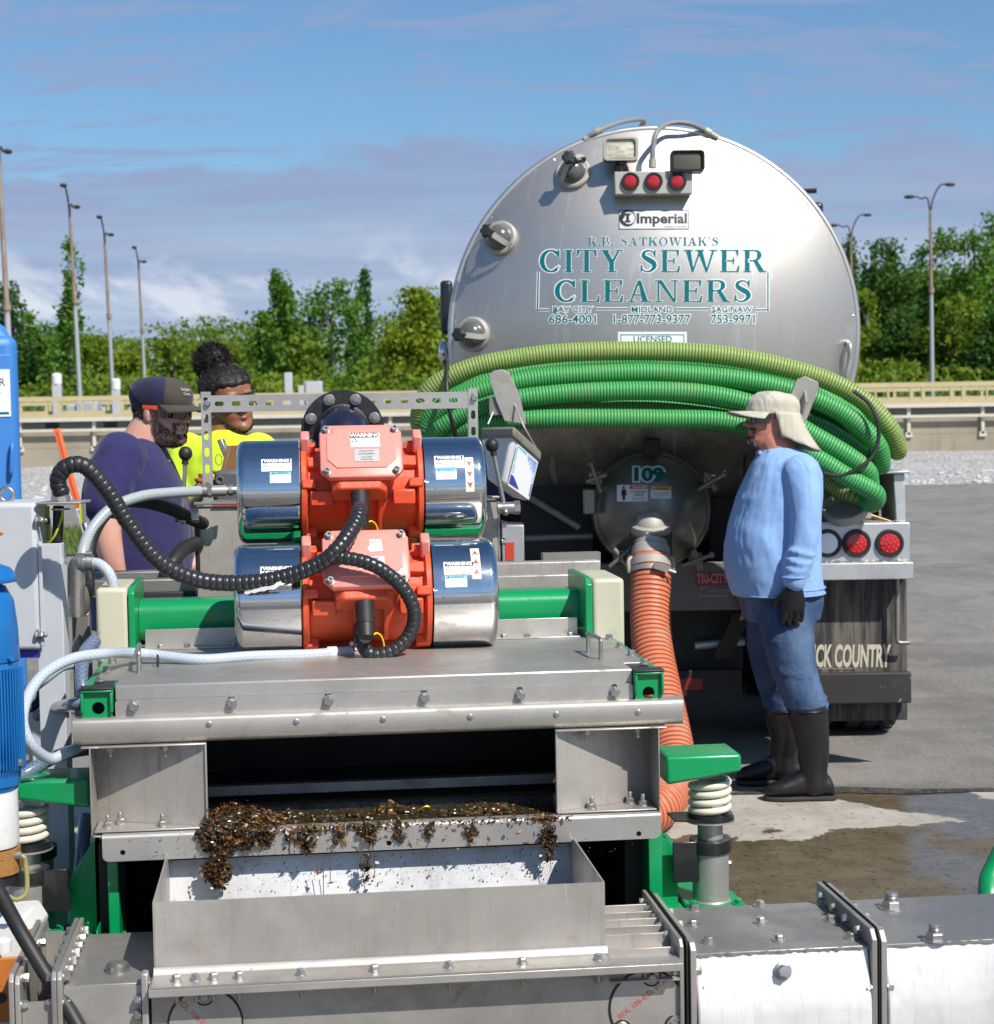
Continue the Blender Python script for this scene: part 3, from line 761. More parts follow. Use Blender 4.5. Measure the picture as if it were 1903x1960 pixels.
# far wood that reads as one mass
C_ = []
for i in range(260):
    x = rng.uniform(-75, 90); Y = rng.uniform(150, 190); top = rng.uniform(6.0, 9.5) + (3.5 if x > 25 else 0)
    m = 800; C_.append(np.stack([nrg.normal(x, 1.5, m), nrg.normal(Y, 1.2, m), 1.2 + top * nrg.uniform(0, 1, m) ** .6], 1))
leaves_mesh('far_wood', np.concatenate(C_), .38, LEAF[3], None, 'stuff')
C_ = []
for i in range(150):
    x = rng.uniform(-38, 46); Y = rng.uniform(77, 84); m = 260
    C_.append(np.stack([nrg.normal(x, .9, m), nrg.normal(Y, .7, m), 1.2 + rng.uniform(1.0, 2.6) * nrg.uniform(0, 1, m) ** .8], 1))
leaves_mesh('undergrowth', np.concatenate(C_), .28, LEAF[3], None, 'stuff')
# ------------------------------------------------------------------ shared helpers for machine parts
from mathutils.geometry import tessellate_polygon
def flat(mb, outer, holes, f, off=None):
    """a sheet with real holes: 2D outline + hole outlines, f maps 2D to 3D, off is the thickness vector"""
    loops = [[Vector((p[0], p[1], 0)) for p in lp] for lp in [outer] + holes]
    tris = tessellate_polygon(loops)
    pts = [p for lp in loops for p in lp]; n = len(pts)
    a = [Vector(f(p.x, p.y)) for p in pts]
    if off is None:
        return mb.add(a, [tuple(t) for t in tris])
    off = Vector(off); fs = [tuple(t) for t in tris] + [tuple(i + n for i in reversed(t)) for t in tris]
    k = 0
    for lp in loops:
        m = len(lp); fs += [(k + i, k + (i + 1) % m, k + (i + 1) % m + n, k + i + n) for i in range(m)]; k += m
    return mb.add(a + [p + off for p in a], fs)
def circ(cx, cy, r, n=20):
    return [(cx + r * math.cos(2 * PI * i / n), cy + r * math.sin(2 * PI * i / n)) for i in range(n)]
def rrect(x0, y0, x1, y1, r, n=4):
    out = []
    for cx, cy, a0 in ((x1 - r, y1 - r, 0), (x0 + r, y1 - r, 90), (x0 + r, y0 + r, 180), (x1 - r, y0 + r, 270)):
        for i in range(n + 1):
            a = R(a0 + 90 * i / n); out.append((cx + r * math.cos(a), cy + r * math.sin(a)))
    return out
def slot(cx, cy, hx, hy):
    return rrect(cx - hx, cy - hy, cx + hx, cy + hy, min(hx, hy) * .98, 5)
_bolt = {}
def bolt(parent, c, nrm, d=0.018, h=0.011, wr=0.013, shank=0.0, mat=None, name='bolt', spin=None):
    key = (d, h, wr, shank, mat.name if mat else '')
    if key not in _bolt:
        mb = MB(); hexbolt(mb, (0, 0, 0), (0, 0, 1), d, h, wr, shank)
        o = mb.build(name, mat or BOLT, None); _bolt[key] = o.data; bpy.data.objects.remove(o)
    o = bpy.data.objects.new(name, _bolt[key]); COL.objects.link(o)
    nrm = Vector(nrm).normalized()
    o.parent = parent
    o.matrix_local = BASES[parent].inverted() @ Matrix.Translation(Vector(c)) @ nrm.to_track_quat('Z', 'Y').to_matrix().to_4x4() @ Matrix.Rotation(rng.uniform(0, 1) if spin is None else spin, 4, 'Z')
    BASES[o] = BASES[parent]
    return o
SR = SM.to_3x3()
U, V, W = SR @ Vector((1, 0, 0)), SR @ Vector((0, 1, 0)), Vector((0, 0, 1))
def S(u, v, w): return SM @ Vector((u, v, w))
def sb(a, b, mb=None):
    mb = mb or MB(SM); mb.box(a, b); return mb
_font = None
def textmb(txt, size, f, bold=0.0, spacing=1.0, align='CENTER', shear=0.0, xs=1.0, mb=None, step=None):
    """lettering as flat geometry; f maps the 2D layout to 3D"""
    cu = bpy.data.curves.new('lettering', 'FONT'); cu.body = txt; cu.size = size; cu.align_x = align; cu.align_y = 'CENTER'
    cu.offset = bold; cu.space_character = spacing; cu.shear = shear; cu.resolution_u = 3; cu.fill_mode = 'FRONT'
    ob = bpy.data.objects.new('lettering', cu); COL.objects.link(ob)
    me = bpy.data.meshes.new_from_object(ob.evaluated_get(bpy.context.evaluated_depsgraph_get()))
    mb = mb or MB()
    mb.add([f(v.co.x * xs, v.co.y) for v in me.vertices], [tuple(p.vertices) for p in me.polygons])
    bpy.data.objects.remove(ob); bpy.data.curves.remove(cu); bpy.data.meshes.remove(me)
    return mb

# ------------------------------------------------------------------ vibrating dewatering screen
SHK = thing('vibrating_screen', 'large stainless vibrating screen with green side beams, wet leaves on its open front tray', 'screening machine', S(0, .4, -1.0))
WP = .071
# deck lid
mb = MB(SM); mb.box((-.655, .14, WP - .006), (.655, .86, WP)); mb.box((-.6, .034, WP - .006), (.603, .14, WP)); mb.build('lid_plate', STEEL, SHK, bevel=.002)
mb = MB(SM); mb.box((-.6, .030, .036), (.603, .0345, WP - .0015)); mb.build('lid_front_fold', STEEL_B, SHK, bevel=.0035, seg=3)
mb = MB(SM); hs = []
for x in (255, 443, 628, 812, 995, 1176):
    p = L(x, 1352 - (x - 255) * .0293, .022); hs.append((p.x, p.z))
flat(mb, rrect(-.6, -.002, .603, .038, .008), [slot(a, b + .004, .0075, .016) for a, b in hs], lambda x, y: (x, .022, y), (0, .0035, 0)); mb.build('bolted_strip', STEEL_B, SHK)
for a, b in hs: bolt(SHK, S(a, .0222, b), -V, .019, .012, .0135)
mb = MB(SM); mb.box((-.6, .027, -.06), (.603, .0295, .035)); mb.build('strip_backing', STEEL_D, SHK)
# gasket edge
for sx in (-1, 1):
    mb = MB(SM); mb.box((sx * .657, .05, WP - .004), (sx * .607, .86, WP - .018)); mb.build('gasket', RUBBER, SHK, bevel=.002)
for x, y in ((191, 1304), (204, 1285), (215.4, 1268.8), (225, 1253), (1233, 1271), (1209.5, 1254), (1186.7, 1238.5), (1166, 1223)):
    bolt(SHK, SM @ LW(x, y, WP), W, .017, .010, .012)
# front lip
mb = MB(SM)
prof = [(.045, .001), (.012, .001), (.004, -.003), (0, -.010), (0, -.046), (.004, -.056), (.012, -.061), (.050, -.061)]
vs = [(u, v, w) for u in (-.694, .719) for v, w in prof]; n_ = len(prof)
mb.add(vs, [(i, i + n_, i + n_ + 1, i + 1) for i in range(n_ - 1)] + [tuple(range(n_)), tuple(range(2 * n_ - 1, n_ - 1, -1))])
mb.build('front_lip', STEEL, SHK)
for x in (400, 567, 733, 900, 1065, 1222):
    mb = MB(); c = SM @ L(x, 1387 - (x - 400) * .028, 0); mb.lathe([(-.001, .0075), (.0012, .0075), (.0018, .0066)], c, -V, 18); mb.build('flush_rivet', BOLT, SHK)
# green side channels with their holed end plates
for sx in (-1, 1):
    a, b = (-.674, -.606) if sx < 0 else (.606, .672)
    c = L(188, 1356, .012) if sx < 0 else L(1242, 1326, .012)
    mb = MB(SM); flat(mb, rrect(a, -.002, b, .062, .008), [circ(c.x, c.z, .0145)], lambda x, y: (x, .014, y), (0, .006, 0)); ep = mb.build('end_plate', GREEN, SHK)
    mb = MB(SM); mb.box((a - .002, .002, .059), (b + .002, .80, .066)); mb.box((a - .002, .002, .012), (a + .005, .80, .0588)); mb.box((b - .005, .002, .012), (b + .002, .80, .0588)); mb.build('side_channel', GREEN, SHK, bevel=.003)
    mb = MB(SM); mb.box((a - .004, .0, .0662), (b + .004, .05, .071)); mb.build('gasket', RUBBER, SHK, bevel=.002)
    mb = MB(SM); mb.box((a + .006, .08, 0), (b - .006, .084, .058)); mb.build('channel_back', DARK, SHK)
# mouth of the screen
WT = L(724, 1572, -.005).z           # level of the tray rim
for sx, xe, ye in ((-1, 395, 1500), (1, 1066, 1480)):
    ui = L(xe, ye, 0.0).x; uo = sx * .655
    # side cheek with returned edges
    mb = MB(SM); mb.box((uo, -.012, WT - .006), (uo + sx * .0035, .15, -.062)); mb.box((uo - sx * .018, -.0125, -.066), (uo + sx * .022, .05, -.0625)); mb.box((uo, -.0125, WT - .0095), (uo - sx * .02, .04, WT - .0063)); mb.build('side_cheek', STEEL, SHK, bevel=.0016)
    mb = MB(SM); d = Vector((ui - uo, -.10, 0)); mb.prism([(uo, .105, WT - .002), (ui, .004, WT - .002), (ui, .004, -.063), (uo, .105, -.063)], (sx * .001, .004, 0)); mb.build('gusset_plate', STEEL_V, SHK)
    mb = MB(SM); mb.box((ui - .0022, -.002, WT), (ui + .0022, .012, -.063)); mb.build('gusset_edge', STEEL_B, SHK, bevel=.0018)
    for ww, t in ((WT, .0035), (-.0665, .0035)):
        mb = MB(SM); mb.prism([(uo - sx * .004, .1, ww), (uo - sx * .004, -.008, ww), (ui, -.008, ww), (ui, .002, ww)], (0, 0, t)); mb.build('gusset_shelf', STEEL_B, SHK, bevel=.001)
    k = sx
    for du, vv in ((.03, .03), (.055, .062), (.155, .018)):
        bolt(SHK, S(uo - k * du, vv, WT + .0036), W, .017, .010, .012, .013)
        if du != .055: bolt(SHK, S(uo - k * (du + .01), vv, -.0667), -W, .017, .010, .012, .012)
    mb = MB(SM); mb.box((uo - sx * .012, .15, WT - .05), (uo + sx * .004, .86, .05)); mb.build('side_wall', STEEL_D, SHK)
mb = MB(SM); mb.box((-.655, -.004, WT + .1), (.655, -.001, WT + .1003)) if 0 else None
# inside: cross bars, back wall; dark paint stands in for the shade
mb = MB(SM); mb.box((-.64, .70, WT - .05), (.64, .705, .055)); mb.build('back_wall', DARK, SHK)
p0, p1 = L(400, 1520, .30), L(1065, 1487, .30)
mb = MB(SM); mb.box((-.64, .30, p0.z - .008), (.64, .33, p0.z + .018)); mb.build('cross_bar', STEEL_D, SHK, bevel=.002)
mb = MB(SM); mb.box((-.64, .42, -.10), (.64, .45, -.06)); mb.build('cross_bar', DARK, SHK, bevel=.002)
WETS = paint('wet_screen_cloth', (0.035, 0.030, 0.016), 0.12, 0.5, dirtc=(0.05, 0.03, 0.012), bump=0.4)
mb = MB(SM); mb.box((-.64, .012, WT - .008), (.64, .69, WT - .004)); mb.build('screen_deck', WETS, SHK)
# tray with rolled rim and holes
hol = []
for x, y in ((235, 1632), (418, 1625), (581, 1620), (745, 1614), (900, 1608), (1062, 1602), (1223, 1596)):
    p = L(x, y, -.02); hol.append(circ(p.x, p.z, .0062, 14))
a, b = L(195, 1598, -.02), L(1265, 1570, -.02); zb_ = L(203, 1650, -.02).z
mb = MB(SM); flat(mb, [(a.x, WT - .012)] + [(a.x + .014 * (1 - math.cos(t)), zb_ + .014 * (1 - math.sin(t))) for t in (0, .5, 1.05, 1.57)] + [(b.x - .014 * (1 - math.cos(t)), zb_ + .014 * (1 - math.sin(t))) for t in (1.57, 1.05, .5, 0)] + [(b.x, WT - .012)], hol, lambda x, y: (x, -.0202, y), (0, .003, 0)); mb.build('tray_front', STEEL_B, SHK)
mb = MB(SM); vs = []
for u in (a.x, b.x):
    for k in range(7):
        t = k / 6 * PI / 2; vs.append((u, -.0202 + .012 * (1 - math.cos(t)), WT - .012 + .0095 * math.sin(t)))
    vs.append((u, .012, WT - .0026))
mb.add(vs, [(i, i + 8, i + 9, i + 1) for i in range(7)]); mb.build('tray_rim', STEEL_B, SHK)
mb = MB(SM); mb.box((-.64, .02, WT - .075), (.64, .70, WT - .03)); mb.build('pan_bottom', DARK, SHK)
# green cross beam, end plates and cream covers
vf, vr = .64, .95
for sx, x0, x1, x2, yt in ((-1, 258, 246, 183, 1125), (1, 1121, 1134, 1196, 1108)):
    p, q, r_ = L(x0, 1170, vf), L(x1, 1170, vf), L(x2, 1170, vf); zt = L(x1, yt, vf).z
    u0, u1 = sorted((p.x, q.x)); c0, c1 = sorted((q.x + sx * .001, r_.x))
    mb = MB(SM); mb.prism([(u0, vf - .004, WP + .001), (u0, vf - .004, zt - .016), (u0, vf + .012, zt + .002), (u0, vr, zt + .002), (u0, vr, WP + .001)], (u1 - u0, 0, 0)); mb.build('beam_end_plate', GREEN, SHK, bevel=.0025)
    mb = MB(SM); mb.box((c0, vf, WP - .05), (c1, vr - .03, zt)); mb.build('spring_cover', CREAM, SHK, bevel=.012, seg=4)
bt = L(1000, 1133, .76).z
mb = MB(SM); u0_, u1_ = L(258, 1170, vf).x + .001, L(1121, 1170, vf).x - .001
vs = []; sec = rrect(.755, WP + .012, .915, bt, .035, 6)
for u in (u0_, u1_): vs += [(u, y, z) for y, z in sec]
n_ = len(sec); mb.add(vs, [(i, (i + 1) % n_, (i + 1) % n_ + n_, i + n_) for i in range(n_)] + [tuple(range(n_)), tuple(range(2 * n_ - 1, n_ - 1, -1))]); mb.build('cross_beam', GREEN, SHK)
for a_, b_ in ((278, 470), (935, 1106)):
    p, q = L(a_, 1225, .70), L(b_, 1225, .70); mb = MB(SM)
    mb.box((p.x, .70, WP + .004), (q.x, .703, WP + .05)); mb.box((p.x, .655, WP + .0005), (q.x, .70, WP + .004)); mb.build('angle_strip', STEEL_B, SHK, bevel=.001)
    for f_ in (.16, .42, .9): bolt(SHK, S(p.x + (q.x - p.x) * f_, .675, WP + .0042), W, .015, .009, 0)
for pts in ([(268, 1288), (268, 1240), (283, 1232), (283, 1250)],):
    pass
for x, y, dv in ((266, 1288, .16), (1150, 1262, .13)):
    c = LW(x, y, WP); mb = MB(SM); h = .05
    mb.tube(spl([(c.x, c.y, WP), (c.x, c.y, WP + h * .8), (c.x - .0, c.y + .01, WP + h), (c.x - .01, c.y + dv - .01, WP + h), (c.x - .01, c.y + dv, WP + h * .8), (c.x - .01, c.y + dv, WP)], 6), .0052, 10); mb.build('lifting_handle', BOLT, SHK)
# arms, springs and legs
def spring_leg(sx, x_c, v_c):
    pass
for sx in (-1, 1):
    if sx > 0: pa, pb = L(1276, 1440, .06), L(1420, 1440, .06)
    else: pa, pb = L(30, 1480, .06), L(172, 1480, .06)
    ui, uo = (pa.x, pb.x) if sx > 0 else (pb.x, pa.x)
    zt = L(1340, 1446, .06).z; zi = L(1276, 1504, .06).z; zo = L(1420, 1478, .06).z
    mb = MB(SM); mb.prism([(ui, .06, zt), (uo, .06, zt), (uo, .06, zo), (ui, .06, zi)], (0, .15, 0)); mb.build('spring_arm', GREEN, SHK, bevel=.009, seg=3)
    cx = L(1359, 1530, .135).x if sx > 0 else -L(1359, 1530, .135).x - .012; cv = .135
    zs1 = L(1359, 1492, .135).z; zs0 = L(1359, 1556, .135).z - .002; rr = 36 / FPX * 4.4
    mb = MB(SM); pts = []
    for i in range(121):
        t = i / 120; a_ = 2 * PI * 4.1 * t + 1.2; tt = min(max((t - .06) / .88, 0), 1); pts.append((cx + rr * math.cos(a_), cv + rr * math.sin(a_), zs0 + .009 + (zs1 - zs0 - .012) * tt))
    mb.tube(pts, .0088, 12); mb.build('coil_spring', CREAM_S, SHK)
    z1 = L(1359, 1562, .135).z; z2 = L(1359, 1604, .135).z; z3 = L(1359, 1630, .135).z; z4 = L(1359, 1722, .135).z
    k = 4.4 / FPX
    mb = MB(SM); mb.lathe([(0, 47 * k), (.006, 47 * k), (.0065, 44 * k), (.014, 44 * k), (.016, 30 * k)], (cx, cv, z1 - .006), (0, 0, 1), 36); mb.build('spring_seat', BLACK_P, SHK)
    mb = MB(SM); mb.prism([(cx - .03, cv - .05, z1 - .004), (cx - .095, cv - .03, z1 - .004), (cx - .095, cv + .06, z1 - .004), (cx - .03, cv + .06, z1 - .004)], (0, 0, .004)); mb.build('seat_tab', BLACK_P, SHK)
    mb = MB(SM); mb.lathe([(0, 47.5 * k), (.0045, 47.5 * k)], (cx, cv, z1 - .0115), (0, 0, 1), 36); mb.cyl((cx, cv, z2 - .01), (cx, cv, z1 - .012), 24.5 * k, n=32); mb.build('upper_sleeve', STEEL_B, SHK)
    mb = MB(SM); mb.lathe([(0, 38 * k), (.003, 41 * k), (z2 - z3 - .003, 41 * k), (z2 - z3, 39 * k), (z2 - z3 + .001, 25.5 * k)], (cx, cv, z3), (0, 0, 1), 36); mb.build('clamp_ring', BLACK_P, SHK)
    mb = MB(SM); mb.cyl((cx, cv, z4), (cx, cv, z3 - .001), 35.4 * k, n=40); mb.lathe([(0, 39 * k), (.004, 36 * k)], (cx, cv, z4), (0, 0, 1), 40); mb.build('lower_sleeve', STEEL_B, SHK)
    mb = MB(SM); mb.prism([(cx - .07, cv - .07, z4 - .010), (cx + .075, cv - .07, z4 - .010), (cx + .075, cv + .08, z4 - .010), (cx - .07, cv + .08, z4 - .010)], (0, 0, .0095)); mb.build('foot_plate', GREEN, SHK, bevel=.008)
    for du in (-.055, .055): bolt(SHK, S(cx + du, cv - .05, z4), W, .018, .011, .014, mat=GREEN)
    bolt(SHK, S(cx + 35.4 * k, cv, z3 - .03), U, .011, .008, 0)
    mb = MB(SM); mb.box((cx - sx * .035, cv - .03, z2 - .10), (cx - sx * .10, cv - .024, z2 + .0)); mb.build('stop_bracket', BLACK_P, SHK, bevel=.004)
    # green stand
    lx0, lx1 = (L(1242, 1650, .05).x, L(1268, 1650, .05).x) if sx > 0 else (L(205, 1650, .05).x, L(226, 1650, .05).x)
    mb = MB(SM); mb.box((lx0, .05, z4 - .02), (lx1, .13, WT - .052)); mb.build('stand_leg', GREEN, SHK, bevel=.003)
    mb = MB(SM); mb.prism([(sx * .668, .14, WT - .05), (sx * .73, .14, WT - .145), (sx * .73, .14, z4 - .06), (sx * .668, .14, z4 - .06)], (0, .55, 0)); mb.build('side_frame', GREEN, SHK)
    mb = MB(SM); mb.box((sx * .60, -.02, z4 - .075), (sx * .86, .9, z4 - .0105)); mb.build('base_beam', GREEN, SHK, bevel=.004)
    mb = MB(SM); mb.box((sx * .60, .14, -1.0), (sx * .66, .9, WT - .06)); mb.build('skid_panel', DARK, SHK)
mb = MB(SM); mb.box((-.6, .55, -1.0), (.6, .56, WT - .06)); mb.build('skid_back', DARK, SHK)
p = L(215, 1790, .04)
mb = MB(SM); mb.box((p.x - .03, -.02, p.z - .03), (p.x + .02, .05, p.z - .026)); mb.box((p.x - .03, -.02, p.z - .026), (p.x - .026, .05, p.z + .03)); mb.build('leg_clip', GREEN, SHK, bevel=.002)
# ------------------------------------------------------------------ discharge trough and screw conveyor under the screen
CON = thing('screw_conveyor', 'long stainless screw conveyor housing with bolted flanges below the screen', 'conveyor', S(0, -.3, -1.0))
TRO = thing('discharge_trough', 'open stainless discharge trough catching leaves under the screen tray', 'trough', S(0, -.3, -.45))
CT = -.467
t0, t1 = -.487, .446
wt, wb = -.31, -.452
mb = MB(SM); mb.prism([(t0, -.45, wt), (t1, -.45, wt), (t1, -.452, wb), (t0, -.452, wb)], (0, .003, 0)); mb.build('front_wall', STEEL_V, TRO)
mb = MB(SM); mb.prism([(t0, .03, -.340), (t1, .03, -.340), (t1, -.03, wb - .16), (t0, -.03, wb - .16)], (0, .003, 0)); mb.build('back_wall', steel('pale_trough_sheet', base=(.74, .74, .75), rough=.55, metal=.25, dirt=.35, dirtc=(.12, .09, .06), scale=2), TRO)
for u in (t0 - .003, t1):
    mb = MB(SM); mb.prism([(u, -.4495, wt), (u, -.04, wt - .002), (u, .034, -.340), (u, -.02, wb - .12), (u, -.4495, wb)], (.003, 0, 0)); mb.build('end_wall', STEEL_V, TRO)
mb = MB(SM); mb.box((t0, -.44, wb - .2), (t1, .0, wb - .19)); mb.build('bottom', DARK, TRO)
mb = MB(SM)
vs = []
for u in (t0 - .004, t1 + .006):
    vs += [(u, -.4535, wb + .008), (u, -.456, wb), (u, -.462, wb - .006), (u, -.532, wb - .009), (u, -.532, wb - .0125), (u, -.45, wb - .009)]
mb.add(vs, [(i, (i + 1) % 6, (i + 1) % 6 + 6, i + 6) for i in range(6)] + [tuple(range(6)), tuple(range(11, 5, -1))]); mb.build('flange', STEEL_B, TRO)
for x in (337, 374, 408, 457, 576, 717, 860, 1001, 1146):
    u = L(x, 1870, -.5).x; bolt(TRO, S(u, -.497, wb - .0085), W, .016, .010, .013)
    bolt(TRO, S(u, -.497, wb - .031), -W, .015, .009, .010, .010, name='nut')
# conveyor: housing under the trough
mb = MB(SM); mb.box((-.496, -.535, wb - .0295), (.597, -.17, wb - .0135)); mb.build('top_flange', STEEL_B, CON, bevel=.001)
mb = MB(SM); mb.box((-.495, -.478, wb - .45), (.60, -.47, wb - .032)); mb.build('front_panel', STEEL, CON)
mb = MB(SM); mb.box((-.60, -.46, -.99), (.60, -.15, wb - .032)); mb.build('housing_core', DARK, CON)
def cover(px, py, rpx, txt, rot, bolts):
    c = L(px, py, -.485); r_ = rpx * 1.0 * 3.72 / FPX
    mb = MB(SM); mb.lathe([(0, r_), (.004, r_), (.005, r_ - .001)], (c.x, -.478, c.z), (0, -1, 0), 48); cv = mb.build('inspection_cover', STEEL_B, CON)
    mb = MB(SM); mb.lathe([(0, r_ + .004), (.0012, r_ + .004)], (c.x, -.4785, c.z), (0, -1, 0), 48); mb.build('gasket', RUBBER, CON)
    for dx, dy in bolts:
        b = S(c.x + dx * r_, -.4833, c.z + dy * r_); bolt(CON, b, -V, .018, .012, .017)
        mb = MB(); mb.lathe([(0, .021), (.0008, .021)], b + V * .0002, -V, 28); mb.build('washer', RUBBER, CON)
    ca, sa = math.cos(rot), math.sin(rot)
    def f(x, y): return S(c.x + (x * ca - y * sa), -.4838, c.z + (x * sa + y * ca))
    return cv, c, r_, f
cv, c, r_, f = cover(393, 1962, 69, '', 0, ((0, .82), (.8, -.8), (-.8, -.8)))
textmb('RDL 106-0.D 013', .0165, lambda x, y: S(c.x - .012 + (x * .70 + y * .71), -.4838, c.z + .012 + (-x * .71 + y * .70)), mb=None).build('handwriting', REDPEN, CON, fixn=False)
cv, c2, r_, f = cover(1240, 1930, 74, '', 0, ((.12, .84), (-.70, -.55), (.72, -.50)))
textmb('RDL 106-0.D. 013.5', .0165, lambda x, y: S(c2.x - .008 + (x * .80 - y * .6), -.4838, c2.z + .022 + (x * .6 + y * .80))).build('handwriting', REDPEN, CON, fixn=False)
def flangeplate(u, w1=-.432, vF=-.497, vB=-.085, th=.010, m=STEEL_D, cut=.014):
    mb = MB(SM); mb.prism([(u, vF, -1.0), (u, vF, w1 - cut), (u, vF + cut, w1), (u, vB, w1), (u, vB, -1.0)], (th, 0, 0)); mb.build('flange_plate', m, CON, bevel=.0018)
def fbolts(u, d, n=7, w=-.452, v0=-.46, v1=-.12, nut=True):
    for i in range(n):
        v = v0 + (v1 - v0) * i / (n - 1); bolt(CON, S(u, v, w), U * d, .017, .011, .012)
    for i in range(3): bolt(CON, S(u, -.478, -.50 - i * .098), U * d, .017, .011, .012)
# left end: open flanged bay, bolted flange pair, plain top
flangeplate(-.776, m=STEEL); flangeplate(-.764, m=STEEL_B, w1=-.437)
fbolts(-.754, 1, 2, v0=-.45, v1=-.2)
mb = MB(SM); mb.box((-.753, -.12, -.99), (-.694, -.117, -.452)); mb.build('bay_panel', STEEL, CON)
mb = MB(SM); mb.box((-.753, -.478, -.99), (-.694, -.474, -.495)); mb.build('bay_panel', STEEL, CON)
flangeplate(-.692); flangeplate(-.681, m=STEEL)
fbolts(-.671, 1); fbolts(-.692, -1, 6)
mb = MB(SM); mb.box((-.670, -.474, CT - .006), (-.497, -.10, CT)); mb.build('cover_sheet', STEEL_D, CON, bevel=.002)
mb = MB(SM); mb.box((-.670, -.478, -1.0), (-.515, -.474, CT - .004)); mb.build('side_sheet', STEEL_B, CON)
c = LW(221, 1873, CT); mb = MB(SM); mb.lathe([(0, .026), (.004, .026), (.004, .022), (.017, .022), (.017, .018), (.020, .018)], (c.x, -.39, CT), (0, 0, 1), 24); mb.lathe([(.004, .0245), (.014, .0245)], (c.x, -.39, CT), (0, 0, 1), 6); mb.build('threaded_plug', BOLT, CON)
for w in (-.50, -.53): bolt(CON, S(-.515, -.49, w - .0), -U, .017, .011, .012)
mb = MB(SM); mb.box((-.513, -.50, -1.0), (-.50, -.468, wb + .01)); mb.build('end_angle', STEEL_B, CON, bevel=.003)
# ribbed bay right of the trough
flangeplate(.598, th=.009, w1=-.428, m=STEEL); flangeplate(.612, th=.004, w1=-.425, m=RUBBER); flangeplate(.621, th=.013, w1=-.437, m=STEEL_B)
for i, v in enumerate((-.46, -.395, -.335, -.28, -.225, -.165)):
    mb = MB(SM); mb.box((.452, v, -.51), (.597, v + .004, -.452 + .012 * (i > 0))); mb.build('rib', STEEL_V if i % 2 else STEEL, CON, bevel=.001)
mb = MB(SM); mb.box((.452, -.50, -.512), (.597, -.46, -.508)); mb.build('rib_shelf', STEEL_V, CON)
bolt(CON, S(.53, -.478, -.508), W, .018, .012, .013)
fbolts(.598, -1, 5, w=-.447, v0=-.39, v1=-.12); fbolts(.634, 1, 2, v0=-.3, v1=-.2)
# covered bay
def bay(u0, u1, name):
    mb = MB(SM); mb.box((u0, -.470, CT - .006), (u1, -.115, CT)); mb.build('cover_sheet', STEEL_D, CON, bevel=.002)
    mb = MB(SM); mb.prism([(u0, -.474, CT - .003), (u0, -.500, -.575), (u0, -.502, -.60), (u0, -.502, -.75), (u0, -.12, -.95), (u0, -.12, CT - .008)], (u1 - u0, 0, 0)); mb.build('housing', STEEL_L, CON, bevel=.004)
    mb = MB(SM); pts = [(u0 + (u1 - u0) * i / 60, -.474 + rng.uniform(-.0015, .0015), CT - .004 + rng.uniform(-.001, .001)) for i in range(61)]; mb.tube(pts, [.0035 + rng.uniform(-.0006, .001) for _ in pts], 6); mb.build('weld_seam', BOLT, CON)
bay(.636, 1.012, 'a')
for x, y in ((1327, 1772), (1456, 1767), (1591, 1763), (1356, 1805), (1492, 1801), (1629, 1797), (1330, 1742), (1455, 1735), (1583, 1732)):
    bolt(CON, SM @ LW(x, y - 1, CT), W, .018, .010, .017)
for du in (.0,): pass
bolt(CON, S(L(1498, 1858, -.485).x, -.4875, L(1498, 1858, -.485).z), -V + W * .25, .026, .016, .019)
bolt(CON, S(.648, -.479, -.535), U, .02, .012, .012)
textmb('0.05 8.8', .014, lambda x, y: S(.66 - y, -.5035, -.64 + x * -1)).build('handwriting', REDPEN, CON, fixn=False)
flangeplate(1.013, th=.012, m=STEEL_D, w1=-.428, cut=.02); flangeplate(1.028, th=.003, w1=-.425, m=RUBBER, cut=.02); flangeplate(1.0335, th=.013, w1=-.432, m=STEEL, cut=.02)
for v in (-.42, -.33, -.24, -.14): bolt(CON, S(1.013, v, -.447), -U, .017, .011, .012); bolt(CON, S(1.047, v, -.447), U, .017, .011, .012)
for w in (-.555, -.655): bolt(CON, S(1.013, -.487, w), -U, .017, .011, .012); bolt(CON, S(1.047, -.487, w), U, .019, .012, .012, .006)
bay(1.048, 1.75, 'b')
for x, y, r_ in ((1707, 1738, .024), (1790, 1800, .022)):
    c = LW(x, y, CT); mb = MB(SM); mb.lathe([(0, r_ * 1.3), (.003, r_ * 1.3), (.003, .001)], (c.x, c.y, CT), (0, 0, 1), 28); mb.lathe([(.003, r_ * .95), (.015, r_ * .95), (.018, r_ * .8)], (c.x, c.y, CT), (0, 0, 1), 6)
    mb.lathe([(.015, r_ * .62), (.022, r_ * .62), (.022, r_ * .56), (.025, r_ * .62), (.028, r_ * .56), (.031, r_ * .62), (.036, r_ * .56)], (c.x, c.y, CT), (0, 0, 1), 18); mb.build('threaded_nipple', BOLT, CON)
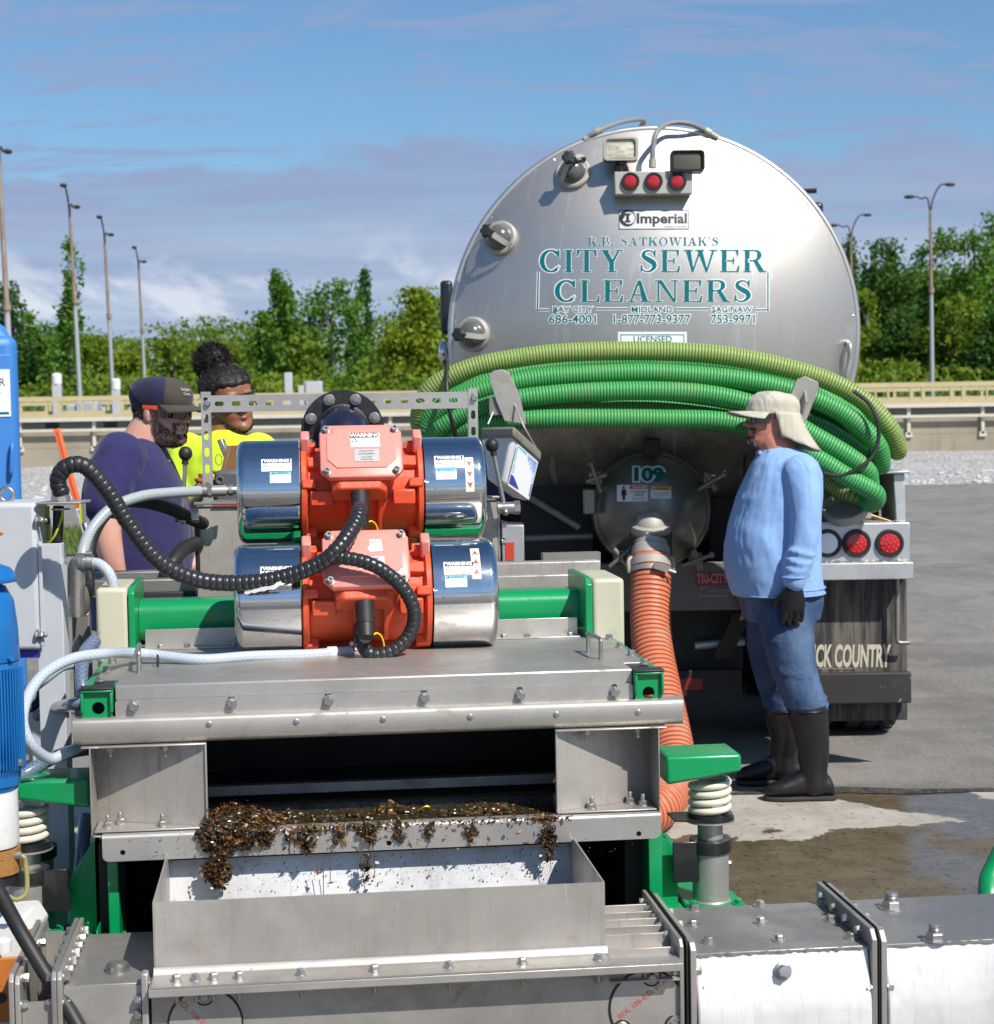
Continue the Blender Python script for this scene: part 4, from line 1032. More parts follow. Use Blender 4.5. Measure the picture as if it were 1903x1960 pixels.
# ------------------------------------------------------------------ wet leaves and sludge
SLm = [paint('wet_leaf_brown', (0.085, 0.045, 0.015), 0.34, 0.5, dirtc=(0.03, 0.018, 0.006), coat=.2), paint('wet_leaf_rust', (0.17, 0.062, 0.016), 0.34, 0.4, dirtc=(0.05, 0.024, 0.008), coat=.2),
       paint('wet_leaf_ochre', (0.26, 0.15, 0.045), 0.34, 0.4, dirtc=(0.08, 0.04, 0.01), coat=.2), paint('black_sludge', (0.036, 0.026, 0.012), 0.25, 0.3, dirtc=(0.05, 0.035, 0.014), coat=.3)]
def leaf(mb, c, s, flat_=0.35):
    q = Quaternion(Vector((rng.gauss(0, 1), rng.gauss(0, 1), rng.gauss(0, 1))).normalized(), rng.uniform(0, PI) * flat_) @ Quaternion((0, 0, 1), rng.uniform(0, 6.28))
    n = rng.choice((5, 6, 7)); out = []
    for i in range(n):
        a = 2 * PI * i / n; r_ = s * rng.uniform(.45, 1.0); out.append(Vector((math.cos(a) * r_ * 1.2, math.sin(a) * r_ * .7, rng.uniform(-.3, .3) * s)))
    top = [c + q @ p for p in out]
    mb.add([tuple(p) for p in top] + [tuple(c + q @ Vector((0, 0, .18 * s)))], [(i, (i + 1) % n, n) for i in range(n)])
groups = [MB(SM) for _ in SLm]
def heap(u, v, w, ru, rv, rw, n, s=.011, dark=.3):
    for _ in range(n):
        x, y, z = rng.gauss(0, .45), rng.gauss(0, .45), abs(rng.gauss(0, .5))
        g = 3 if rng.random() < dark else rng.choices((0, 1, 2), (7, 4, 1.2))[0]
        leaf(groups[g], Vector((u + x * ru, v + y * rv, w + z * rw * max(0, 1 - (x * x + y * y) * .6))), s * min(1.7, math.exp(rng.gauss(-.3, .45))), .5)
WD = WT - .002
ub = lambda x: L(x, 1600, -.02).x
base = MB(SM)
def mound(u, v, w, ru, rv, rw, n):
    for _ in range(n):
        x, y = rng.gauss(0, .45), rng.gauss(0, .45); r_ = rng.uniform(.004, .011); base.ball((u + x * ru, v + y * rv, w + rw * rng.random() * max(0, 1 - x * x - y * y) ** .7), (r_ * 1.4, r_, r_ * .7), 8, 6, rot=Matrix.Rotation(rng.uniform(0, 3), 3, 'Z'))
mound(ub(450), .05, WD, .085, .06, .027, 260); mound(ub(425), .0, WD - .002, .05, .03, .026, 120)
heap(ub(452), .06, WD, .088, .07, .032, 2200, .0072, .22); heap(ub(420), .0, WD - .004, .05, .03, .03, 900, .0065, .4); heap(ub(495), .03, WD, .065, .05, .022, 700, .0068)
for x, y, n in ((745, 1548, 260), (780, 1552, 160), (920, 1548, 260), (880, 1556, 120), (690, 1560, 100), (950, 1553, 110), (560, 1560, 120), (620, 1566, 100)):
    p = LW(x, y, WD); heap(p.x, p.y, WD, .038, .03, .010, n, .0065, .2); mound(p.x, p.y, WD, .03, .025, .008, 24)
for _ in range(700):
    u = rng.uniform(ub(400), ub(1060)); v = rng.uniform(-.02, .22); leaf(groups[rng.choices((0, 1, 2, 3), (4, 3, 2, 5))[0]], Vector((u, v, WD + .001)), rng.uniform(.0012, .006), .12)
for _ in range(1100):          # along the rolled rim
    u = rng.choice((rng.uniform(ub(430), ub(1065)), rng.uniform(ub(540), ub(1000)), rng.gauss(ub(590), .035), rng.gauss(ub(700), .03), rng.gauss(ub(1045), .02))); t = abs(rng.gauss(0, .007))
    leaf(groups[rng.choices((0, 1, 2, 3), (5, 4, 2, 3))[0]], Vector((u, -.0195 + rng.uniform(-.003, .02) * (t < .004), WD - .001 - t)), rng.uniform(.003, .0085), .6)
def hang(x, y0, y1, wpx, n, dark=.35, s=.0062):   # clumps sticking to and hanging off the tray front
    a, b = L(x, y0, -.024), L(x, y1, -.024); cs = []
    for i in range(max(4, n // 30)):
        t = rng.random() ** 1.1; cs.append((rng.gauss(0, wpx * .30) / 920 * (1 - t * .5), t, rng.uniform(.003, .010)))
    for i in range(int(n * 1.9)):
        du, t, sp_ = rng.choice(cs)
        leaf(groups[3 if rng.random() < dark else rng.choices((0, 1, 2), (7, 3, 1))[0]], Vector((a.x + du + rng.gauss(0, sp_), -.0225 - abs(rng.gauss(0, .007)), a.z + (b.z - a.z) * t + rng.gauss(0, sp_ * 1.3))), s * min(1.7, math.exp(rng.gauss(-.3, .45))), .9)
    for du, t, sp_ in cs:
        for k in range(3): r_ = sp_ * rng.uniform(.5, .95); base.ball((a.x + du + rng.gauss(0, sp_ * .6), -.0225 - .003 * rng.random(), a.z + (b.z - a.z) * t + rng.gauss(0, sp_)), (r_, r_ * .7, r_ * 1.5), 8, 6)
        if rng.random() < .5: z = a.z + (b.z - a.z) * t; u = a.x + du; base.tube([(u, -.0235, z), (u + rng.gauss(0, .002), -.024, z - rng.uniform(.012, .045))], [.0016, .0006], 5)
hang(415, 1588, 1695, 46, 800, .5); hang(452, 1588, 1630, 80, 420, .35); hang(400, 1588, 1625, 26, 140, .6); hang(505, 1588, 1612, 40, 130)
hang(592, 1592, 1642, 26, 130, .3); hang(706, 1590, 1636, 32, 150, .3); hang(702, 1630, 1685, 8, 30, .3); hang(1052, 1568, 1612, 26, 190, .5); hang(1052, 1610, 1650, 6, 24, .5)
hang(655, 1590, 1606, 26, 34, .15); hang(820, 1586, 1598, 30, 22, .2); hang(900, 1584, 1596, 40, 26, .2); hang(760, 1588, 1600, 40, 30, .2); hang(560, 1592, 1606, 34, 34, .2)
for x, y in ((545, 1625), (470, 1600), (630, 1606), (800, 1612), (785, 1618), (850, 1605), (995, 1590), (965, 1600), (1010, 1612), (876, 1625), (740, 1600), (770, 1610), (640, 1628), (680, 1624), (935, 1606), (1025, 1596)):
    p = L(x, y, -.0208); leaf(groups[rng.choice((0, 1, 2))], Vector((p.x, -.0210, p.z)), .009, 1)
for x, y0, y1 in ((618, 1650, 1720), (631, 1650, 1690), (703, 1640, 1685), (716, 1635, 1680), (606, 1655, 1670)):
    a, b = L(x, y0, -.022), L(x + 1, y1, -.024); groups[0].tube([a, a.lerp(b, .5) + Vector((.001, 0, 0)), b], .0010, 5); leaf(groups[1], b, .009, 1)
# fine splashes on the trough sheet and the tray
spl_ = MB(SM)
for _ in range(420):
    u = rng.uniform(t0 + .01, t1 - .01); z = rng.uniform(-.42, -.345); v = .03 - (z + .34) * -.06 / (-(wb - .16) - .34) if 0 else .0285; r_ = .0004 + .0013 * rng.random() ** 3; spl_.ball((u, .0275 + (z + .34) * .22, z), (r_, .0012, r_ * 1.6), 6, 4)
for _ in range(160):
    p = L(rng.uniform(215, 1250), rng.uniform(1600, 1640), -.0203); r_ = rng.uniform(.0006, .0018); spl_.ball((p.x, -.0203, p.z), (r_, .0006, r_), 6, 4)
nm = ['black_sludge', 'rust_leaves', 'ochre_leaves', 'wet_sludge']
lp = thing('leaf_litter', 'wet heap of brown and rust leaves lying on and dripping off the screen tray', 'leaf debris', S(0, 0, WT))
for g, m_, k in zip(groups, SLm, ('brown_leaves', 'rust_leaves', 'ochre_leaves', 'black_sludge')):
    o = g.build(k, m_, lp, fixn=False, smooth=False, kind='stuff')
base.build('sludge_mass', SLm[3], lp, kind='stuff', fixn=False); spl_.build('splashes', SLm[3], lp, kind='stuff', fixn=False)
mb = MB(SM); p = LW(812, 1556, WD); leaf(mb, Vector((p.x, p.y, WD + .012)), .016, .9); mb.build('yellow_leaf', YEL, lp)
# ------------------------------------------------------------------ vibration motors
def patch(mb, f, x0, y0, x1, y1, n=6):
    vs = [f(x0 + (x1 - x0) * i, y0 + (y1 - y0) * j / n) for j in range(n + 1) for i in (0, 1)]
    return mb.add(vs, [(2 * j, 2 * j + 1, 2 * j + 3, 2 * j + 2) for j in range(n)])
def poly(mb, f, pts):
    return mb.add([f(x, y) for x, y in pts], [tuple(range(len(pts)))])
def warn_label(par, f, w, h, lines, head=INK, torn=False, sz=.012):
    """f(x, y, lift): a sticker w x h around its centre"""
    mb = MB(); patch(mb, lambda x, y: f(x, y, .0004), -w / 2, -h / 2, w / 2, h / 2); lb = mb.build('warning_sticker', WHITE, par, fixn=False)
    mb = MB(); hh = h * .36
    if torn:
        poly(mb, lambda x, y: f(x, y, .0008), [(-w * .47, h * .5 - hh), (-w * .44, h * .40), (-w * .36, h * .48), (w * .40, h * .485), (w * .47, h * .46), (w * .45, h * .5 - hh)])
    else:
        patch(mb, lambda x, y: f(x, y, .0008), -w / 2, h / 2 - hh, w / 2, h / 2, 2)
    mb.build('header', head, lb, fixn=False)
    tm = WHITE if head is INK else INK
    textmb('WARNING', hh * 1.0, lambda x, y: f(x, y + h / 2 - hh * .52, .0012), bold=.0007).build('lettering', tm, lb, fixn=False)
    mb = MB(); a = h * .17; cx, cy = -w * .36, -h * .03
    if head is INK:
        flat(mb, [(cx, cy + a), (cx - a * 1.1, cy - a * .8), (cx + a * 1.1, cy - a * .8)], [[(cx, cy + a * .55), (cx - a * .7, cy - a * .55), (cx + a * .7, cy - a * .55)]], lambda x, y: f(x, y, .0008))
        mb.build('hazard_triangle', INK, lb, fixn=False)
    for k, (t, x, s_) in enumerate(lines):
        textmb(t, sz * s_, lambda X, Y_: f(X + x * w, Y_ + h / 2 - hh - sz * 1.0 * (k + .75), .0008)).build('lettering', INK, lb, fixn=False)
    return lb
def motor(px, py, v, label, torn_box, arrows_up, scale=1.0):
    c = L(px, py, v); k = scale
    t = thing('vibration_motor', label, 'vibration motor', S(c.x, c.y, c.z), 'vibration motors on the screen')
    A = lambda u, dv, dw: SM @ Vector((c.x + u * k, c.y + dv * k, c.z + dw * k))
    Rb, Rc, hl, ce = .118 * k, .139 * k, .165, .335
    e, sn = R(36), math.sin(R(36)); cs = math.cos(R(36))
    # housing: barrel with ribs and foot, one casting
    mb = MB(SM); o = (c.x, c.y, c.z)
    mb.lathe([(-hl * k, Rb * .98), (-.09 * k, Rb), (.09 * k, Rb), (hl * k, Rb * .98)], o, (1, 0, 0), 48)
    mb.build('barrel', ORANGE, t)
    for s in (-1, 1):
        mb = MB(SM); mb.lathe([(0, Rc * .97), (.003, Rc * 1.0), (.014, Rc * 1.0), (.017, Rc * .96), (.022, Rb)], (c.x + s * hl * k, c.y, c.z), (-s, 0, 0), 48); fl = mb.build('end_flange', ORANGE, t)
        for ang in (10, 66, 118, 205, 300):
            a = R(ang); mb = MB(SM); d = Vector((0, -math.cos(a), math.sin(a))); q = Vector((c.x + s * (hl - .022) * k, c.y, c.z)) + d * (Rc * .93)
            mb.obox(q, [(1, 0, 0), d, (0, d.z, -d.y)], (.019 * k, .014 * k, .012 * k)); mb.build('lug', ORANGE, t, bevel=.004)
            if ang in (10, 118): bolt(t, S(c.x + s * (hl + .001) * k, c.y - math.cos(a) * Rc * .97, c.z + math.sin(a) * Rc * .97), U * s, .012, .012, 0)
        # upright ear with a notch behind each flange
        mb = MB(SM); a = R(62); d = Vector((0, -math.cos(a), math.sin(a))); q = Vector((c.x + s * (hl - .014) * k, c.y, c.z)) + d * (Rc + .012)
        mb.obox(q, [(1, 0, 0), d, (0, d.z, -d.y)], (.012 * k, .026 * k, .022 * k)); mb.build('ear', PINK, t, bevel=.005)
        mb = MB(SM); a = R(38); d = Vector((0, -math.cos(a), math.sin(a))); q = Vector((c.x + s * (hl - .045) * k, c.y, c.z)) + d * (Rb + .004)
        mb.obox(q, [(1, 0, 0), d, (0, d.z, -d.y)], (.026 * k, .014 * k, .016 * k)); mb.build('boss', ORANGE, t, bevel=.004)
        mb = MB(SM); a = R(-6); d = Vector((0, -math.cos(a), math.sin(a))); q = Vector((c.x + s * (hl - .055) * k, c.y, c.z)) + d * (Rb + .010)
        mb.obox(q, [(1, 0, 0), d, (0, d.z, -d.y)], (.030 * k, .016 * k, .020 * k)); mb.build('foot_pad', ORANGE, t, bevel=.004)
        # polished end cover
        r0 = Rc * 1.015; x0 = hl * k + .003; x1 = ce * k; rf = .022
        pr = [(0, r0)] + [(.004, r0)] + [(x1 - x0 - rf + rf * math.sin(b), r0 - rf + rf * math.cos(b)) for b in (0, .3, .6, .9, 1.2, 1.571)] + [(x1 - x0, r0 * .5), (x1 - x0, .001)]
        mb = MB(SM); mb.lathe(pr, (c.x + s * x0, c.y, c.z), (s, 0, 0), 64); cov = mb.build('end_cover', CHROME, t)
        # stickers on the cover
        uc = (c.x + s * (x0 + (x1 - x0) * (.62 if s < 0 else .34))) if s < 0 else c.x + x0 + (x1 - x0) * .40
        if s < 0: uc = c.x - x0 - (x1 - x0) * .36
        def f(x, y, lift, a0=R(33), u0=uc): a = a0 + y / r0; return SM @ Vector((u0 + x, c.y - math.cos(a) * (r0 + lift), c.z + math.sin(a) * (r0 + lift)))
        warn_label(t, f, .080, .038, (('DO NOT GREASE', .12, .55), ('LIFETIME LUBRICATION', .1, .62), ('for technical data refer to', 0, .42)), torn=True, sz=.0085)
        def f2(x, y, lift): return f(x + .010 * (1 if s < 0 else -1), y - .0365, lift)
        mb = MB(); patch(mb, lambda x, y: f2(x, y, .0004), -.028, -.015, .028, .0075); lb = mb.build('notice_sticker', WHITE, t, fixn=False)
        mb = MB(); patch(mb, lambda x, y: f2(x, y, .0004), -.028, .0077, .028, .0155, 2); mb.build('header', SKYB, lb, fixn=False)
        textmb('\u25b2 WARNING'[2:], .0075, lambda x, y: f2(x + .003, y + .0115, .0009)).build('lettering', plain('dark_teal_ink', (.02, .12, .2)) if 0 else INK, lb, fixn=False)
        mb = MB(); flat(mb, [(-.024, .0095), (-.0195, .0145), (-.0155, .0095)], [], lambda x, y: f2(x, y, .0009)); mb.build('hazard_triangle', INK, lb, fixn=False)
        mb = MB(); flat(mb, rrect(-.024, -.012, -.013, .005, .001), [rrect(-.0232, -.0112, -.0138, .0042, .001)], lambda x, y: f2(x, y, .0008)); mb.build('pictogram_frame', INK, lb, fixn=False)
        textmb('Risk of injury', .0042, lambda x, y: f2(x + .007, y + .001, .0008)).build('lettering', INK, lb, fixn=False)
        textmb('keep hands clear', .0042, lambda x, y: f2(x + .007, y - .007, .0008)).build('lettering', INK, lb, fixn=False)
        if s > 0:
            def f3(x, y, lift): return f(x, y, lift, R(18) if not arrows_up else R(40), c.x + x0 + (x1 - x0) * (.72 if not arrows_up else .66))
            mb = MB(); flat(mb, rrect(-.012, -.050, .012, .050, .004), [], lambda x, y: f3(x, y, .0004)); 
            mb = MB(); patch(mb, lambda x, y: f3(x, y, .0004), -.0115, -.049, .0115, .049, 10); lb = mb.build('arrow_sticker', IVORY, t, fixn=False)
            for q in (-.030, 0, .030):
                g = 1 if arrows_up else -1; mb = MB()
                poly(mb, lambda x, y: f3(x, q + y * g, .0009), [(0, .009), (-.0085, -.008), (0, -.0035)]); poly(mb, lambda x, y: f3(x, q + y * g, .0009), [(0, .009), (0, -.0035), (.0085, -.008)]); mb.build('arrow', RED, lb, fixn=False)
    # foot plate and mounting ribs behind
    mb = MB(SM); n = Vector((0, .707, -.707)); mb.obox(Vector((c.x, c.y, c.z)) + n * .10, [(1, 0, 0), (0, .707, .707), n], (.15, .12, .03)); mb.build('mounting_foot', ORANGE, t, bevel=.006)
    for u in (-.03, .045):
        mb = MB(SM); d = Vector((0, -math.cos(R(-28)), math.sin(R(-28)))); mb.obox(Vector((c.x + u, c.y, c.z)) + d * (Rb + .004), [(1, 0, 0), d, (0, d.z, -d.y)], (.006, .010, .05)); mb.build('rib', ORANGE, t, bevel=.003)
    # junction box
    n = Vector((0, -cs, sn)); up = Vector((0, sn, cs)); bc = Vector((c.x - .003, c.y, c.z)) + n * (Rb + .052) + up * .004
    J = lambda x, y, z: SM @ (bc + Vector((x, 0, 0)) + up * y + n * z)
    def ring(w, h, cut, y0=0):
        return [(-w + cut, h), (w - cut, h), (w, h - cut), (w, -h + cut), (w - cut, -h + y0), (-w + cut, -h + y0), (-w, -h + cut), (-w, h - cut)]
    mb = MB(); rs = []
    for z, w, h, cu in ((-.075, .085, .066, .02), (-.03, .100, .076, .022), (-.004, .108, .083, .022)):
        rs.append([J(x, y, z) for x, y in ring(w, h, cu)])
    mb.loft(rs); mb.build('junction_box', ORANGE, t, bevel=.004)
    mb = MB(); rs = [[J(x, y, z) for x, y in ring(w, h, .024)] for z, w, h in ((-.0035, .110, .085), (.012, .110, .085), (.016, .106, .081))]
    mb.loft(rs); lid = mb.build('box_lid', PINK, t, bevel=.003)
    mb = MB(); rs = []
    pl = [(-.075, .070), (.075, .070), (.075, .055), (.092, .045), (.092, -.030), (.078, -.045), (.066, -.058), (-.066, -.058), (-.078, -.045), (-.092, -.030), (-.092, .045), (-.075, .055)]
    for z, s_ in ((.0162, 1.0), (.0195, .985)): rs.append([J(x * s_, y * s_, z) for x, y in pl])
    mb.loft(rs); mb.build('raised_panel', PINK, lid, bevel=.0012)
    for x, y in ((-.092, .066), (.092, .066), (-.092, -.068), (.092, -.068)):
        b = J(x, y, .0163); nn = (SR @ n); mb = MB(); mb.lathe([(0, .0115), (.002, .0115), (.002, .0085), (.011, .0085), (.012, .0075), (.012, .0045), (.006, .0045), (.006, .0005)], b, nn, 20); o_ = mb.build('cap_screw', BOLT, t)
    fl = lambda x, y, z: J(x, y, .0198 + z)
    if not torn_box:
        warn_label(t, lambda x, y, z: fl(x + .012, y + .031, z), .078, .046, (('Disconnect from power', .14, .42), ('supply before opening', .14, .42), ('the terminal box', .1, .42)), sz=.008)
    else:
        mb = MB(); poly(mb, lambda x, y: fl(x, y, .0004), [(.010, .052), (.040, .050), (.044, .018), (.012, .014), (.005, .024), (.012, .036)]); lb = mb.build('warning_sticker', WHITE, t, fixn=False, label='torn remains of a white warning sticker')
        textmb('NING', .011, lambda x, y: fl(x + .026, y + .043, .0009)).build('lettering', INK, lb, fixn=False)
        textmb('before opening', .0048, lambda x, y: fl(x + .026, y + .028, .0009)).build('lettering', INK, lb, fixn=False)
    mb = MB(); flat(mb, rrect(-.033, -.020, .033, .020, .001), [], lambda x, y: fl(x + .014, y - .020, .0005), SR @ n * .0008); pt = mb.build('rating_plate', PLATE, t)
    for q, tx in ((.013, 'MANDATORY'), (.004, 'AVERTISSEMENT'), (-.006, 'CAUTION'), (-.014, 'ATTENTION')):
        textmb(tx, .0062, lambda x, y: fl(x + .014, y + q - .020, .0018)).build('lettering', INK, pt, fixn=False)
    # gland boss
    gb = Vector((c.x - .01, c.y, c.z)) + n * (Rb + .018) - up * .082
    mb = MB(SM); mb.loft([[gb + Vector((x * s_, 0, 0)) + n * y * s_ + up * z for x, y in ((-.075, -.03), (.075, -.03), (.075, .012), (.055, .032), (-.055, .032), (-.075, .012))] for z, s_ in ((.02, 1.0), (-.018, .98), (-.024, .9))]); mb.build('gland_boss', ORANGE, t, bevel=.004)
    g = gb + n * .004 - up * .02
    mb = MB(SM); mb.cyl(g, g - up * .07 + n * .004, .024, .0235, n=24); mb.cyl(g - up * .07 + n * .004, g - up * .105 + n * .004, .0225, .019, n=24); mb.build('cable_gland', RUBBER, t)
    return t, c, SM @ (g - up * .10 + n * .004)
m_up, c_up, g_up = motor(691, 938, .83, 'upper orange vibration motor with polished end covers and down-pointing arrows', False, False)
m_lo, c_lo, g_lo = motor(700, 1141, .58, 'lower orange vibration motor standing on the lid, torn sticker and up-pointing arrows', True, True, 1.01)
# inclined bracket carrying both motors
mb = MB(SM); n = Vector((0, .707, -.707)); cc = (c_up + c_lo) / 2; d = (c_up - c_lo).normalized(); n = Vector((0, d.z, -d.y))
mb.obox(cc + n * .17, [(1, 0, 0), d, n], (.19, .34, .03)); mb.build('motor_bracket', GREEN, SHK, bevel=.006)

# ------------------------------------------------------------------ cable looms
def wrap(name, pts, r, label, cat, pitch=.0165):
    p = resample(spl(pts, 14), pitch / 6); rs = []
    for i in range(len(p)):
        ph = (i % 6) / 6.0; rs.append(r * (1 + .018 * math.sin(PI * ph) - .075 * (ph == 0) + .012 * math.sin(i * .37)))
    mb = MB(); mb.tube(p, rs, 20); return tag(mb.build(name, LOOM, None, fixn=False), label, cat)
gx = lambda x, y, v: S(*L(x, y, v))
wrap('cable_loom', [gx(118, 946, .35), gx(111, 918, .34), gx(128, 893, .33), gx(163, 893, .33), gx(205, 938, .34), gx(245, 1000, .36), gx(300, 1070, .38), gx(365, 1106, .40), gx(440, 1116, .41), gx(530, 1108, .40), gx(605, 1082, .38), gx(645, 1052, .37), gx(680, 1003, .42), gx(689, 975, .5), g_up], .0205, 'thick black spiral-wrapped cable arching from the cabinet to the upper motor', 'cable')
wrap('cable_loom', [gx(622, 1070, .385), gx(660, 1068, .37), gx(715, 1082, .36), gx(765, 1118, .36), gx(792, 1165, .37), gx(786, 1210, .38), gx(755, 1243, .38), gx(715, 1254, .38), gx(693, 1232, .39), gx(690, 1200, .41), g_lo], .0178, 'black spiral-wrapped cable looping down to the lower motor', 'cable')
for g, a in ((g_up, .006), (g_lo, .004)):
    mb = MB(); mb.tube(spl([g + U * .012 - W * .0, g + U * .03 + V * .03 + W * .004, g + U * .045 + V * .05 - W * .02, g + U * .05 + V * .06 - W * .09], 6), .0022, 8)
    tag(mb.build('earth_wire', YEL, None), 'thin yellow earth wire beside the %s motor cable gland' % ('upper' if g is g_up else 'lower'), 'wire')
mb = MB(); q = [gx(468, 1132, .40), gx(500, 1128, .39), gx(530, 1120, .38), gx(556, 1104, .385)]; mb.add([p + W * h for p in spl(q, 5) for h in (.006 + rng.uniform(-.003, .003), -.006 + rng.uniform(-.003, .002))], [(2 * i, 2 * i + 1, 2 * i + 3, 2 * i + 2) for i in range(15)])
tag(mb.build('tape_tail', WHITE_P, None, fixn=False), 'torn strip of white tape hanging under the thick cable', 'tape')

# ------------------------------------------------------------------ braided clear hoses
def braidmat(name, hi, lo):
    s = ribbed(name, hi, lo, .22, .05); n = s.node_tree.nodes['Principled BSDF']; n.inputs['Coat Weight'].default_value = .5; n.inputs['Transmission Weight'].default_value = .08
    return s
BRAID = braidmat('clear_braided_hose', (.58, .64, .71), (.36, .42, .50))
BRAID_G = braidmat('grey_braided_hose', (.46, .50, .52), (.30, .33, .35))
BRAID_D = braidmat('blue_braided_hose', (.20, .25, .36), (.07, .09, .16))
def hose(pts, r, label, mat=BRAID, name='braided_hose', parts=None, n=24):
    p = resample(spl(pts, 12), .0032)
    mb = MB(); mb.tube(p, r, n, att=lambda i, k: 1.0 if ((k + i) % 4 < 1 or (k - i) % 4 < 1) else 0.2)
    return tag(mb.build(name, mat, None, fixn=False), label, 'hose')
hose([gx(672, 1246, .47), gx(600, 1252, .44), gx(480, 1256, .40), gx(380, 1262, .36), (lambda p: S(p.x, p.y, WP + .028))(LW(268, 1272, WP)), gx(200, 1251, .22), gx(135, 1262, .16), gx(85, 1290, .10), gx(55, 1330, .05), gx(43, 1380, .0), gx(60, 1425, .0), gx(95, 1452, .05), gx(130, 1440, .08), gx(172, 1420, .14)], .0132, 'long clear braided hose lying along the lid and looping round the blue motor')
hose([gx(382, 940, 1.15), gx(330, 943, 1.1), gx(270, 950, 1.05), gx(215, 972, 1.0), gx(175, 1015, .95), gx(158, 1060, .9), gx(155, 1110, .88), gx(160, 1180, .86)], .0155, 'grey-tinted clear braided hose arching in front of the man in navy', BRAID_G)
hose([gx(172, 1077, .70), gx(190, 1080, .69), gx(207, 1095, .68), gx(216, 1118, .68), gx(214, 1140, .70)], .0145, 'short clear braided hose bending down behind the cream left cover')
hose([gx(170, 1262, .45), gx(150, 1270, .4), gx(120, 1275, .36), gx(85, 1300, .34), gx(60, 1320, .36)], .013, 'second clear braided hose passing behind the grey upright')
hose([gx(182, 1225, .42), gx(163, 1250, .38), gx(156, 1290, .33), gx(160, 1330, .3), gx(172, 1360, .3)], .0165, 'dark blue braided hose beside the left corner of the lid', BRAID_D)
hose([gx(166, 1560, .30), gx(158, 1620, .26), gx(150, 1700, .22), gx(142, 1770, .2), gx(141, 1830, .2)], .0165, 'dark blue braided hose hanging in the shade left of the trough', BRAID_D)
hose([gx(5, 1500, .1), gx(40, 1485, .14), gx(70, 1468, .16), gx(100, 1452, .17), gx(140, 1438, .18), gx(180, 1432, .22)], .016, 'grey-blue braided hose resting on the left spring arm', BRAID_D)
hose([gx(172, 1345, .28), gx(140, 1348, .3), (gx(118, 1352, .48)), gx(95, 1360, .62), gx(70, 1370, .66)], .016, 'dark braided hose disappearing behind the grey upright', BRAID_D)
for x, y, v, lab in ((645, 1248, .46, 'end near the lower motor'), (300, 1263, .355, 'middle of the lid')):
    pass
mb = MB(); p = gx(636, 1249, .455); mb.cyl(p - U * .012, p + U * .012, .0152, n=20); tag(mb.build('white_band', WHITE, None), 'white paper band round the hose near the lower motor', 'band')
mb = MB(); p = gx(302, 1266, .335); q = [p + V * (math.cos(a) * .0155) + W * (math.sin(a) * .0155 - .0) for a in np.linspace(0, 2 * PI, 15)[:-1]]; mb.tube(q, .0024, 6, closed=True); tag(mb.build('cable_tie', RUBBER, None), 'black cable tie round the clear hose on the lid', 'cable tie')
nz = thing('hose_nozzle', 'small metal hose nipple and clamp at the foot of the lower motor', 'hose fitting', gx(690, 1243, .48))
mb = MB(); a, b = gx(662, 1247, .47), gx(700, 1244, .49); mb.cyl(a, b, .011, n=16); mb.build('nipple', BOLT, nz)
mb = MB(); mb.lathe([(0, .016), (.012, .016)], a.lerp(b, .2), (b - a), 20); mb.build('clamp_band', BOLT, nz)
mb = MB(); c_ = a.lerp(b, .3) + W * .02; mb.cyl(c_ - V * .012, c_ + V * .012, .006, n=12); mb.build('clamp_screw', BOLT, nz)
mb = MB(); mb.lathe([(0, .018), (.012, .020), (.024, .014)], a.lerp(b, .75), (b - a), 6); mb.build('hex_nut', BOLT, nz)
# ------------------------------------------------------------------ feed box, strut frame, black pipe, valves behind the motors
FB = thing('feed_box', 'grey stainless feed box standing behind the two vibration motors', 'feed box', S(-.1, 1.6, -.1))
a, b = L(374, 972, 1.3), L(958, 1240, 1.3)
b.z = -.15
mb = MB(SM); mb.box((a.x, 1.3, b.z), (b.x, 1.304, a.z)); mb.build('front_panel', STEEL_V, FB, bevel=.002)
mb = MB(SM); mb.box((a.x, 1.306, b.z), (a.x + .004, 1.75, a.z)); mb.build('side_panel', STEEL_D, FB)
mb = MB(SM); mb.box((b.x - .004, 1.306, b.z), (b.x, 1.75, a.z)); mb.build('side_panel', STEEL_D, FB)
mb = MB(SM); mb.box((a.x, 1.306, a.z - .004), (b.x, 1.75, a.z + .002)); mb.build('top_panel', STEEL_D, FB)
mb = MB(SM); mb.box((a.x + .05, 1.29, a.z + .002), (a.x + .18, 1.34, a.z + .008)); mb.build('red_edge', paint('red_primer', (.30, .05, .03), .6, .4), FB)
mb = MB(SM); mb.box((a.x - .004, 1.29, a.z + .008), (b.x + .004, 1.33, a.z + .016)); mb.build('rim', STEEL_D, FB, bevel=.002)
mb = MB(SM); pts = [(b.x + .001, 1.301, a.z - (a.z - b.z) * i / 50 + rng.uniform(-.001, .001)) for i in range(51)]; mb.tube(pts, [.004 + rng.uniform(-.001, .001) for _ in pts], 6); mb.build('weld_seam', BOLT, FB)
for y in (1004, 1037): p = L(960, y, 1.3); bolt(FB, S(p.x + .002, 1.31, p.z), U, .018, .011, .012)
mb = MB(SM); p, q = L(372, 975, 1.29), L(384, 1110, 1.29); mb.box((p.x, 1.27, q.z), (q.x, 1.2999, p.z)); mb.build('corner_angle', RUBBER, FB, bevel=.003)
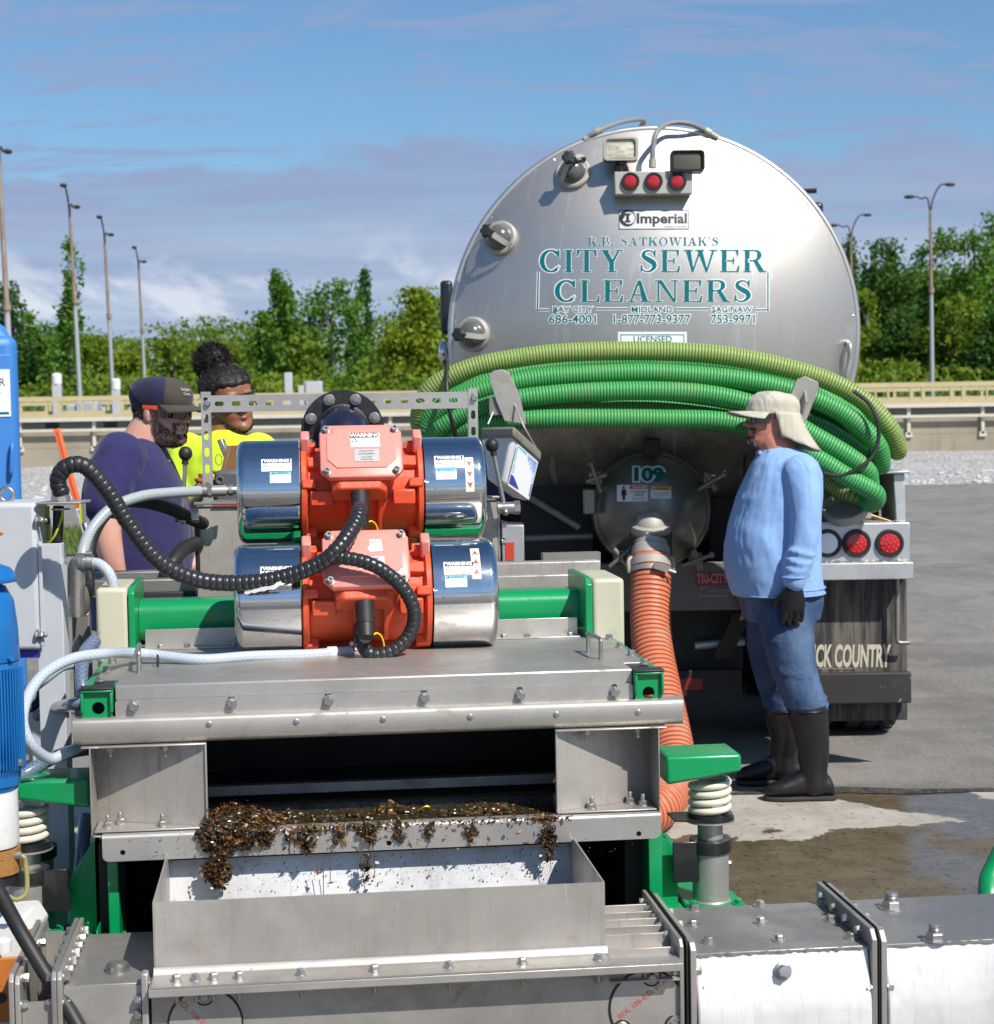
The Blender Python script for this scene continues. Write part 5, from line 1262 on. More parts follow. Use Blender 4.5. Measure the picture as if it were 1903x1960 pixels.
# strut frame
FR = thing('strut_frame', 'goalpost frame of slotted steel channel standing behind the motors', 'channel frame', S(-.1, 1.36, a.z))
def strut(x0, y0, x1, y1, v, name, horiz):
    p, q = L(x0, y0, v), L(x1, y1, v); u0, u1 = sorted((p.x, q.x)); w0, w1 = sorted((p.z, q.z)); hs = []
    if horiz:
        n = int((u1 - u0) / .0505); hs = [slot(u0 + .03 + .0505 * i, (w0 + w1) / 2, .0135, .007) for i in range(n) if u0 + .045 + .0505 * i < u1]
    else:
        n = int((w1 - w0) / .0505); hs = [slot((u0 + u1) / 2, w1 - .03 - .0505 * i, .007, .0135) for i in range(n) if w1 - .045 - .0505 * i > w0]
    mb = MB(SM); flat(mb, [(u0, w0), (u1, w0), (u1, w1), (u0, w1)], hs, lambda x, y: (x, v, y), (0, .0025, 0))
    if horiz: mb.box((u0, v + .0026, w1 - .0025), (u1, v + .04, w1)); mb.box((u0, v + .0026, w0), (u1, v + .04, w0 + .0025))
    else: mb.box((u0, v + .0026, w0), (u0 + .0025, v + .04, w1)); mb.box((u1 - .0025, v + .0026, w0), (u1, v + .04, w1))
    return mb.build(name, STEEL_B, FR)
strut(384, 750, 408, 972, 1.36, 'post', False); strut(896, 743, 918, 972, 1.36, 'post', False)
strut(400, 757, 903, 781, 1.362, 'crossbar', True)
for x, y in ((397, 772), (907, 762)): p = L(x, y, 1.36); bolt(FR, S(p.x, 1.3595, p.z), -V, .016, .009, .011)
# black flanged elbow
BP = thing('flanged_pipe', 'black flanged pipe bend bolted up behind the upper motor', 'pipe', gx(657, 830, 1.2))
cF = L(657, 826, 1.20); rF = 80 / FPX * 5.40
PEB = paint('speckled_black_iron', (.012, .012, .014), .45, .5, dirtc=(.10, .10, .11), bump=.4, scale=3)
mb = MB(SM); mb.lathe([(0, rF), (.024, rF), (.026, rF - .002), (.026, .07)], (cF.x, 1.246, cF.z), (0, -1, 0), 64); mb.build('flange', PEB, BP)
mb = MB(SM); pts = [(cF.x, 1.240, cF.z), (cF.x, 1.200, cF.z), (cF.x, 1.160, cF.z - .01), (cF.x, 1.130, cF.z - .04), (cF.x, 1.115, cF.z - .09), (cF.x, 1.110, cF.z - .2)]; mb.tube(spl(pts, 6), rF * .60, 40); mb.build('elbow', paint('navy_black_enamel', (.012, .013, .03), .22, .1, coat=.6), BP)
mb = MB(SM); mb.tube([(cF.x + rF * .615 * math.cos(t), 1.218, cF.z + rF * .615 * math.sin(t)) for t in np.linspace(0, 2 * PI, 61)[:-1]], .007, 8, closed=True); mb.build('weld_ring', PEB, BP)
for k in range(8):
    t = R(22.5 + 45 * k); bolt(BP, S(cF.x + rF * .82 * math.cos(t), 1.219, cF.z + rF * .82 * math.sin(t)), -V, .024, .014, .017, .008)
mb = MB(SM); mb.lathe([(0, rF * .62), (.10, rF * .62)], (cF.x, 1.248, cF.z), (0, 1, 0), 32); mb.build('pipe', PEB, BP)
# lever valves
def valve(kx, ky, bx, by, v, label):
    kb, bb = gx(kx, ky, v), gx(bx, by, v)
    t = thing('lever_valve', label, 'valve', bb, 'ball-knob lever valves on the feed box')
    mb = MB(); mb.ball(kb, (.0205, .0205, .0215), 20, 14); mb.lathe([(0, .010), (.02, .009)], kb - (kb - bb).normalized() * .032, kb - bb, 16); mb.build('knob', RUBBER, t)
    mb = MB(); mb.cyl(kb - (kb - bb).normalized() * .03, bb, .006, .007, n=12); mb.build('lever', BOLT, t)
    mb = MB(); mb.cyl(bb - U * .022, bb + U * .028, .018, n=20); mb.build('body', BOLT, t)
    mb = MB(); mb.lathe([(0, .021), (.018, .021)], bb + U * .028, U, 6); mb.build('hex_nut', BOLT, t)
    mb = MB(); mb.ball(bb - V * .02 - W * .012, .011, 14, 10); mb.build('clamp_screw', BOLT, t)
    return t
valve(355, 868, 350, 988, 1.22, 'lever valve with black ball knob at the left side of the feed box')
valve(942, 852, 966, 972, 1.25, 'lever valve with black ball knob beside the hanging white bucket')
vf_ = thing('pipe_tee', 'steel pipe nipple joining the arching hose to the feed box', 'pipe fitting', gx(400, 940, 1.17))
mb = MB(); mb.cyl(gx(376, 941, 1.16), gx(452, 938, 1.2), .0135, n=18); mb.build('nipple', BOLT, vf_)
mb = MB(); mb.lathe([(0, .019), (.02, .019)], gx(384, 940, 1.16), U, 20); mb.build('clamp_band', BOLT, vf_)
mb = MB(); mb.lathe([(0, .020), (.012, .020)], gx(398, 940, 1.17), U, 6); mb.build('hex_nut', BOLT, vf_)
mb = MB(); mb.lathe([(0, .017), (.045, .017)], gx(404, 940, 1.17), U, 20); mb.build('sleeve', STEEL_B, vf_)
mb = MB(); mb.lathe([(0, .018), (.012, .018)], gx(438, 939, 1.19), U, 20); mb.build('clamp_band', BOLT, vf_)
mb = MB(); p = gx(362, 942, 1.15); mb.lathe([(0, .0162), (.014, .0162)], gx(346, 943, 1.13), U, 20); mb.build('white_band', WHITE, vf_)
def rubber_hose(pts, r, label):
    mb = MB(); mb.tube(spl(pts, 10), r, 18); return tag(mb.build('rubber_hose', RUBBER, None), label, 'hose')
rubber_hose([gx(390, 1002, 1.31), gx(366, 993, 1.24), gx(330, 975, 1.16), (gx(285, 962, 1.12)), gx(240, 960, 1.06), gx(200, 985, 1.0), gx(175, 1030, .95), gx(168, 1080, .92), gx(168, 1140, .9)], .0195, 'black rubber hose under the grey-tinted hose, left of the feed box')
rubber_hose([gx(376, 1040, 1.26), gx(352, 1050, 1.2), gx(334, 1072, 1.12), gx(318, 1100, 1.10), gx(306, 1150, 1.12), gx(302, 1230, 1.12)], .0215, 'black rubber hose curving below the left valve')
# tank rails behind the deck
TK = thing('tank_skid', 'stainless box-section skid frame behind the screen lid', 'skid', S(0, 1.1, -1.0))
def rail(x0, y0, x1, y1, v, d, m=STEEL_D):
    p, q = L(x0, y0, v), L(x1, y1, v); mb = MB(SM); mb.box((p.x, v, q.z), (q.x, v + d, p.z)); mb.build('box_section', m, TK, bevel=.004)
rail(945, 1078, 1150, 1100, 1.2, .06, STEEL_V); rail(940, 1103, 1092, 1128, 1.06, .05, STEEL_V)
rail(150, 1097, 374, 1118, 1.2, .06); rail(137, 1113, 374, 1140, 1.02, .05); rail(136, 1142, 178, 1420, 1.02, .05); rail(240, 1135, 375, 1150, .98, .02, DARK)
mb = MB(SM); mb.box((-.60, 1.28, -1.0), (.66, 1.29, -.05)); mb.build('tank_panel', STEEL_D, TK)
mb = MB(SM); p = L(1040, 1060, 1.45); q = L(1150, 1078, 1.45); mb.box((p.x, 1.45, q.z), (q.x, 1.5, p.z)); mb.build('box_section', STEEL_D, TK)
# fittings behind the upright at left
PF = thing('pipe_elbow', 'steel pipe elbow with hose clamps between the upright and the cream cover', 'pipe fitting', gx(150, 1078, .7))
mb = MB(); mb.tube(spl([gx(146, 1180, .7), gx(146, 1110, .7), gx(148, 1082, .7), gx(160, 1077, .7), gx(175, 1077, .7)], 6), .023, 20); mb.build('elbow', BOLT, PF)
mb = MB(); mb.lathe([(0, .027), (.016, .027)], gx(150, 1078, .7), U, 24); mb.build('clamp_band', BOLT, PF)
mb = MB(); mb.lathe([(0, .022), (.014, .022)], gx(168, 1077, .7), U, 24); mb.build('clamp_band', BOLT, PF)
mb = MB(); mb.cyl(gx(165, 1060, .69), gx(176, 1060, .69), .008, n=12); mb.build('clamp_screw', BOLT, PF)
mb = MB(); mb.ball(gx(156, 1130, .75), (.03, .03, .07), 14, 10); mb.ball(gx(152, 1250, .8), (.02, .03, .05), 14, 10); mb.build('valve_block', STEEL_D, PF)
# ------------------------------------------------------------------ left: cabinet, upright, blue motor, pump parts
YC = 4.62
CB = thing('electrical_cabinet', 'light grey electrical cabinet with a lifting eye at the left edge', 'cabinet', P(20, 1245, YC))
a, b = P(-60, 1247, YC), P(68, 962, YC)
mb = MB(); mb.box((a.x, YC, a.z), (b.x, YC + .22, b.z)); mb.build('body', GREY_P, CB, bevel=.012, seg=3)
mb = MB(); p, q = P(50, 1247, YC), P(79, 1040, YC); mb.box((b.x + .001, YC + .004, a.z + .01), (P(80, 1100, YC).x, YC + .010, P(70, 1038, YC).z)); mb.build('flange', GREY_P, CB, bevel=.002)
for y in (996, 1216):
    p = P(71, y, YC); bolt(CB, p + Vector((.0, .003, 0)), (1, -.25, 0), .019, .014, .016, .008)
mb = MB(); e = P(13, 947, YC + .1); mb.tube([e + Vector((math.cos(t) * .017, 0, math.sin(t) * .017)) for t in np.linspace(0, 2 * PI, 25)[:-1]], .0055, 10, closed=True); mb.lathe([(0, .016), (.010, .014)], e - Vector((0, 0, .032)), (0, 0, 1), 20); mb.build('lifting_eye', BOLT, CB)
for y in (1330 / 1.3063,):
    pass
for y in (1331 - 310, 1082): 
    mb = MB(); c_ = P(2, y, YC); mb.ball(c_, (.006, .002, .005), 8, 6); mb.build('rust_spot', RUST, CB)
mb = MB(); mb.box((P(27, 1250, YC).x, YC + .02, P(27, 1262, YC).z), (P(68, 1250, YC).x, YC + .06, P(27, 1248, YC).z)); bl = mb.build('blue_tag', plain('tag_blue', (.02, .03, .40), .4), CB)
textmb('2 INCH HOSE', .010, lambda x, y: P(52, 1254, YC + .0195) + Vector((x * .9, 0, y))).build('lettering', WHITE, bl, fixn=False) if 0 else None
UP = thing('upright_channel', 'tall grey steel channel upright carrying the cable gland bracket', 'post', P(97, 1440, YC + .06))
a, b = P(80, 1500, YC + .03), P(116, 1040, YC + .03); a.z = .25
mb = MB(); mb.box((a.x, YC + .03, a.z), (b.x, YC + .035, b.z)); mb.box((b.x - .004, YC + .0355, a.z), (b.x, YC + .09, b.z)); mb.build('channel', GREY_P, UP, bevel=.0015)
LIME = plain('lime_lining', (.42, .50, .02), .6)
mb = MB(); p, q = P(71, 1036, YC + .1), P(94, 968, YC + .1); mb.box((p.x, YC + .10, p.z), (q.x, YC + .105, q.z)); mb.build('lime_back', LIME, UP)
mb = MB(); p, q = P(79, 1012 - 10, YC + .09), P(95, 992, YC + .09); mb.box((p.x, YC + .085, p.z), (q.x, YC + .0995, q.z)); mb.build('strap', RUBBER, UP)
mb = MB(); p, q = P(70, 966, YC + .0), P(156, 959, YC); mb.box((p.x, YC - .01, p.z), (q.x, YC + .11, p.z + .006)); mb.box((q.x - .005, YC - .01, P(150, 1003, YC).z), (q.x, YC + .05, p.z - .0005)); mb.build('gland_bracket', STEEL_B, UP, bevel=.002)
mb = MB(); p = P(154, 985, YC); mb.box((q.x - .0045, YC - .0115, P(150, 1002, YC).z), (q.x + .002, YC - .0102, P(150, 968, YC).z)); mb.build('lime_edge', LIME, UP)
mb = MB(); g = P(116, 958, YC + .05); mb.lathe([(0, .026), (.010, .026), (.010, .023), (.026, .023), (.03, .020)], g, (0, 0, 1), 8); mb.lathe([(-.012, .024), (-.008, .024)], g - Vector((0, 0, .012)), (0, 0, 1), 20); mb.build('cable_gland', BOLT, UP)
mb = MB(); mb.tube(spl([P(112, 968, YC + .06), P(111, 1010, YC + .06), P(108, 1060, YC + .07)], 5), .014, 14); mb.build('cable', RUBBER, UP)
mb = MB(); mb.tube(spl([P(120, 975, YC + .04), P(117, 995, YC + .04), P(105, 1025, YC + .04), P(94, 1040, YC + .05)], 6), .003, 8); mb.build('earth_wire', LIME, UP)
# blue motor
YM = 3.95
BM = thing('blue_motor', 'blue finned electric motor standing upright at the left edge', 'electric motor', P(-30, 1510, YM))
mx = P(-30, 1300, YM).x; kz = lambda y: P(0, y, YM).z; k = YM / FPX
mb = MB(); mb.lathe([(0, 62 * k), (kz(1395) - kz(1500), 70 * k), (kz(1285) - kz(1500), 69 * k), (kz(1266) - kz(1500), 66 * k)], (mx, YM, kz(1500)), (0, 0, 1), 56); mb.build('body', BLUE_P, BM)
for i in range(-1, 34):
    t = R(-170 + i * 5.2); mb = MB(); d = Vector((math.cos(t), math.sin(t), 0)); c_ = Vector((mx, YM, (kz(1275) + kz(1470)) / 2)) + d * 71 * k
    mb.obox(c_, [d, (-d.y, d.x, 0), (0, 0, 1)], (4 * k, 1.2 * k, (kz(1275) - kz(1470)) / 2)); mb.build('cooling_fin', BLUE_P, BM, bevel=.001)
mb = MB(); mb.lathe([(0, 65 * k), (.0, 67 * k), (.004, 68 * k), (kz(1200) - kz(1264), 66 * k), (kz(1150) - kz(1264), 60 * k), (kz(1122) - kz(1264), 45 * k), (kz(1115) - kz(1264), 30 * k)], (mx, YM, kz(1264)), (0, 0, 1), 56); mb.build('fan_cowl', BLUE_P, BM)
mb = MB(); mb.lathe([(0, 66 * k), (.004, 68 * k), (.012, 67 * k), (.030, 55 * k), (.042, 30 * k), (.045, .001)], (mx, YM, kz(1114)), (0, 0, 1), 56); mb.build('rain_canopy', BLUE_P, BM)
mb = MB(); mb.lathe([(0, 55 * k), (.02, 62 * k), (.05, 62 * k), (.054, 68 * k), (.07, 68 * k)], (mx, YM, kz(1512)), (0, 0, 1), 56); mb.build('end_shield', BLUE_P, BM)
for t in (-62, -20, 20): d = Vector((math.cos(R(t)), math.sin(R(t)), 0)); bolt(BM, Vector((mx, YM, kz(1456))) + d * 70 * k, d, .014, .01, 0)
bolt(BM, Vector((mx, YM, kz(1256))) + Vector((math.cos(R(-30)), math.sin(R(-30)), 0)) * 66 * k, (math.cos(R(-30)), math.sin(R(-30)), 0), .014, .01, 0, mat=BLUE_P)
PU = thing('pump', 'white pump head with a rusty collar below the blue motor', 'pump', P(-30, 1960, YM))
mb = MB(); mb.lathe([(0, 54 * k), (.012, 57 * k), (kz(1520) - kz(1618), 56 * k), (kz(1512) - kz(1618), 57 * k)], (mx, YM, kz(1618)), (0, 0, 1), 48); mb.build('housing', WHITE_P, PU)
mb = MB(); mb.lathe([(0, 50 * k), (.005, 58 * k), (kz(1622) - kz(1672), 58 * k)], (mx, YM, kz(1672)), (0, 0, 1), 48); mb.build('rusty_collar', paint('flaky_rust', (.33, .15, .04), .9, 1.0, dirtc=(.03, .02, .012), scale=4, bump=.8), PU)
mb = MB(); mb.lathe([(0, 50 * k), (kz(1672) - kz(1690), 52 * k)], (mx, YM, kz(1690)), (0, 0, 1), 48); mb.build('dark_ring', RUBBER, PU)
mb = MB(); q = [P(28, 1640, YM - .02), P(45, 1640, YM - .02), P(49, 1655, YM - .02), P(52, 1690, YM - .03), P(48, 1712, YM - .04), P(32, 1722, YM - .05), P(15, 1716, YM - .05)]; mb.tube(spl(q, 8), .0055, 10); mb.build('oil_tube', plain('amber_tube', (.38, .33, .12), .15, trans=.3), PU)
mb = MB(); mb.cyl(P(26, 1638, YM - .02), P(42, 1637, YM - .02), .008, n=12); mb.build('tube_fitting', BOLT, PU)
mb = MB(); a, b = P(-70, 1850, YM - .1), P(40, 1775, YM - .1); mb.prism([P(-70, 1775, YM), P(32, 1768, YM), P(52, 1800, YM), P(40, 1838, YM), P(-70, 1845, YM)], (0, .2, 0)); mb.build('base_casting', WHITE_P, PU, bevel=.006)
mb = MB(); mb.lathe([(0, .018), (.025, .018), (.03, .012)], P(6, 1822, YM - .05), (0, 0, 1), 20); mb.build('boss', WHITE_P, PU)
mb = MB(); pq = [P(-40, 1838, YM - .12), P(38, 1832, YM - .12), P(35, 1955, YM - .12), P(-40, 1962, YM - .12)]; mb.prism(pq, (0, .010, 0)); mb.build('rusty_bracket', RUST, PU, bevel=.003)
mb = MB(); mb.lathe([(0, .012), (.001, .012)], P(2, 1910, YM - .1212), (0, -1, 0), 20); mb.build('bracket_hole', INK, PU)
mb = MB(); mb.prism([P(46, 1790, YM), P(50, 1790, YM), P(54, 1870, YM), P(48, 1880, YM)], (0, .05, 0)); mb.build('rusty_rib', RUST, PU)
bolt(PU, P(48, 1852, YM - .02), (1, -.2, 0), .02, .014, .016)
rubber_hose([P(-40, 1640, YM - .25), P(0, 1712, YM - .25), P(40, 1785, YM - .25), P(85, 1860, YM - .27), P(130, 1930, YM - .3), P(175, 2010, YM - .33)], .0155, 'thick black rubber hose running diagonally down at the lower left')
LP = thing('shaded_cylinder', 'tall steel support cylinder in the shade behind the pump head', 'cylinder', P(65, 1780, 4.45))
mb = MB(); mb.cyl(P(62, 1790, 4.5), P(62, 1640, 4.5), .052, n=32); mb.build('sleeve', STEEL_D, LP)
mb = MB(); mb.cyl(P(62, 1640, 4.5) + Vector((0, 0, .001)), P(62, 1618, 4.5), .06, n=32); mb.build('ring', RUBBER, LP)
# small grey box low behind the upright
LB = thing('junction_cabinet', 'small grey box low behind the blue motor', 'cabinet', P(50, 1460, 4.9))
a, b = P(30, 1470, 4.9), P(78, 1355, 4.9); mb = MB(); mb.box((a.x, 4.9, a.z), (b.x, 5.05, b.z)); mb.build('body', GREY_P, LB, bevel=.004)
mb = MB(); mb.box((b.x + .001, 4.91, a.z + .02), (b.x + .012, 4.97, b.z - .04)); mb.build('clasp', BOLT, LB)
rubber_hose([P(40, 1352, 4.7), P(60, 1355, 4.7), P(75, 1340, 4.72), P(80, 1315, 4.75)], .011, 'short black cable bending behind the grey upright')
GB = thing('grey_pipe_right', 'x', 'x') if 0 else None
gq = [P(1893, 1850, 4.46), P(1890, 1775, 4.48), P(1893, 1720, 4.5), P(1903, 1668, 4.55)]; g0 = Vector((gq[0].x + .01, 4.45, .0)); gt = gq[-1] + Vector((.10, .05, .09))
mb = MB(); mb.tube(spl([g0, Vector((g0.x, 4.45, .2))] + gq + [gt, gt + Vector((.3, .1, .02)), gt + Vector((.45, .13, -.10)), Vector((gt.x + .5, gt.y + .15, .25)), Vector((gt.x + .5, gt.y + .15, 0))], 8), .028, 20)
tag(mb.build('green_pipe', GREEN, None), 'green pipe bend just showing at the right edge above the conveyor', 'pipe')
# portable toilet and marker pole
PT = thing('portable_toilet', 'blue plastic portable toilet cut off by the left edge', 'portable toilet', (P(-60, 800, 11).x, 11.0, 0))
pv = P(37, 780, 11); zt = P(0, 640, 11).z
TM = Matrix.Translation((pv.x, 11, 0)) @ Matrix.Rotation(R(16), 4, 'Z')
mb = MB(TM); mb.box((-1.15, 0, 0.02), (0, 1.15, zt)); mb.build('cabin', TOILET_B, PT, bevel=.07, seg=5)
mb = MB(TM); mb.loft([[(-.575 + sx * .575 * k_, .575 + sy * .575 * k_, zt + h) for sx, sy in ((-1, -1), (1, -1), (1, 1), (-1, 1))] for h, k_ in ((-.06, .97), (.05, .88), (.10, .75), (.14, .5))]); mb.build('roof', TOILET_B, PT, bevel=.03)
mb = MB(TM); mb.loft([[(-.30 + sx * .13 * k_, .15 + sy * .1 * k_, zt + h) for sx, sy in ((-1, -1), (1, -1), (1, 1), (-1, 1))] for h, k_ in ((.02, 1), (.25, .6))]); mb.build('vent', WHITE_P, PT)
mb = MB(TM); mb.box((-1.02, -.015, .1), (-.04, -.002, zt - .12)); dr = mb.build('door', TOILET_B, PT, bevel=.015)
zl = lambda y: P(25, y, 11).z
mb = MB(TM); mb.tube(spl([(-.06, -.016, zl(905)), (-.06, -.06, zl(903)), (-.05, -.06, zl(855)), (-.05, -.016, zl(852))], 6), .012, 10); mb.build('handle', TOILET_B, dr)
x1_ = (P(20, 750, 11) - pv).x; zc = (zl(707) + zl(797)) / 2; hz = abs(zl(707) - zl(797)) / 2
mb = MB(TM); mb.box((x1_ - .42, -.021, zc - hz), (x1_, -.0155, zc + hz)); sg = mb.build('sign', WHITE, PT)
TQ = lambda x, y: TM @ Vector((x1_ - .21 + x, -.0222, zc + y))
for q, tx, sz_ in ((.108, 'R.B. SATKOWIAK\'S', .030), (.062, 'CITY SEWER', .066), (.008, 'CLEANERS', .066), (-.044, '686-4001', .040), (-.085, 'BAY CITY MIDLAND', .024)):
    textmb(tx, sz_, lambda x, y: TQ(x, y + q)).build('lettering', INK, sg, fixn=False)
mb = MB(TM); mb.box((x1_ - .41, -.0222, zc - hz + .012), (x1_ - .01, -.0214, zc - hz + .028)); mb.build('green_band', TEAL, sg)
MPO = thing('marker_pole', 'orange and white marker pole leaning behind the black cable arch', 'marker pole', P(270, 1392, 10))
ORM = plain('fluorescent_orange', (.85, .16, .05), .5)
p0, p1, p2, p3 = P(108.5, 821, 10), P(151, 972, 10), P(174, 1053, 10), P(262, 1366, 10)
def bar(a, b, w, mat, nm, th=.012, dy=0):
    d = (b - a).normalized(); sd = Vector((d.z, 0, -d.x)); mb = MB(); mb.obox((a + b) / 2 + Vector((0, dy, 0)), [d, sd, (0, 1, 0)], ((b - a).length / 2, w, th)); return mb.build(nm, mat, MPO, bevel=.004)
bar(p0, p1, .018, ORM, 'orange_shaft'); bar(p1 + (p2 - p1) * .005, p2, .017, WHITE_P, 'white_shaft'); bar(p2 + (p3 - p2) * .003, p3, .016, RUBBER, 'black_foot')
bar(p0 + (p1 - p0) * .03, p1, .004, plain('dark_orange', (.5, .05, .02), .5), 'groove', .002, -.0125); bar(p1 + (p2 - p1) * .05, p2, .007, RUBBER, 'black_stripe', .002, -.0125)
# ------------------------------------------------------------------ tanker truck
YR = 8.95
TC = P(1252, 639, YR); TR = 392.0 * YR / FPX
TRK = thing('tank_truck', 'stainless vacuum tank truck seen from behind with teal company lettering on its round end', 'tank truck', (TC.x, YR, 0))
def domeY(x, z):
    r = min(1.0, math.hypot(x - TC.x, z - TC.z) / TR)
    return YR - .015 - .25 * (1 - r ** 2.3)
def TD(px, py, lift=0.0):
    Y = YR
    for _ in range(6):
        p = P(px, py, Y); Y = domeY(p.x, p.z)
    p = P(px, py, Y)
    if lift: p += dnorm(p) * lift
    return p
def dnorm(p):
    h = .01; a = domeY(p.x + h, p.z) - domeY(p.x - h, p.z); b = domeY(p.x, p.z + h) - domeY(p.x, p.z - h)
    return Vector((a / (2 * h), -1, b / (2 * h))).normalized()
mb = MB(); pr = [(i / 40) for i in range(41)]; n = 96
vs = [(TC.x, domeY(TC.x, TC.z), TC.z)]; fs = []
for i in range(1, 41):
    r = TR * .995 * i / 40
    for k in range(n):
        a = 2 * PI * k / n; x, z = TC.x + r * math.cos(a), TC.z + r * math.sin(a); vs.append((x, domeY(x, z), z))
for k in range(n): fs.append((0, 1 + (k + 1) % n, 1 + k))
for i in range(39):
    for k in range(n): fs.append((1 + i * n + k, 1 + i * n + (k + 1) % n, 1 + (i + 1) * n + (k + 1) % n, 1 + (i + 1) * n + k))
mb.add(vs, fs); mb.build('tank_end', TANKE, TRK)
mb = MB(); mb.lathe([(.02, TR * .985), (5.6, TR * .985), (5.85, TR * .8), (5.9, .01)], (TC.x, YR, TC.z), (0, 1, 0), 96, cap0=False); mb.build('tank_shell', TANKM, TRK)
mb = MB(); q = [(TC.x + (TR - .014) * math.cos(a), YR - .012, TC.z + (TR - .014) * math.sin(a)) for a in np.linspace(0, 2 * PI, 121)[:-1]]; mb.tube(q, .017, 12, closed=True); mb.build('rim_pipe', TANKM, TRK)
mb = MB(); mb.lathe([(0, TR - .022), (0, TR + .004), (.07, TR + .004), (.07, TR - .01)], (TC.x, YR + .008, TC.z), (0, 1, 0), 120, cap0=False, cap1=False); mb.build('rim_band', TANKM, TRK)
mb = MB()
for a in (38, 62, 118, 145, 160, 175, 5, -8):
    q = [(TC.x + (TR - .035) * math.cos(R(a + d)), YR - .028, TC.z + (TR - .035) * math.sin(R(a + d))) for d in np.linspace(-1.6, 1.6, 12)]; mb.tube(q, [.006 + rng.uniform(-.002, .003) for _ in q], 7)
mb.build('weld_beads', BOLT, TRK, kind='stuff')
# --- lettering
def dq(lift): return lambda x, y: TD(x, y, lift)
def fit(txt, x0, y0, x1, y1, fm, mat, par, bold=0.0, name='lettering', spacing=1.0, outline=0.0, omat=None, olift=None, shear=0.0):
    """fits one line of lettering into a rectangle of the layout (x right, y down)"""
    box = []
    t_ = textmb(txt, 1.0, lambda x, y: Vector((x, y, 0)), bold=bold, spacing=spacing, shear=shear)
    xs = [p.x for p in t_.v]; ys = [p.y for p in t_.v]; ax, bx, ay, by = min(xs), max(xs), min(ys), max(ys)
    g = lambda fmm: (lambda p: fmm(x0 + (p.x - ax) / (bx - ax) * (x1 - x0), y1 - (p.y - ay) / (by - ay) * (y1 - y0)))
    if outline:
        k = (by - ay) / (y1 - y0) * outline
        t2 = textmb(txt, 1.0, lambda x, y: Vector((x, y, 0)), bold=bold + k, spacing=spacing, shear=shear)
        mb = MB(); mb.add([g(olift)(p) for p in t2.v], t2.f); mb.build('outline', omat, par, fixn=False)
    mb = MB(); mb.add([g(fm)(p) for p in t_.v], t_.f)
    return mb.build(name, mat, par, fixn=False)
# serif capitals drawn as strokes: ('p', convex polygon) or ('s', centre line, widths)
TH, TN, SF = .20, .075, .055
def bx(x0, y0, x1, y1): return ('p', [(x0, y0), (x1, y0), (x1, y1), (x0, y1)])
def stem(x, w=TH, y0=0, y1=1, s=.075): return [bx(x, y0, x + w, y1), bx(x - s, 0, x + w + s, SF), bx(x - s, 1 - SF, x + w + s, 1)]
def arc(cx, cy, rx, ry, a0, a1, wx, wy, n=16):
    pts, ws = [], []
    for i in range(n + 1):
        a = R(a0 + (a1 - a0) * i / n); pts.append((cx + rx * math.cos(a), cy + ry * math.sin(a))); ws.append(abs(math.cos(a)) ** 1.3 * wx + (1 - abs(math.cos(a)) ** 1.3) * wy)
    return ('s', pts, ws)
def diag(x0, y0, x1, y1, w): return ('p', [(x0, y0), (x0 + w, y0), (x1 + w, y1), (x1, y1)])
def sp2(p, w, n=6):
    q = spl([Vector((a, b, c)) for (a, b), c in zip(p, w)], n); return ('s', [(v.x, v.y) for v in q], [v.z for v in q])
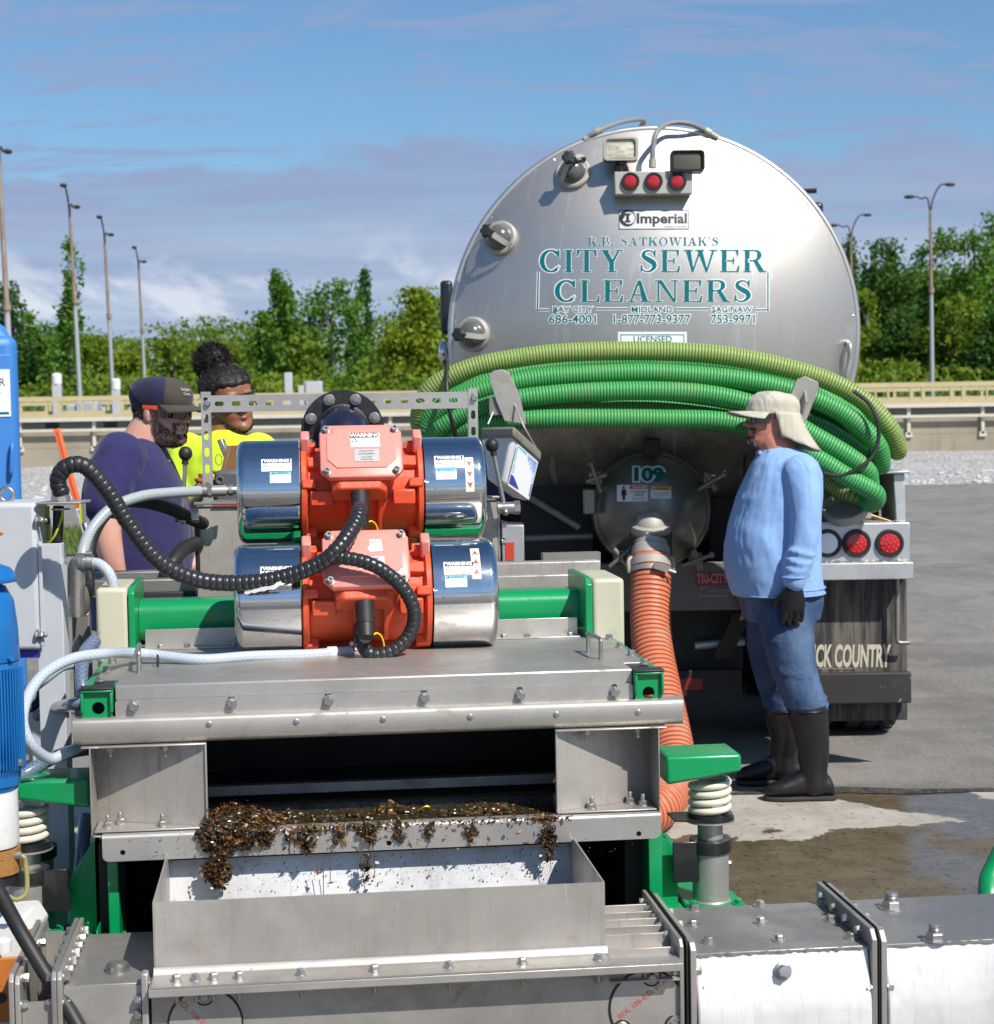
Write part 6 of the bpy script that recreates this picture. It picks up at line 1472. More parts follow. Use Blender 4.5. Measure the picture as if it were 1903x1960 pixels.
GL = {
 'I': (.38, stem(.09)), '.': (.28, [bx(.05, 0, .23, .17)]), "'": (.25, [('p', [(.08, .72), (.14, .72), (.20, 1.0), (.03, 1.0)])]), ' ': (.5, []),
 'L': (.82, stem(.08) + [bx(.28, 0, .78, SF), ('p', [(.66, .0), (.78, 0), (.80, .30), (.74, .30)])]),
 'T': (.92, [bx(.36, 0, .56, 1), bx(.26, 0, .66, SF), bx(.06, 1 - SF, .86, 1), ('p', [(.03, .70), (.09, .70), (.20, 1), (.05, 1)]), ('p', [(.83, .70), (.89, .70), (.87, 1), (.72, 1)])]),
 'E': (.86, stem(.08) + [bx(.28, 0, .78, SF), bx(.28, 1 - SF, .76, 1), bx(.28, .48, .56, .545), ('p', [(.66, 0), (.79, 0), (.82, .30), (.76, .30)]), ('p', [(.72, .72), (.77, .72), (.78, 1), (.64, 1)]), ('p', [(.55, .36), (.60, .36), (.60, .66), (.55, .66), (.51, .52)])]),
 'C': (.95, [arc(.50, .5, .37, .465, 48, 312, TH, TN, 26), ('p', [(.80, .66), (.86, .66), (.86, 1.0), (.81, 1.0), (.70, .84)]), ('s', [(.74, .16), (.84, .27)], [.07, .04])]),
 'O': (1.0, [('o', arc(.5, .5, .37, .465, 0, 360, TH, TN, 36))]),
 'S': (.76, [sp2([(.62, .76), (.54, .90), (.36, .965), (.17, .87), (.17, .70), (.36, .56), (.56, .42), (.60, .24), (.44, .06), (.24, .035), (.10, .14), (.06, .28)], [.04, .06, .075, .13, .18, .22, .22, .18, .10, .07, .05, .04]), ('p', [(.61, .68), (.66, .68), (.66, 1.0), (.62, 1.0), (.54, .88)]), ('p', [(.03, 0), (.07, 0), (.13, .12), (.09, .33), (.03, .33)])]),
 'Y': (.96, [bx(.38, 0, .58, .46), bx(.28, 0, .68, SF), ('p', [(.38, .42), (.58, .44), (.30, 1), (.06, 1)]), ('p', [(.46, .46), (.58, .44), (.84, 1), (.74, 1)]), bx(-.02, 1 - SF, .40, 1), bx(.64, 1 - SF, .96, 1)]),
 'W': (1.42, [('p', [(.34, 0), (.44, 0), (.30, 1), (.08, 1)]), ('p', [(.34, 0), (.42, .0), (.70, .86), (.63, .92)]), ('p', [(.92, 0), (1.02, 0), (.78, 1), (.56, 1)]), ('p', [(.92, 0), (1.0, 0), (1.30, 1), (1.20, 1)]), bx(0, 1 - SF, .40, 1), bx(.50, 1 - SF, .86, 1), bx(1.08, 1 - SF, 1.42, 1)]),
 'A': (1.0, [('p', [(.62, 0), (.86, 0), (.56, 1), (.44, .98)]), ('p', [(.10, 0), (.19, 0), (.50, .86), (.44, 1)]), bx(.28, .30, .70, .36), bx(0, 0, .34, SF), bx(.54, 0, 1.0, SF)]),
 'N': (1.02, [bx(.12, 0, .20, .94), bx(.80, .06, .88, 1), ('p', [(.12, 1), (.30, 1), (.88, 0), (.76, 0)]), bx(.02, 0, .32, SF), bx(.0, 1 - SF, .30, 1), bx(.68, 1 - SF, .99, 1)]),
 'R': (1.0, stem(.08) + [sp2([(.26, .965), (.48, .965), (.64, .90), (.68, .75), (.62, .59), (.46, .52), (.26, .515)], [.07, .075, .13, .20, .13, .075, .07]), ('p', [(.42, .53), (.60, .53), (.92, 0), (.68, 0)]), bx(.70, 0, 1.0, SF)]),
 'B': (.86, stem(.08) + [sp2([(.26, .965), (.46, .965), (.60, .90), (.63, .76), (.57, .61), (.42, .535), (.26, .53)], [.07, .075, .13, .19, .12, .075, .07]), sp2([(.26, .53), (.48, .53), (.66, .46), (.70, .28), (.63, .10), (.46, .035), (.26, .035)], [.07, .075, .12, .20, .13, .075, .07])]),
 'K': (.98, stem(.08) + [('p', [(.28, .38), (.28, .50), (.72, 1), (.82, 1)]), ('p', [(.40, .56), (.54, .66), (.92, 0), (.66, 0)]), bx(.60, 1 - SF, .92, 1), bx(.60, 0, .98, SF)]),
}
def serif(txt, x0, y0, x1, y1, par, mat, track=.10, ol=1.9):
    W_ = sum(GL[c][0] + track for c in txt) - track; kx = (x1 - x0) / W_; ky = y1 - y0
    pen = 0.0
    for c in txt:
        w, parts = GL[c]; zi = 0; mt, mo = MB(), MB()
        for p in parts:
            zi += 1
            for grow_, m_, base in ((0.0, mt, .0017), (ol, mo, .0009)):
                f = lambda x, y: TD(x, y, base + zi * .00004)
                if p[0] == 'p':
                    q = [Vector((x0 + (pen + a) * kx, y1 - b * ky)) for a, b in p[1]]
                    if grow_:
                        ar = sum(q[i].x * q[(i + 1) % len(q)].y - q[(i + 1) % len(q)].x * q[i].y for i in range(len(q)))
                        if ar < 0: q = q[::-1]
                        o = []
                        for i in range(len(q)):
                            e0 = (q[i] - q[i - 1]).normalized(); e1 = (q[(i + 1) % len(q)] - q[i]).normalized()
                            n0, n1 = Vector((e0.y, -e0.x)), Vector((e1.y, -e1.x)); b_ = (n0 + n1); l_ = max(.35, b_.length_squared / 2); o.append(q[i] + b_ / (2 * l_) * grow_ * 1.0 if l_ else q[i])
                        q = o
                    m_.add([f(v.x, v.y) for v in q], [tuple(range(len(q)))])
                else:
                    st = p[1] if p[0] == 'o' else p; pts = [Vector((a, b)) for a, b in st[1]]; ws = st[2]; vs = []; N = len(pts)
                    for i in range(N):
                        if p[0] == 'o': t_ = pts[(i + 1) % (N - 1)] - pts[(i - 1) % (N - 1)]
                        else: t_ = pts[min(i + 1, N - 1)] - pts[max(i - 1, 0)]
                        t_.normalize(); nn = Vector((-t_.y, t_.x)); e = 0
                        cpt = pts[i] + (t_ * (-grow_ / ky if i == 0 else grow_ / ky if i == N - 1 else 0) if p[0] != 'o' else Vector((0, 0)))
                        for sgn in (1, -1):
                            v = cpt + nn * sgn * (ws[i] / 2 + grow_ / ky); vs.append((x0 + (pen + v.x) * kx, y1 - v.y * ky))
                    m_.add([f(*v) for v in vs], [(2 * i, 2 * i + 1, 2 * i + 3, 2 * i + 2) for i in range(N - 1)])
        pen += w + track
        if parts:
            mo.build('letter_outline', WHITE, par, fixn=False, smooth=False); mt.build('letter', mat, par, fixn=False, smooth=False)
serif('CITY SEWER', 1032, 478, 1468, 521, TRK, TEAL, .10); serif('CLEANERS', 1061, 536, 1440, 578, TRK, TEAL, .12)
serif("R.B. SATKOWIAK'S", 1126, 454, 1376, 470, TRK, TEAL, .13, 1.0)
d5, d3 = dq(.0016), dq(.0008)
for t_, x0, x1 in (('BAY CITY', 1059, 1135), ('MIDLAND', 1209, 1288), ('SAGINAW', 1363, 1440)): fit(t_, x0, 586.5, x1, 597.5, d5, TEAL, TRK, .014, outline=1.4, omat=WHITE, olift=d3)
for t_, x0, x1 in (('686-4001', 1051, 1141), ('1-877-773-9377', 1175, 1322), ('753-9971', 1361, 1445)): fit(t_, x0, 602, x1, 619, d5, TEAL, TRK, .012, outline=1.4, omat=WHITE, olift=d3)
mbw, mbt = MB(), MB()
def dline(x0, y0, x1, y1):
    for m_, w, lf in ((mbw, 3.0, .0008), (mbt, 1.35, .0015)):
        n = 24; dx, dy = x1 - x0, y1 - y0; l = math.hypot(dx, dy); nx, ny = -dy / l * w, dx / l * w
        m_.add([TD(x0 + dx * i / n + s * nx, y0 + dy * i / n + s * ny, lf) for i in range(n + 1) for s in (-1, 1)], [(2 * i, 2 * i + 1, 2 * i + 3, 2 * i + 2) for i in range(n)])
for a in ((1031, 520, 1029, 592), (1031, 593, 1052, 593), (1140, 591, 1203, 591), (1293, 591, 1357, 591), (1446, 593, 1469, 593), (1470, 522, 1470, 594)): dline(*a)
mbw.build('line_outline', WHITE, TRK, fixn=False, smooth=False, kind='stuff'); mbt.build('frame_line', TEAL, TRK, fixn=False, smooth=False, kind='stuff')
def dpatch(x0, y0, x1, y1, lf, mat, name, par=TRK, n=6):
    mb = MB(); mb.add([TD(x0 + (x1 - x0) * i / n, y0 + (y1 - y0) * j / n, lf) for j in range(n + 1) for i in range(n + 1)], [(j * (n + 1) + i, j * (n + 1) + i + 1, (j + 1) * (n + 1) + i + 1, (j + 1) * (n + 1) + i) for j in range(n) for i in range(n)]); return mb.build(name, mat, par, fixn=False)
def dframe(x0, y0, x1, y1, w, lf, mat, par):
    for a in ((x0, y0, x1, y0 + w), (x0, y1 - w, x1, y1), (x0, y0 + w, x0 + w, y1 - w), (x1 - w, y0 + w, x1, y1 - w)): dpatch(*a, lf, mat, 'frame_bar', par, 4)
PALE = plain('pale_grey_badge', (.62, .62, .62), .4)
bd = dpatch(1185, 402, 1319, 439, .0012, PALE, 'maker_badge'); dframe(1185, 402, 1319, 439, 1.2, .0022, INK, bd)
fit('Imperial', 1219, 408, 1315, 434, d5, INK, bd, .03)
fit('JEFFERSON, WISCONSIN', 1272, 433, 1314, 436, d5, INK, bd)
mb = MB(); flat(mb, circ(1202, 417, 15.5, 28), [circ(1204, 417, 12.5, 28)], lambda x, y: TD(x, y, .0055)); mb.build('emblem', INK, bd, fixn=False)
serif_I = [bx(.42, .25, .58, .75), bx(.3, .22, .7, .3), bx(.3, .7, .7, .78)]
mb = MB()
for i, p in enumerate(serif_I): mb.add([TD(1188 + a * 28, 431 - b * 28, .0055 + i * .0002) for a, b in p[1]], [(0, 1, 2, 3)])
mb.add([TD(a, b, .0062) for a, b in ((1190, 409), (1197, 404), (1196, 416), (1191, 420))], [(0, 1, 2, 3)]); mb.build('emblem', INK, bd, fixn=False)
lp_ = dpatch(1183, 635, 1315, 705, .0012, WHITE, 'licence_panel'); dframe(1188, 640, 1310, 702, 1.4, .0022, TEAL, lp_)
fit('LICENSED', 1213, 643, 1286, 655, d5, TEAL, lp_, .008); fit('SEPTAGE HAULER', 1198, 661, 1300, 673, d5, TEAL, lp_, .008)
# --- fittings on the tank end
GLASSM = paint('sight_glass_grey', (.10, .105, .10), .18, .3, dirtc=(.2, .19, .17), coat=.5)
DUSTY = paint('dusty_aluminium', (.42, .40, .36), .6, .4, dirtc=(.2, .17, .13), metal=.3)
BLKK = paint('black_knob', (.022, .022, .024), .5, .3, dirtc=(.1, .09, .08))
for px, py, kx, ky in ((1098, 332, -8, -28), (959, 457, -24, -14), (907, 640, -26, 0)):
    o = TD(px, py); nn = dnorm(o); k_ = YR / FPX
    mb = MB(); mb.lathe([(-.01, 33 * k_), (.018, 33 * k_), (.024, 30 * k_), (.024, 26 * k_)], o, nn, 36); g = mb.build('sight_port', DUSTY, TRK)
    q = nn.to_track_quat('Z', 'Y').to_matrix()
    mb = MB(); mb.ball(o + nn * .02, (25.5 * k_, 25.5 * k_, .062), 28, 16, rot=q); mb.build('domed_cover', GLASSM, g)
    e = P(px + kx, py + ky, o.y - .13); side = (e - o - nn * (e - o).dot(nn)).normalized(); tang = nn.cross(side)
    mb = MB(); hp = [o + tang * 31 * k_ + nn * .012, o + tang * 30 * k_ + nn * .07 + side * .01, e + nn * -.02, o - tang * 30 * k_ + nn * .07 + side * .01, o - tang * 31 * k_ + nn * .012]
    pp = spl(hp, 6); mb.add([p + s * side * .013 + nn * h for p in pp for s, h in ((-1, 0), (1, 0), (1, .006), (-1, .006))], [(4 * i + a, 4 * i + b, 4 * i + 4 + b, 4 * i + 4 + a) for i in range(len(pp) - 1) for a, b in ((0, 1), (1, 2), (2, 3), (3, 0))]); mb.build('strap', DUSTY, g)
    kd = (e - o).normalized(); mb = MB(); ring = []
    for z, r0 in ((0, .022), (.004, .032), (.022, .032), (.028, .024)):
        u_ = kd.cross(Vector((0, 0, 1))).normalized(); w_ = kd.cross(u_); ring.append([e + kd * z + (u_ * math.cos(t) + w_ * math.sin(t)) * r0 * (1 + .10 * math.cos(6 * t)) for t in np.linspace(0, 2 * PI, 37)[:-1]])
    mb.loft(ring); mb.build('knob', BLKK, g); mb = MB(); mb.cyl(o + nn * .06, e, .009, n=10); mb.build('stud', DUSTY, g)
LENS = plain('red_lens', (.42, .012, .016), .15); LENS.node_tree.nodes['Principled BSDF'].inputs['Coat Weight'].default_value = .8
def lamp(par, c, ro, rl, lens, name='tail_lamp', rings=True, leds=False):
    mb = MB(); mb.lathe([(-.02, ro), (.006, ro), (.012, ro * .94), (.012, rl * 1.04), (.006, rl)], c, (0, -1, 0), 40, cap1=False); g = mb.build(name, RUBBER, par)
    mb = MB(); mb.lathe([(0, rl), (.006, rl * .96), (.010, rl * .6), (.011, .001)], c + Vector((0, -.002, 0)), (0, -1, 0), 40); l_ = mb.build('lens', lens, g)
    if leds:
        for r_, m in ((0, 1), (rl * .42, 6), (rl * .78, 11)):
            for i in range(m):
                a = 2 * PI * i / m + r_ * 9; mb = MB(); mb.ball(c + Vector((r_ * math.cos(a), -.0128 + .005 * (r_ / rl) ** 2, r_ * math.sin(a))), (rl * .11, .003, rl * .11), 8, 5); mb.build('diode', LED, g)
    return g
LED = plain('red_diode', (.70, .04, .03), .12)
o = TD(1251, 349); yb = o.y
mb = MB(); a, b = P(1177, 373, yb - .1), P(1326, 326, yb - .1); mb.box((a.x, yb - .10, a.z), (b.x, yb + .06, b.z)); mb.build('light_bar', paint('grey_bar', (.43, .42, .39), .5, .3), TRK, bevel=.005)
for px in (1207, 1251.5, 1297): lamp(TRK, P(px, 347, yb - .104), 17.5 * .00244, 12.5 * .00244, LENS)
def worklight(x0, y0, x1, y1, Y, lens, stalk):
    a, b = P(x0, y1, Y), P(x1, y0, Y); c = (a + b) / 2; hx, hz = (b.x - a.x) / 2, (b.z - a.z) / 2
    mb = MB(); rs = [[(c.x + x * s_, Y + d, c.z + z * s_ - d * .25) for x, z in rrect(-hx, -hz, hx, hz, .02)] for d, s_ in ((0, 1), (.03, 1.0), (.075, .62), (.08, .5))]; mb.loft(rs); g = mb.build('work_light', BLACK_P, TRK)
    mb = MB(); rs = [[(c.x + x * s_, Y - d, c.z + z * s_) for x, z in rrect(-hx, -hz, hx, hz, .02)] for d, s_ in ((.0, 1.0), (.018, 1.0), (.018, .86), (.002, .80))]; mb.loft(rs, caps=False); mb.build('bezel', DUSTY if stalk else BLACK_P, g)
    mb = MB(); mb.loft([[(c.x + x * s_, Y - d, c.z + z * s_) for x, z in rrect(-hx * .86, -hz * .82, hx * .86, hz * .82, .014)] for d, s_ in ((.003, 1), (.007, .92))]); mb.build('lens', lens, g)
    mb = MB(); mb.cyl((c.x, Y + .03, a.z - .001), (c.x, Y + .04, a.z - .045), .010, n=10); mb.ball((c.x, Y + .035, a.z - .02), (.03, .015, .012), 10, 6); mb.build('bracket', BLACK_P, g)
lens1 = NT('clear_lens'); lens1.set('Base Color', lens1.mix(lens1.ramp(lens1.noise(60, 2, .5, (.4, 1, 3)), .4, .6), (.62, .60, .50), (.42, .38, .27))); lens1.set('Roughness', .12); lens1.set('Coat Weight', .6)
lens2 = plain('smoked_lens', (.10, .095, .065), .1)
worklight(1155, 263, 1221, 308, yb - .05, lens1.m, True); worklight(1283, 287, 1349, 330, yb - .11, lens2, False)
CONDUIT = paint('grey_conduit', (.22, .225, .23), .5, .15)
mb = MB(); mb.tube(spl([P(1250, 322, yb - .06), P(1250, 285, yb - .06), P(1258, 252, yb - .04), P(1282, 236, yb + .05), P(1318, 236, YR - .08), P(1352, 250, YR - .03), P(1372, 262, YR - .03)], 8), .0125, 14); cd = mb.build('conduit', CONDUIT, TRK)
mb = MB(); mb.lathe([(0, .018), (.04, .018)], P(1249.5, 321, yb - .06), (0, 0, 1), 12); mb.lathe([(0, .019), (.03, .019), (.034, .014), (.075, .014)], P(1350, 249, YR - .03), P(1370, 261, YR - .03) - P(1350, 249, YR - .03), 12); mb.build('coupling', DUSTY, cd)
mb = MB(); mb.tube(spl([P(1122, 264, YR - .02), P(1148, 249, YR - .02), P(1185, 234, YR + .1), P(1222, 228, YR + .3), P(1233, 232, YR + .4), P(1227, 242, YR + .5)], 8), .0125, 14); cd = mb.build('conduit', CONDUIT, TRK)
mb = MB(); mb.lathe([(0, .014), (.06, .014), (.064, .019), (.095, .019)], P(1118, 267, YR - .02), P(1148, 249, YR - .02) - P(1118, 267, YR - .02), 12); mb.build('coupling', DUSTY, cd)
mb = MB(); mb.tube(spl([TD(1623, 655), P(1627, 662, YR - .1), P(1627, 690, YR - .1), P(1620, 720, YR - .1), P(1612, 742, YR - .08)], 6), .014, 12); mb.build('grab_rail', TANKM, TRK)
for x0, y0, x1, y1, Y, m_, nm in ((844, 536, 866, 640, 14.5, BLACK_P, 'wing_mirror'), (1556, 386, 1577, 412, 14.6, BLACK_P, 'wing_mirror')):
    a, b = P(x0, y1, Y), P(x1, y0, Y); mb = MB(); mb.box((a.x, Y, a.z), (b.x, Y + .12, b.z)); mb.build(nm, m_, TRK, bevel=.03, seg=3)
    sx_ = -1 if a.x < TC.x else 1; mb = MB(); mb.tube([(TC.x + sx_ * 1.04, Y + .2, a.z + .2), ((a.x + b.x) / 2, Y + .06, a.z + .2)], .02, 8); mb.build('mirror_arm', BLACK_P, TRK)
mb = MB(); a, b = P(841, 696, 9.2), P(858, 652, 9.2); mb.ball(((a.x + b.x) / 2, 9.2, (a.z + b.z) / 2), ((b.x - a.x) / 2 * 1.2, .05, (b.z - a.z) / 2), 20, 14); mb.build('chrome_lamp', CHROME, TRK)
# --- rear door in the shade under the hoses
Yd = 8.62; dc = P(1248, 978, Yd); rd = 108 * Yd / FPX
SHAD = steel('shaded_tank_door', base=(.27, .25, .215), rough=.36, dirt=.5, metal=.7, dirtc=(.08, .065, .05))  # tank steel darkened, shade of the hoses put into its colour
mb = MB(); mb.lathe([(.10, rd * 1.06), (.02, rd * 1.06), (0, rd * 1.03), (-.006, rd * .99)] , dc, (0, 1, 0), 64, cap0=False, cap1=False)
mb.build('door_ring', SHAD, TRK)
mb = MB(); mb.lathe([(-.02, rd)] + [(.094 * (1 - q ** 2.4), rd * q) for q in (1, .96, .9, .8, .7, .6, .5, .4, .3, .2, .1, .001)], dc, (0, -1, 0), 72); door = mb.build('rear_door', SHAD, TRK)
def DR(px, py, lf=0.0):
    Y = Yd
    for _ in range(5):
        p = P(px, py, Y); r_ = min(1, math.hypot(p.x - dc.x, p.z - dc.z) / rd); Y = Yd - .094 * (1 - r_ ** 2.4)
    p = P(px, py, Y); return p + Vector((0, -lf, 0))
fit('109', 1214, 894, 1271, 922, lambda x, y: DR(x, y, .007), TEAL, door, .05, outline=3.0, omat=WHITE, olift=lambda x, y: DR(x, y, .004))
def drp(x0, y0, x1, y1, lf, mat, nm, par):
    mb = MB(); mb.add([DR(x0 + (x1 - x0) * i / 4, y0 + (y1 - y0) * j / 4, lf) for j in range(5) for i in range(5)], [(j * 5 + i, j * 5 + i + 1, j * 5 + i + 6, j * 5 + i + 5) for j in range(4) for i in range(4)]); return mb.build(nm, mat, par, fixn=False)
s1 = drp(1181, 928, 1240, 960, .003, WHITE, 'danger_sticker', TRK); drp(1206, 929, 1239, 936, .0045, RED, 'header', s1)
dd = lambda x, y: DR(x, y, .006)
fit('DANGER', 1211, 930.5, 1237, 934.8, dd, WHITE, s1, .02); fit('CONFINED', 1208, 939, 1238, 943, dd, INK, s1); fit('SPACE', 1214, 945, 1232, 949, dd, INK, s1); fit('Enter only by', 1210, 952, 1236, 954.5, dd, INK, s1); fit('permit only', 1212, 955.5, 1234, 958, dd, INK, s1)
mb = MB(); poly(mb, dd, [(1190, 937), (1198, 937), (1199, 948), (1196.5, 948), (1196.5, 957), (1191.5, 957), (1191.5, 948), (1189, 948)]); mb.build('figure_print', INK, s1, fixn=False)
mb = MB(); poly(mb, dd, circ(1194, 933.5, 2.4, 12)); mb.build('figure_print', INK, s1, fixn=False)
s2 = drp(1246, 931, 1285, 954, .003, WHITE, 'warning_sticker', TRK); drp(1246.5, 931.5, 1284.5, 938.5, .0045, AMB, 'header', s2)
fit('WARNING', 1256, 933, 1281, 937, dd, INK, s2); fit('Stand clear when', 1250, 942, 1281, 945, dd, INK, s2); fit('opening door', 1254, 947, 1277, 950, dd, INK, s2)
def clamp(px, py, ang, Y=8.5):
    c = P(px, py, Y); mb = MB(); d = Vector((math.cos(R(ang)), 0, math.sin(R(ang)))); q = Vector((-d.z, 0, d.x))
    mb.cyl(c - q * .05, c + q * .05, .014, n=12); mb.build('door_clamp', SHAD, TRK)
    mb = MB(); mb.cyl(c + Vector((0, -.01, 0)) - d * .07, c + Vector((0, -.01, 0)) + d * .06, .010, n=10); mb.ball(c + d * .07 + Vector((0, -.01, 0)), .016, 10, 8); mb.build('clamp_handle', SHAD, TRK)
    mb = MB(); mb.box((c.x - .03, Y + .02, c.z - .03), (c.x + .03, Y + .12, c.z + .03)); mb.build('clamp_lug', SHAD, TRK, bevel=.006)
clamp(1141, 915, 108); clamp(1361, 922, 30); clamp(1188, 1066, 40); clamp(1334, 1072, 20)
mb = MB(); a, b = P(1117, 985, 8.55), P(1140, 935, 8.55); mb.box((a.x, 8.55, a.z), (b.x, 8.6, b.z)); mb.build('hinge_block', SHAD, TRK, bevel=.008)
mb = MB(); a, b = P(1236, 872, 8.5), P(1264, 838, 8.5); mb.box((a.x, 8.5, a.z), (b.x, 8.66, b.z)); mb.build('door_hinge', DARK, TRK, bevel=.01)
# valve and couplings
vc = P(1246, 1010, 8.45); kv = 8.4 / FPX
mb = MB(); mb.lathe([(-.03, 37 * kv), (0, 38 * kv), (.012, 38 * kv), (.02, 30 * kv), (.05, 26 * kv), (.072, 14 * kv), (.076, .001)], vc, (0, -.25, 1), 36); mb.build('valve_cap', DUSTY, TRK)
mb = MB(); mb.lathe([(-.16, 40 * kv), (-.03, 42 * kv)], vc, (0, -.1, 1), 32); mb.build('valve_body', paint('dark_valve_iron', (.035, .032, .028), .6, .5, dirtc=(.12, .10, .08)), TRK)
mb = MB(); a = P(1250, 1020, 8.33); mb.cyl(a, a - Vector((0, 0, .05)), .006, n=8); mb.cyl(a + Vector((-.03, 0, -.003)), a + Vector((.03, 0, -.003)), .006, n=8); mb.build('tee_handle', DUSTY, TRK)
# --- rear bumper and lights at right
YB = 8.3
a, b = P(1330, 1081, YB), P(1742, 1000, YB); BMP = [a, b]
mb = MB(); mb.box((P(1480, 1040, YB).x, YB, a.z), (b.x, YB + .25, b.z)); mb.build('light_panel', ALU, TRK, bevel=.004)
mb = MB(); mb.box((P(1480, 1040, YB).x, YB - .03, P(0, 1107, YB).z + .012 - .012), (b.x + .008, YB + .30, a.z - .001)); 
mb = MB(); zt_ = a.z - .0015; zb2 = P(1742, 1107, YB).z; mb.box((P(1480, 1040, YB).x, YB - .035, zb2), (b.x + .008, YB + .3, zt_)); mb.build('bumper_rail', ALU, TRK, bevel=.004)
mb = MB(); pts = [(P(1480, 1040, YB).x + (b.x - P(1480, 1040, YB).x) * i / 70, YB - .004 + rng.uniform(-.002, .002), zt_ + .003 + rng.uniform(-.002, .002)) for i in range(71)]; mb.tube(pts, [.006 + rng.uniform(-.002, .002) for _ in pts], 6); mb.build('weld_seam', BOLT, TRK)
mb = MB(); c_, d_ = P(1711, 1001, YB + .02), P(1733, 906, YB + .02); mb.prism([(c_.x + .01, YB + .02, b.z + .001), (b.x - .012, YB + .02, b.z + .001), (d_.x, YB + .03, d_.z), (c_.x, YB + .03, d_.z)], (0, .32, 0)); mb.build('corner_post', ALU, TRK, bevel=.006)
mb = MB(); e0, e1 = P(1690, 905, YB + .05), P(1737, 898, YB + .05); mb.box((e0.x, YB - .0, d_.z + .001), (e1.x, YB + .36, d_.z + .012)); mb.build('post_cap', ALU, TRK, bevel=.002)
mb = MB(); mb.box((P(1490, 1040, YB).x, YB + .34, b.z), (c_.x, YB + .38, P(0, 920, YB).z)); mb.build('tray_back', DARK, TRK)
mb = MB(); mb.box((P(1490, 1040, YB).x, YB + .0, b.z + .001), (c_.x - .001, YB + .335, b.z + .006)); mb.build('tray_floor', ALU, TRK)
for px, m_, led in ((1584, plain('white_lens', (.88, .88, .86), .35), False), (1640, LENS, True), (1703, LENS, True)): lamp(TRK, P(px, 1040, YB - .004), 27.5 * YB / FPX, 20.5 * YB / FPX, m_, leds=led)
FLAP = NT('muddy_rubber'); 
cM = FLAP.mix(FLAP.ramp(FLAP.noise(5, 7, .7, (6, 6, .5)), .38, .66), (.022, .022, .023), (.12, .105, .085)); cM = FLAP.mix(FLAP.math('MULTIPLY', FLAP.ramp(FLAP.noise(3, 6, .7, (4, 4, .5), loc=(5, 1, 2)), .52, .7), .7), cM, (.20, .175, .14)); FLAP.set('Base Color', cM); FLAP.set('Roughness', .7); FLAP = FLAP.m
def plate(x0, y0, x1, y1, Y, th, mat, nm, bev=.004):
    a, b = P(x0, y1, Y), P(x1, y0, Y); mb = MB(); mb.box((a.x, Y, a.z), (b.x, Y + th, b.z)); return mb.build(nm, mat, TRK, bevel=bev)
fp = plate(1500, 1108, 1736, 1382, YB + .12, .012, FLAP, 'mud_flap', .002)
fit('TRUCK COUNTRY', 1520, 1233, 1706, 1278, lambda x, y: P(x, y, YB + .118), plain('worn_cream_print', (.50, .46, .36), .6), fp, .035, shear=.12)
plate(1540, 1279, 1640, 1281, YB + .117, .0005, IVORY, 'print_line', 0)
plate(1495, 1287, 1745, 1350, YB + .04, .05, paint('worn_black_plank', (.026, .024, .022), .6, .8, dirtc=(.10, .088, .07), chips=(.40, .32, .22), scale=.6), 'bumper_plank', .006)
mb = MB(); mb.tube(spl([P(1718, 1108, YB + .06), P(1718, 1180, YB + .06), P(1718, 1222, YB + .06), P(1722, 1230, YB + .06), P(1741, 1230, YB + .06)], 4), .010, 10); mb.build('flap_rod', STEEL_D, TRK)
# wheels and chassis
TYRE = paint('tyre_rubber', (.018, .018, .018), .7, .5, dirtc=(.07, .062, .05))
def wheel(x, Y, w=.28):
    mb = MB(); r_ = .52; mb.lathe([(-w / 2, r_ * .55), (-w / 2, r_ * .9), (-w / 2 + .03, r_ * .97), (-w * .3, r_), (w * .3, r_), (w / 2 - .03, r_ * .97), (w / 2, r_ * .9), (w / 2, r_ * .55)], (x, Y, r_), (1, 0, 0), 48); ty = mb.build('tyre', TYRE, TRK)
    for i in range(36):
        if 18 <= i % 36 <= 33:
            t = 2 * PI * i / 36
            for k in (-.32, 0, .32):
                mb = MB(); d = Vector((0, math.cos(t), math.sin(t))); mb.obox(Vector((x + k * w, Y, r_)) + d * r_, [(1, 0, 0), d, (0, -d.z, d.y)], (w * .12, .010, .032)); mb.build('tread_block', TYRE, ty)
    mb = MB(); mb.lathe([(-w * .3, r_ * .54), (w * .1, r_ * .54), (w * .1, .05), (w * .12, .001)], (x, Y, r_), (1, 0, 0), 32); mb.build('rim', ALU, TRK)
xw = P(1648, 1400, 9.55).x
for x in (xw, xw - .33, 2 * TC.x - xw, 2 * TC.x - xw + .33): wheel(x, 9.55)
for x in (TC.x - .42, TC.x + .42):
    mb = MB(); mb.box((x - .04, 8.72, .72), (x + .04, 15, .98)); mb.build('chassis_rail', DARK, TRK)
mb = MB(); mb.cyl((TC.x - 1.0, 9.55, .52), (TC.x + 1.0, 9.55, .52), .09, n=20); mb.ball((TC.x, 9.55, .52), .2, 20, 12); mb.build('axle', DARK, TRK)
mb = MB(); mb.box((TC.x - 1.1, 10.15, .14), (TC.x + 1.1, 10.2, 1.2)); mb.build('added_dark_panel', DARK, TRK)  # dark sheet added across the underside so the ground beyond reads black
mb = MB(); mb.box((TC.x - .95, 8.85, .78), (TC.x + .95, 10.1, .80)); mb.build('under_tray', DARK, TRK)
for x in (xw, xw - .33, 2 * TC.x - xw, 2 * TC.x - xw + .33): wheel(x, 10.85)
plate(1000, 930, 1134, 1074, 8.80, .04, DARK, 'side_box_panel'); plate(1362, 950, 1480, 1074, 8.80, .04, DARK, 'side_box_panel'); plate(1110, 1080, 1420, 1285, 8.84, .02, DARK, 'rear_frame_plate')
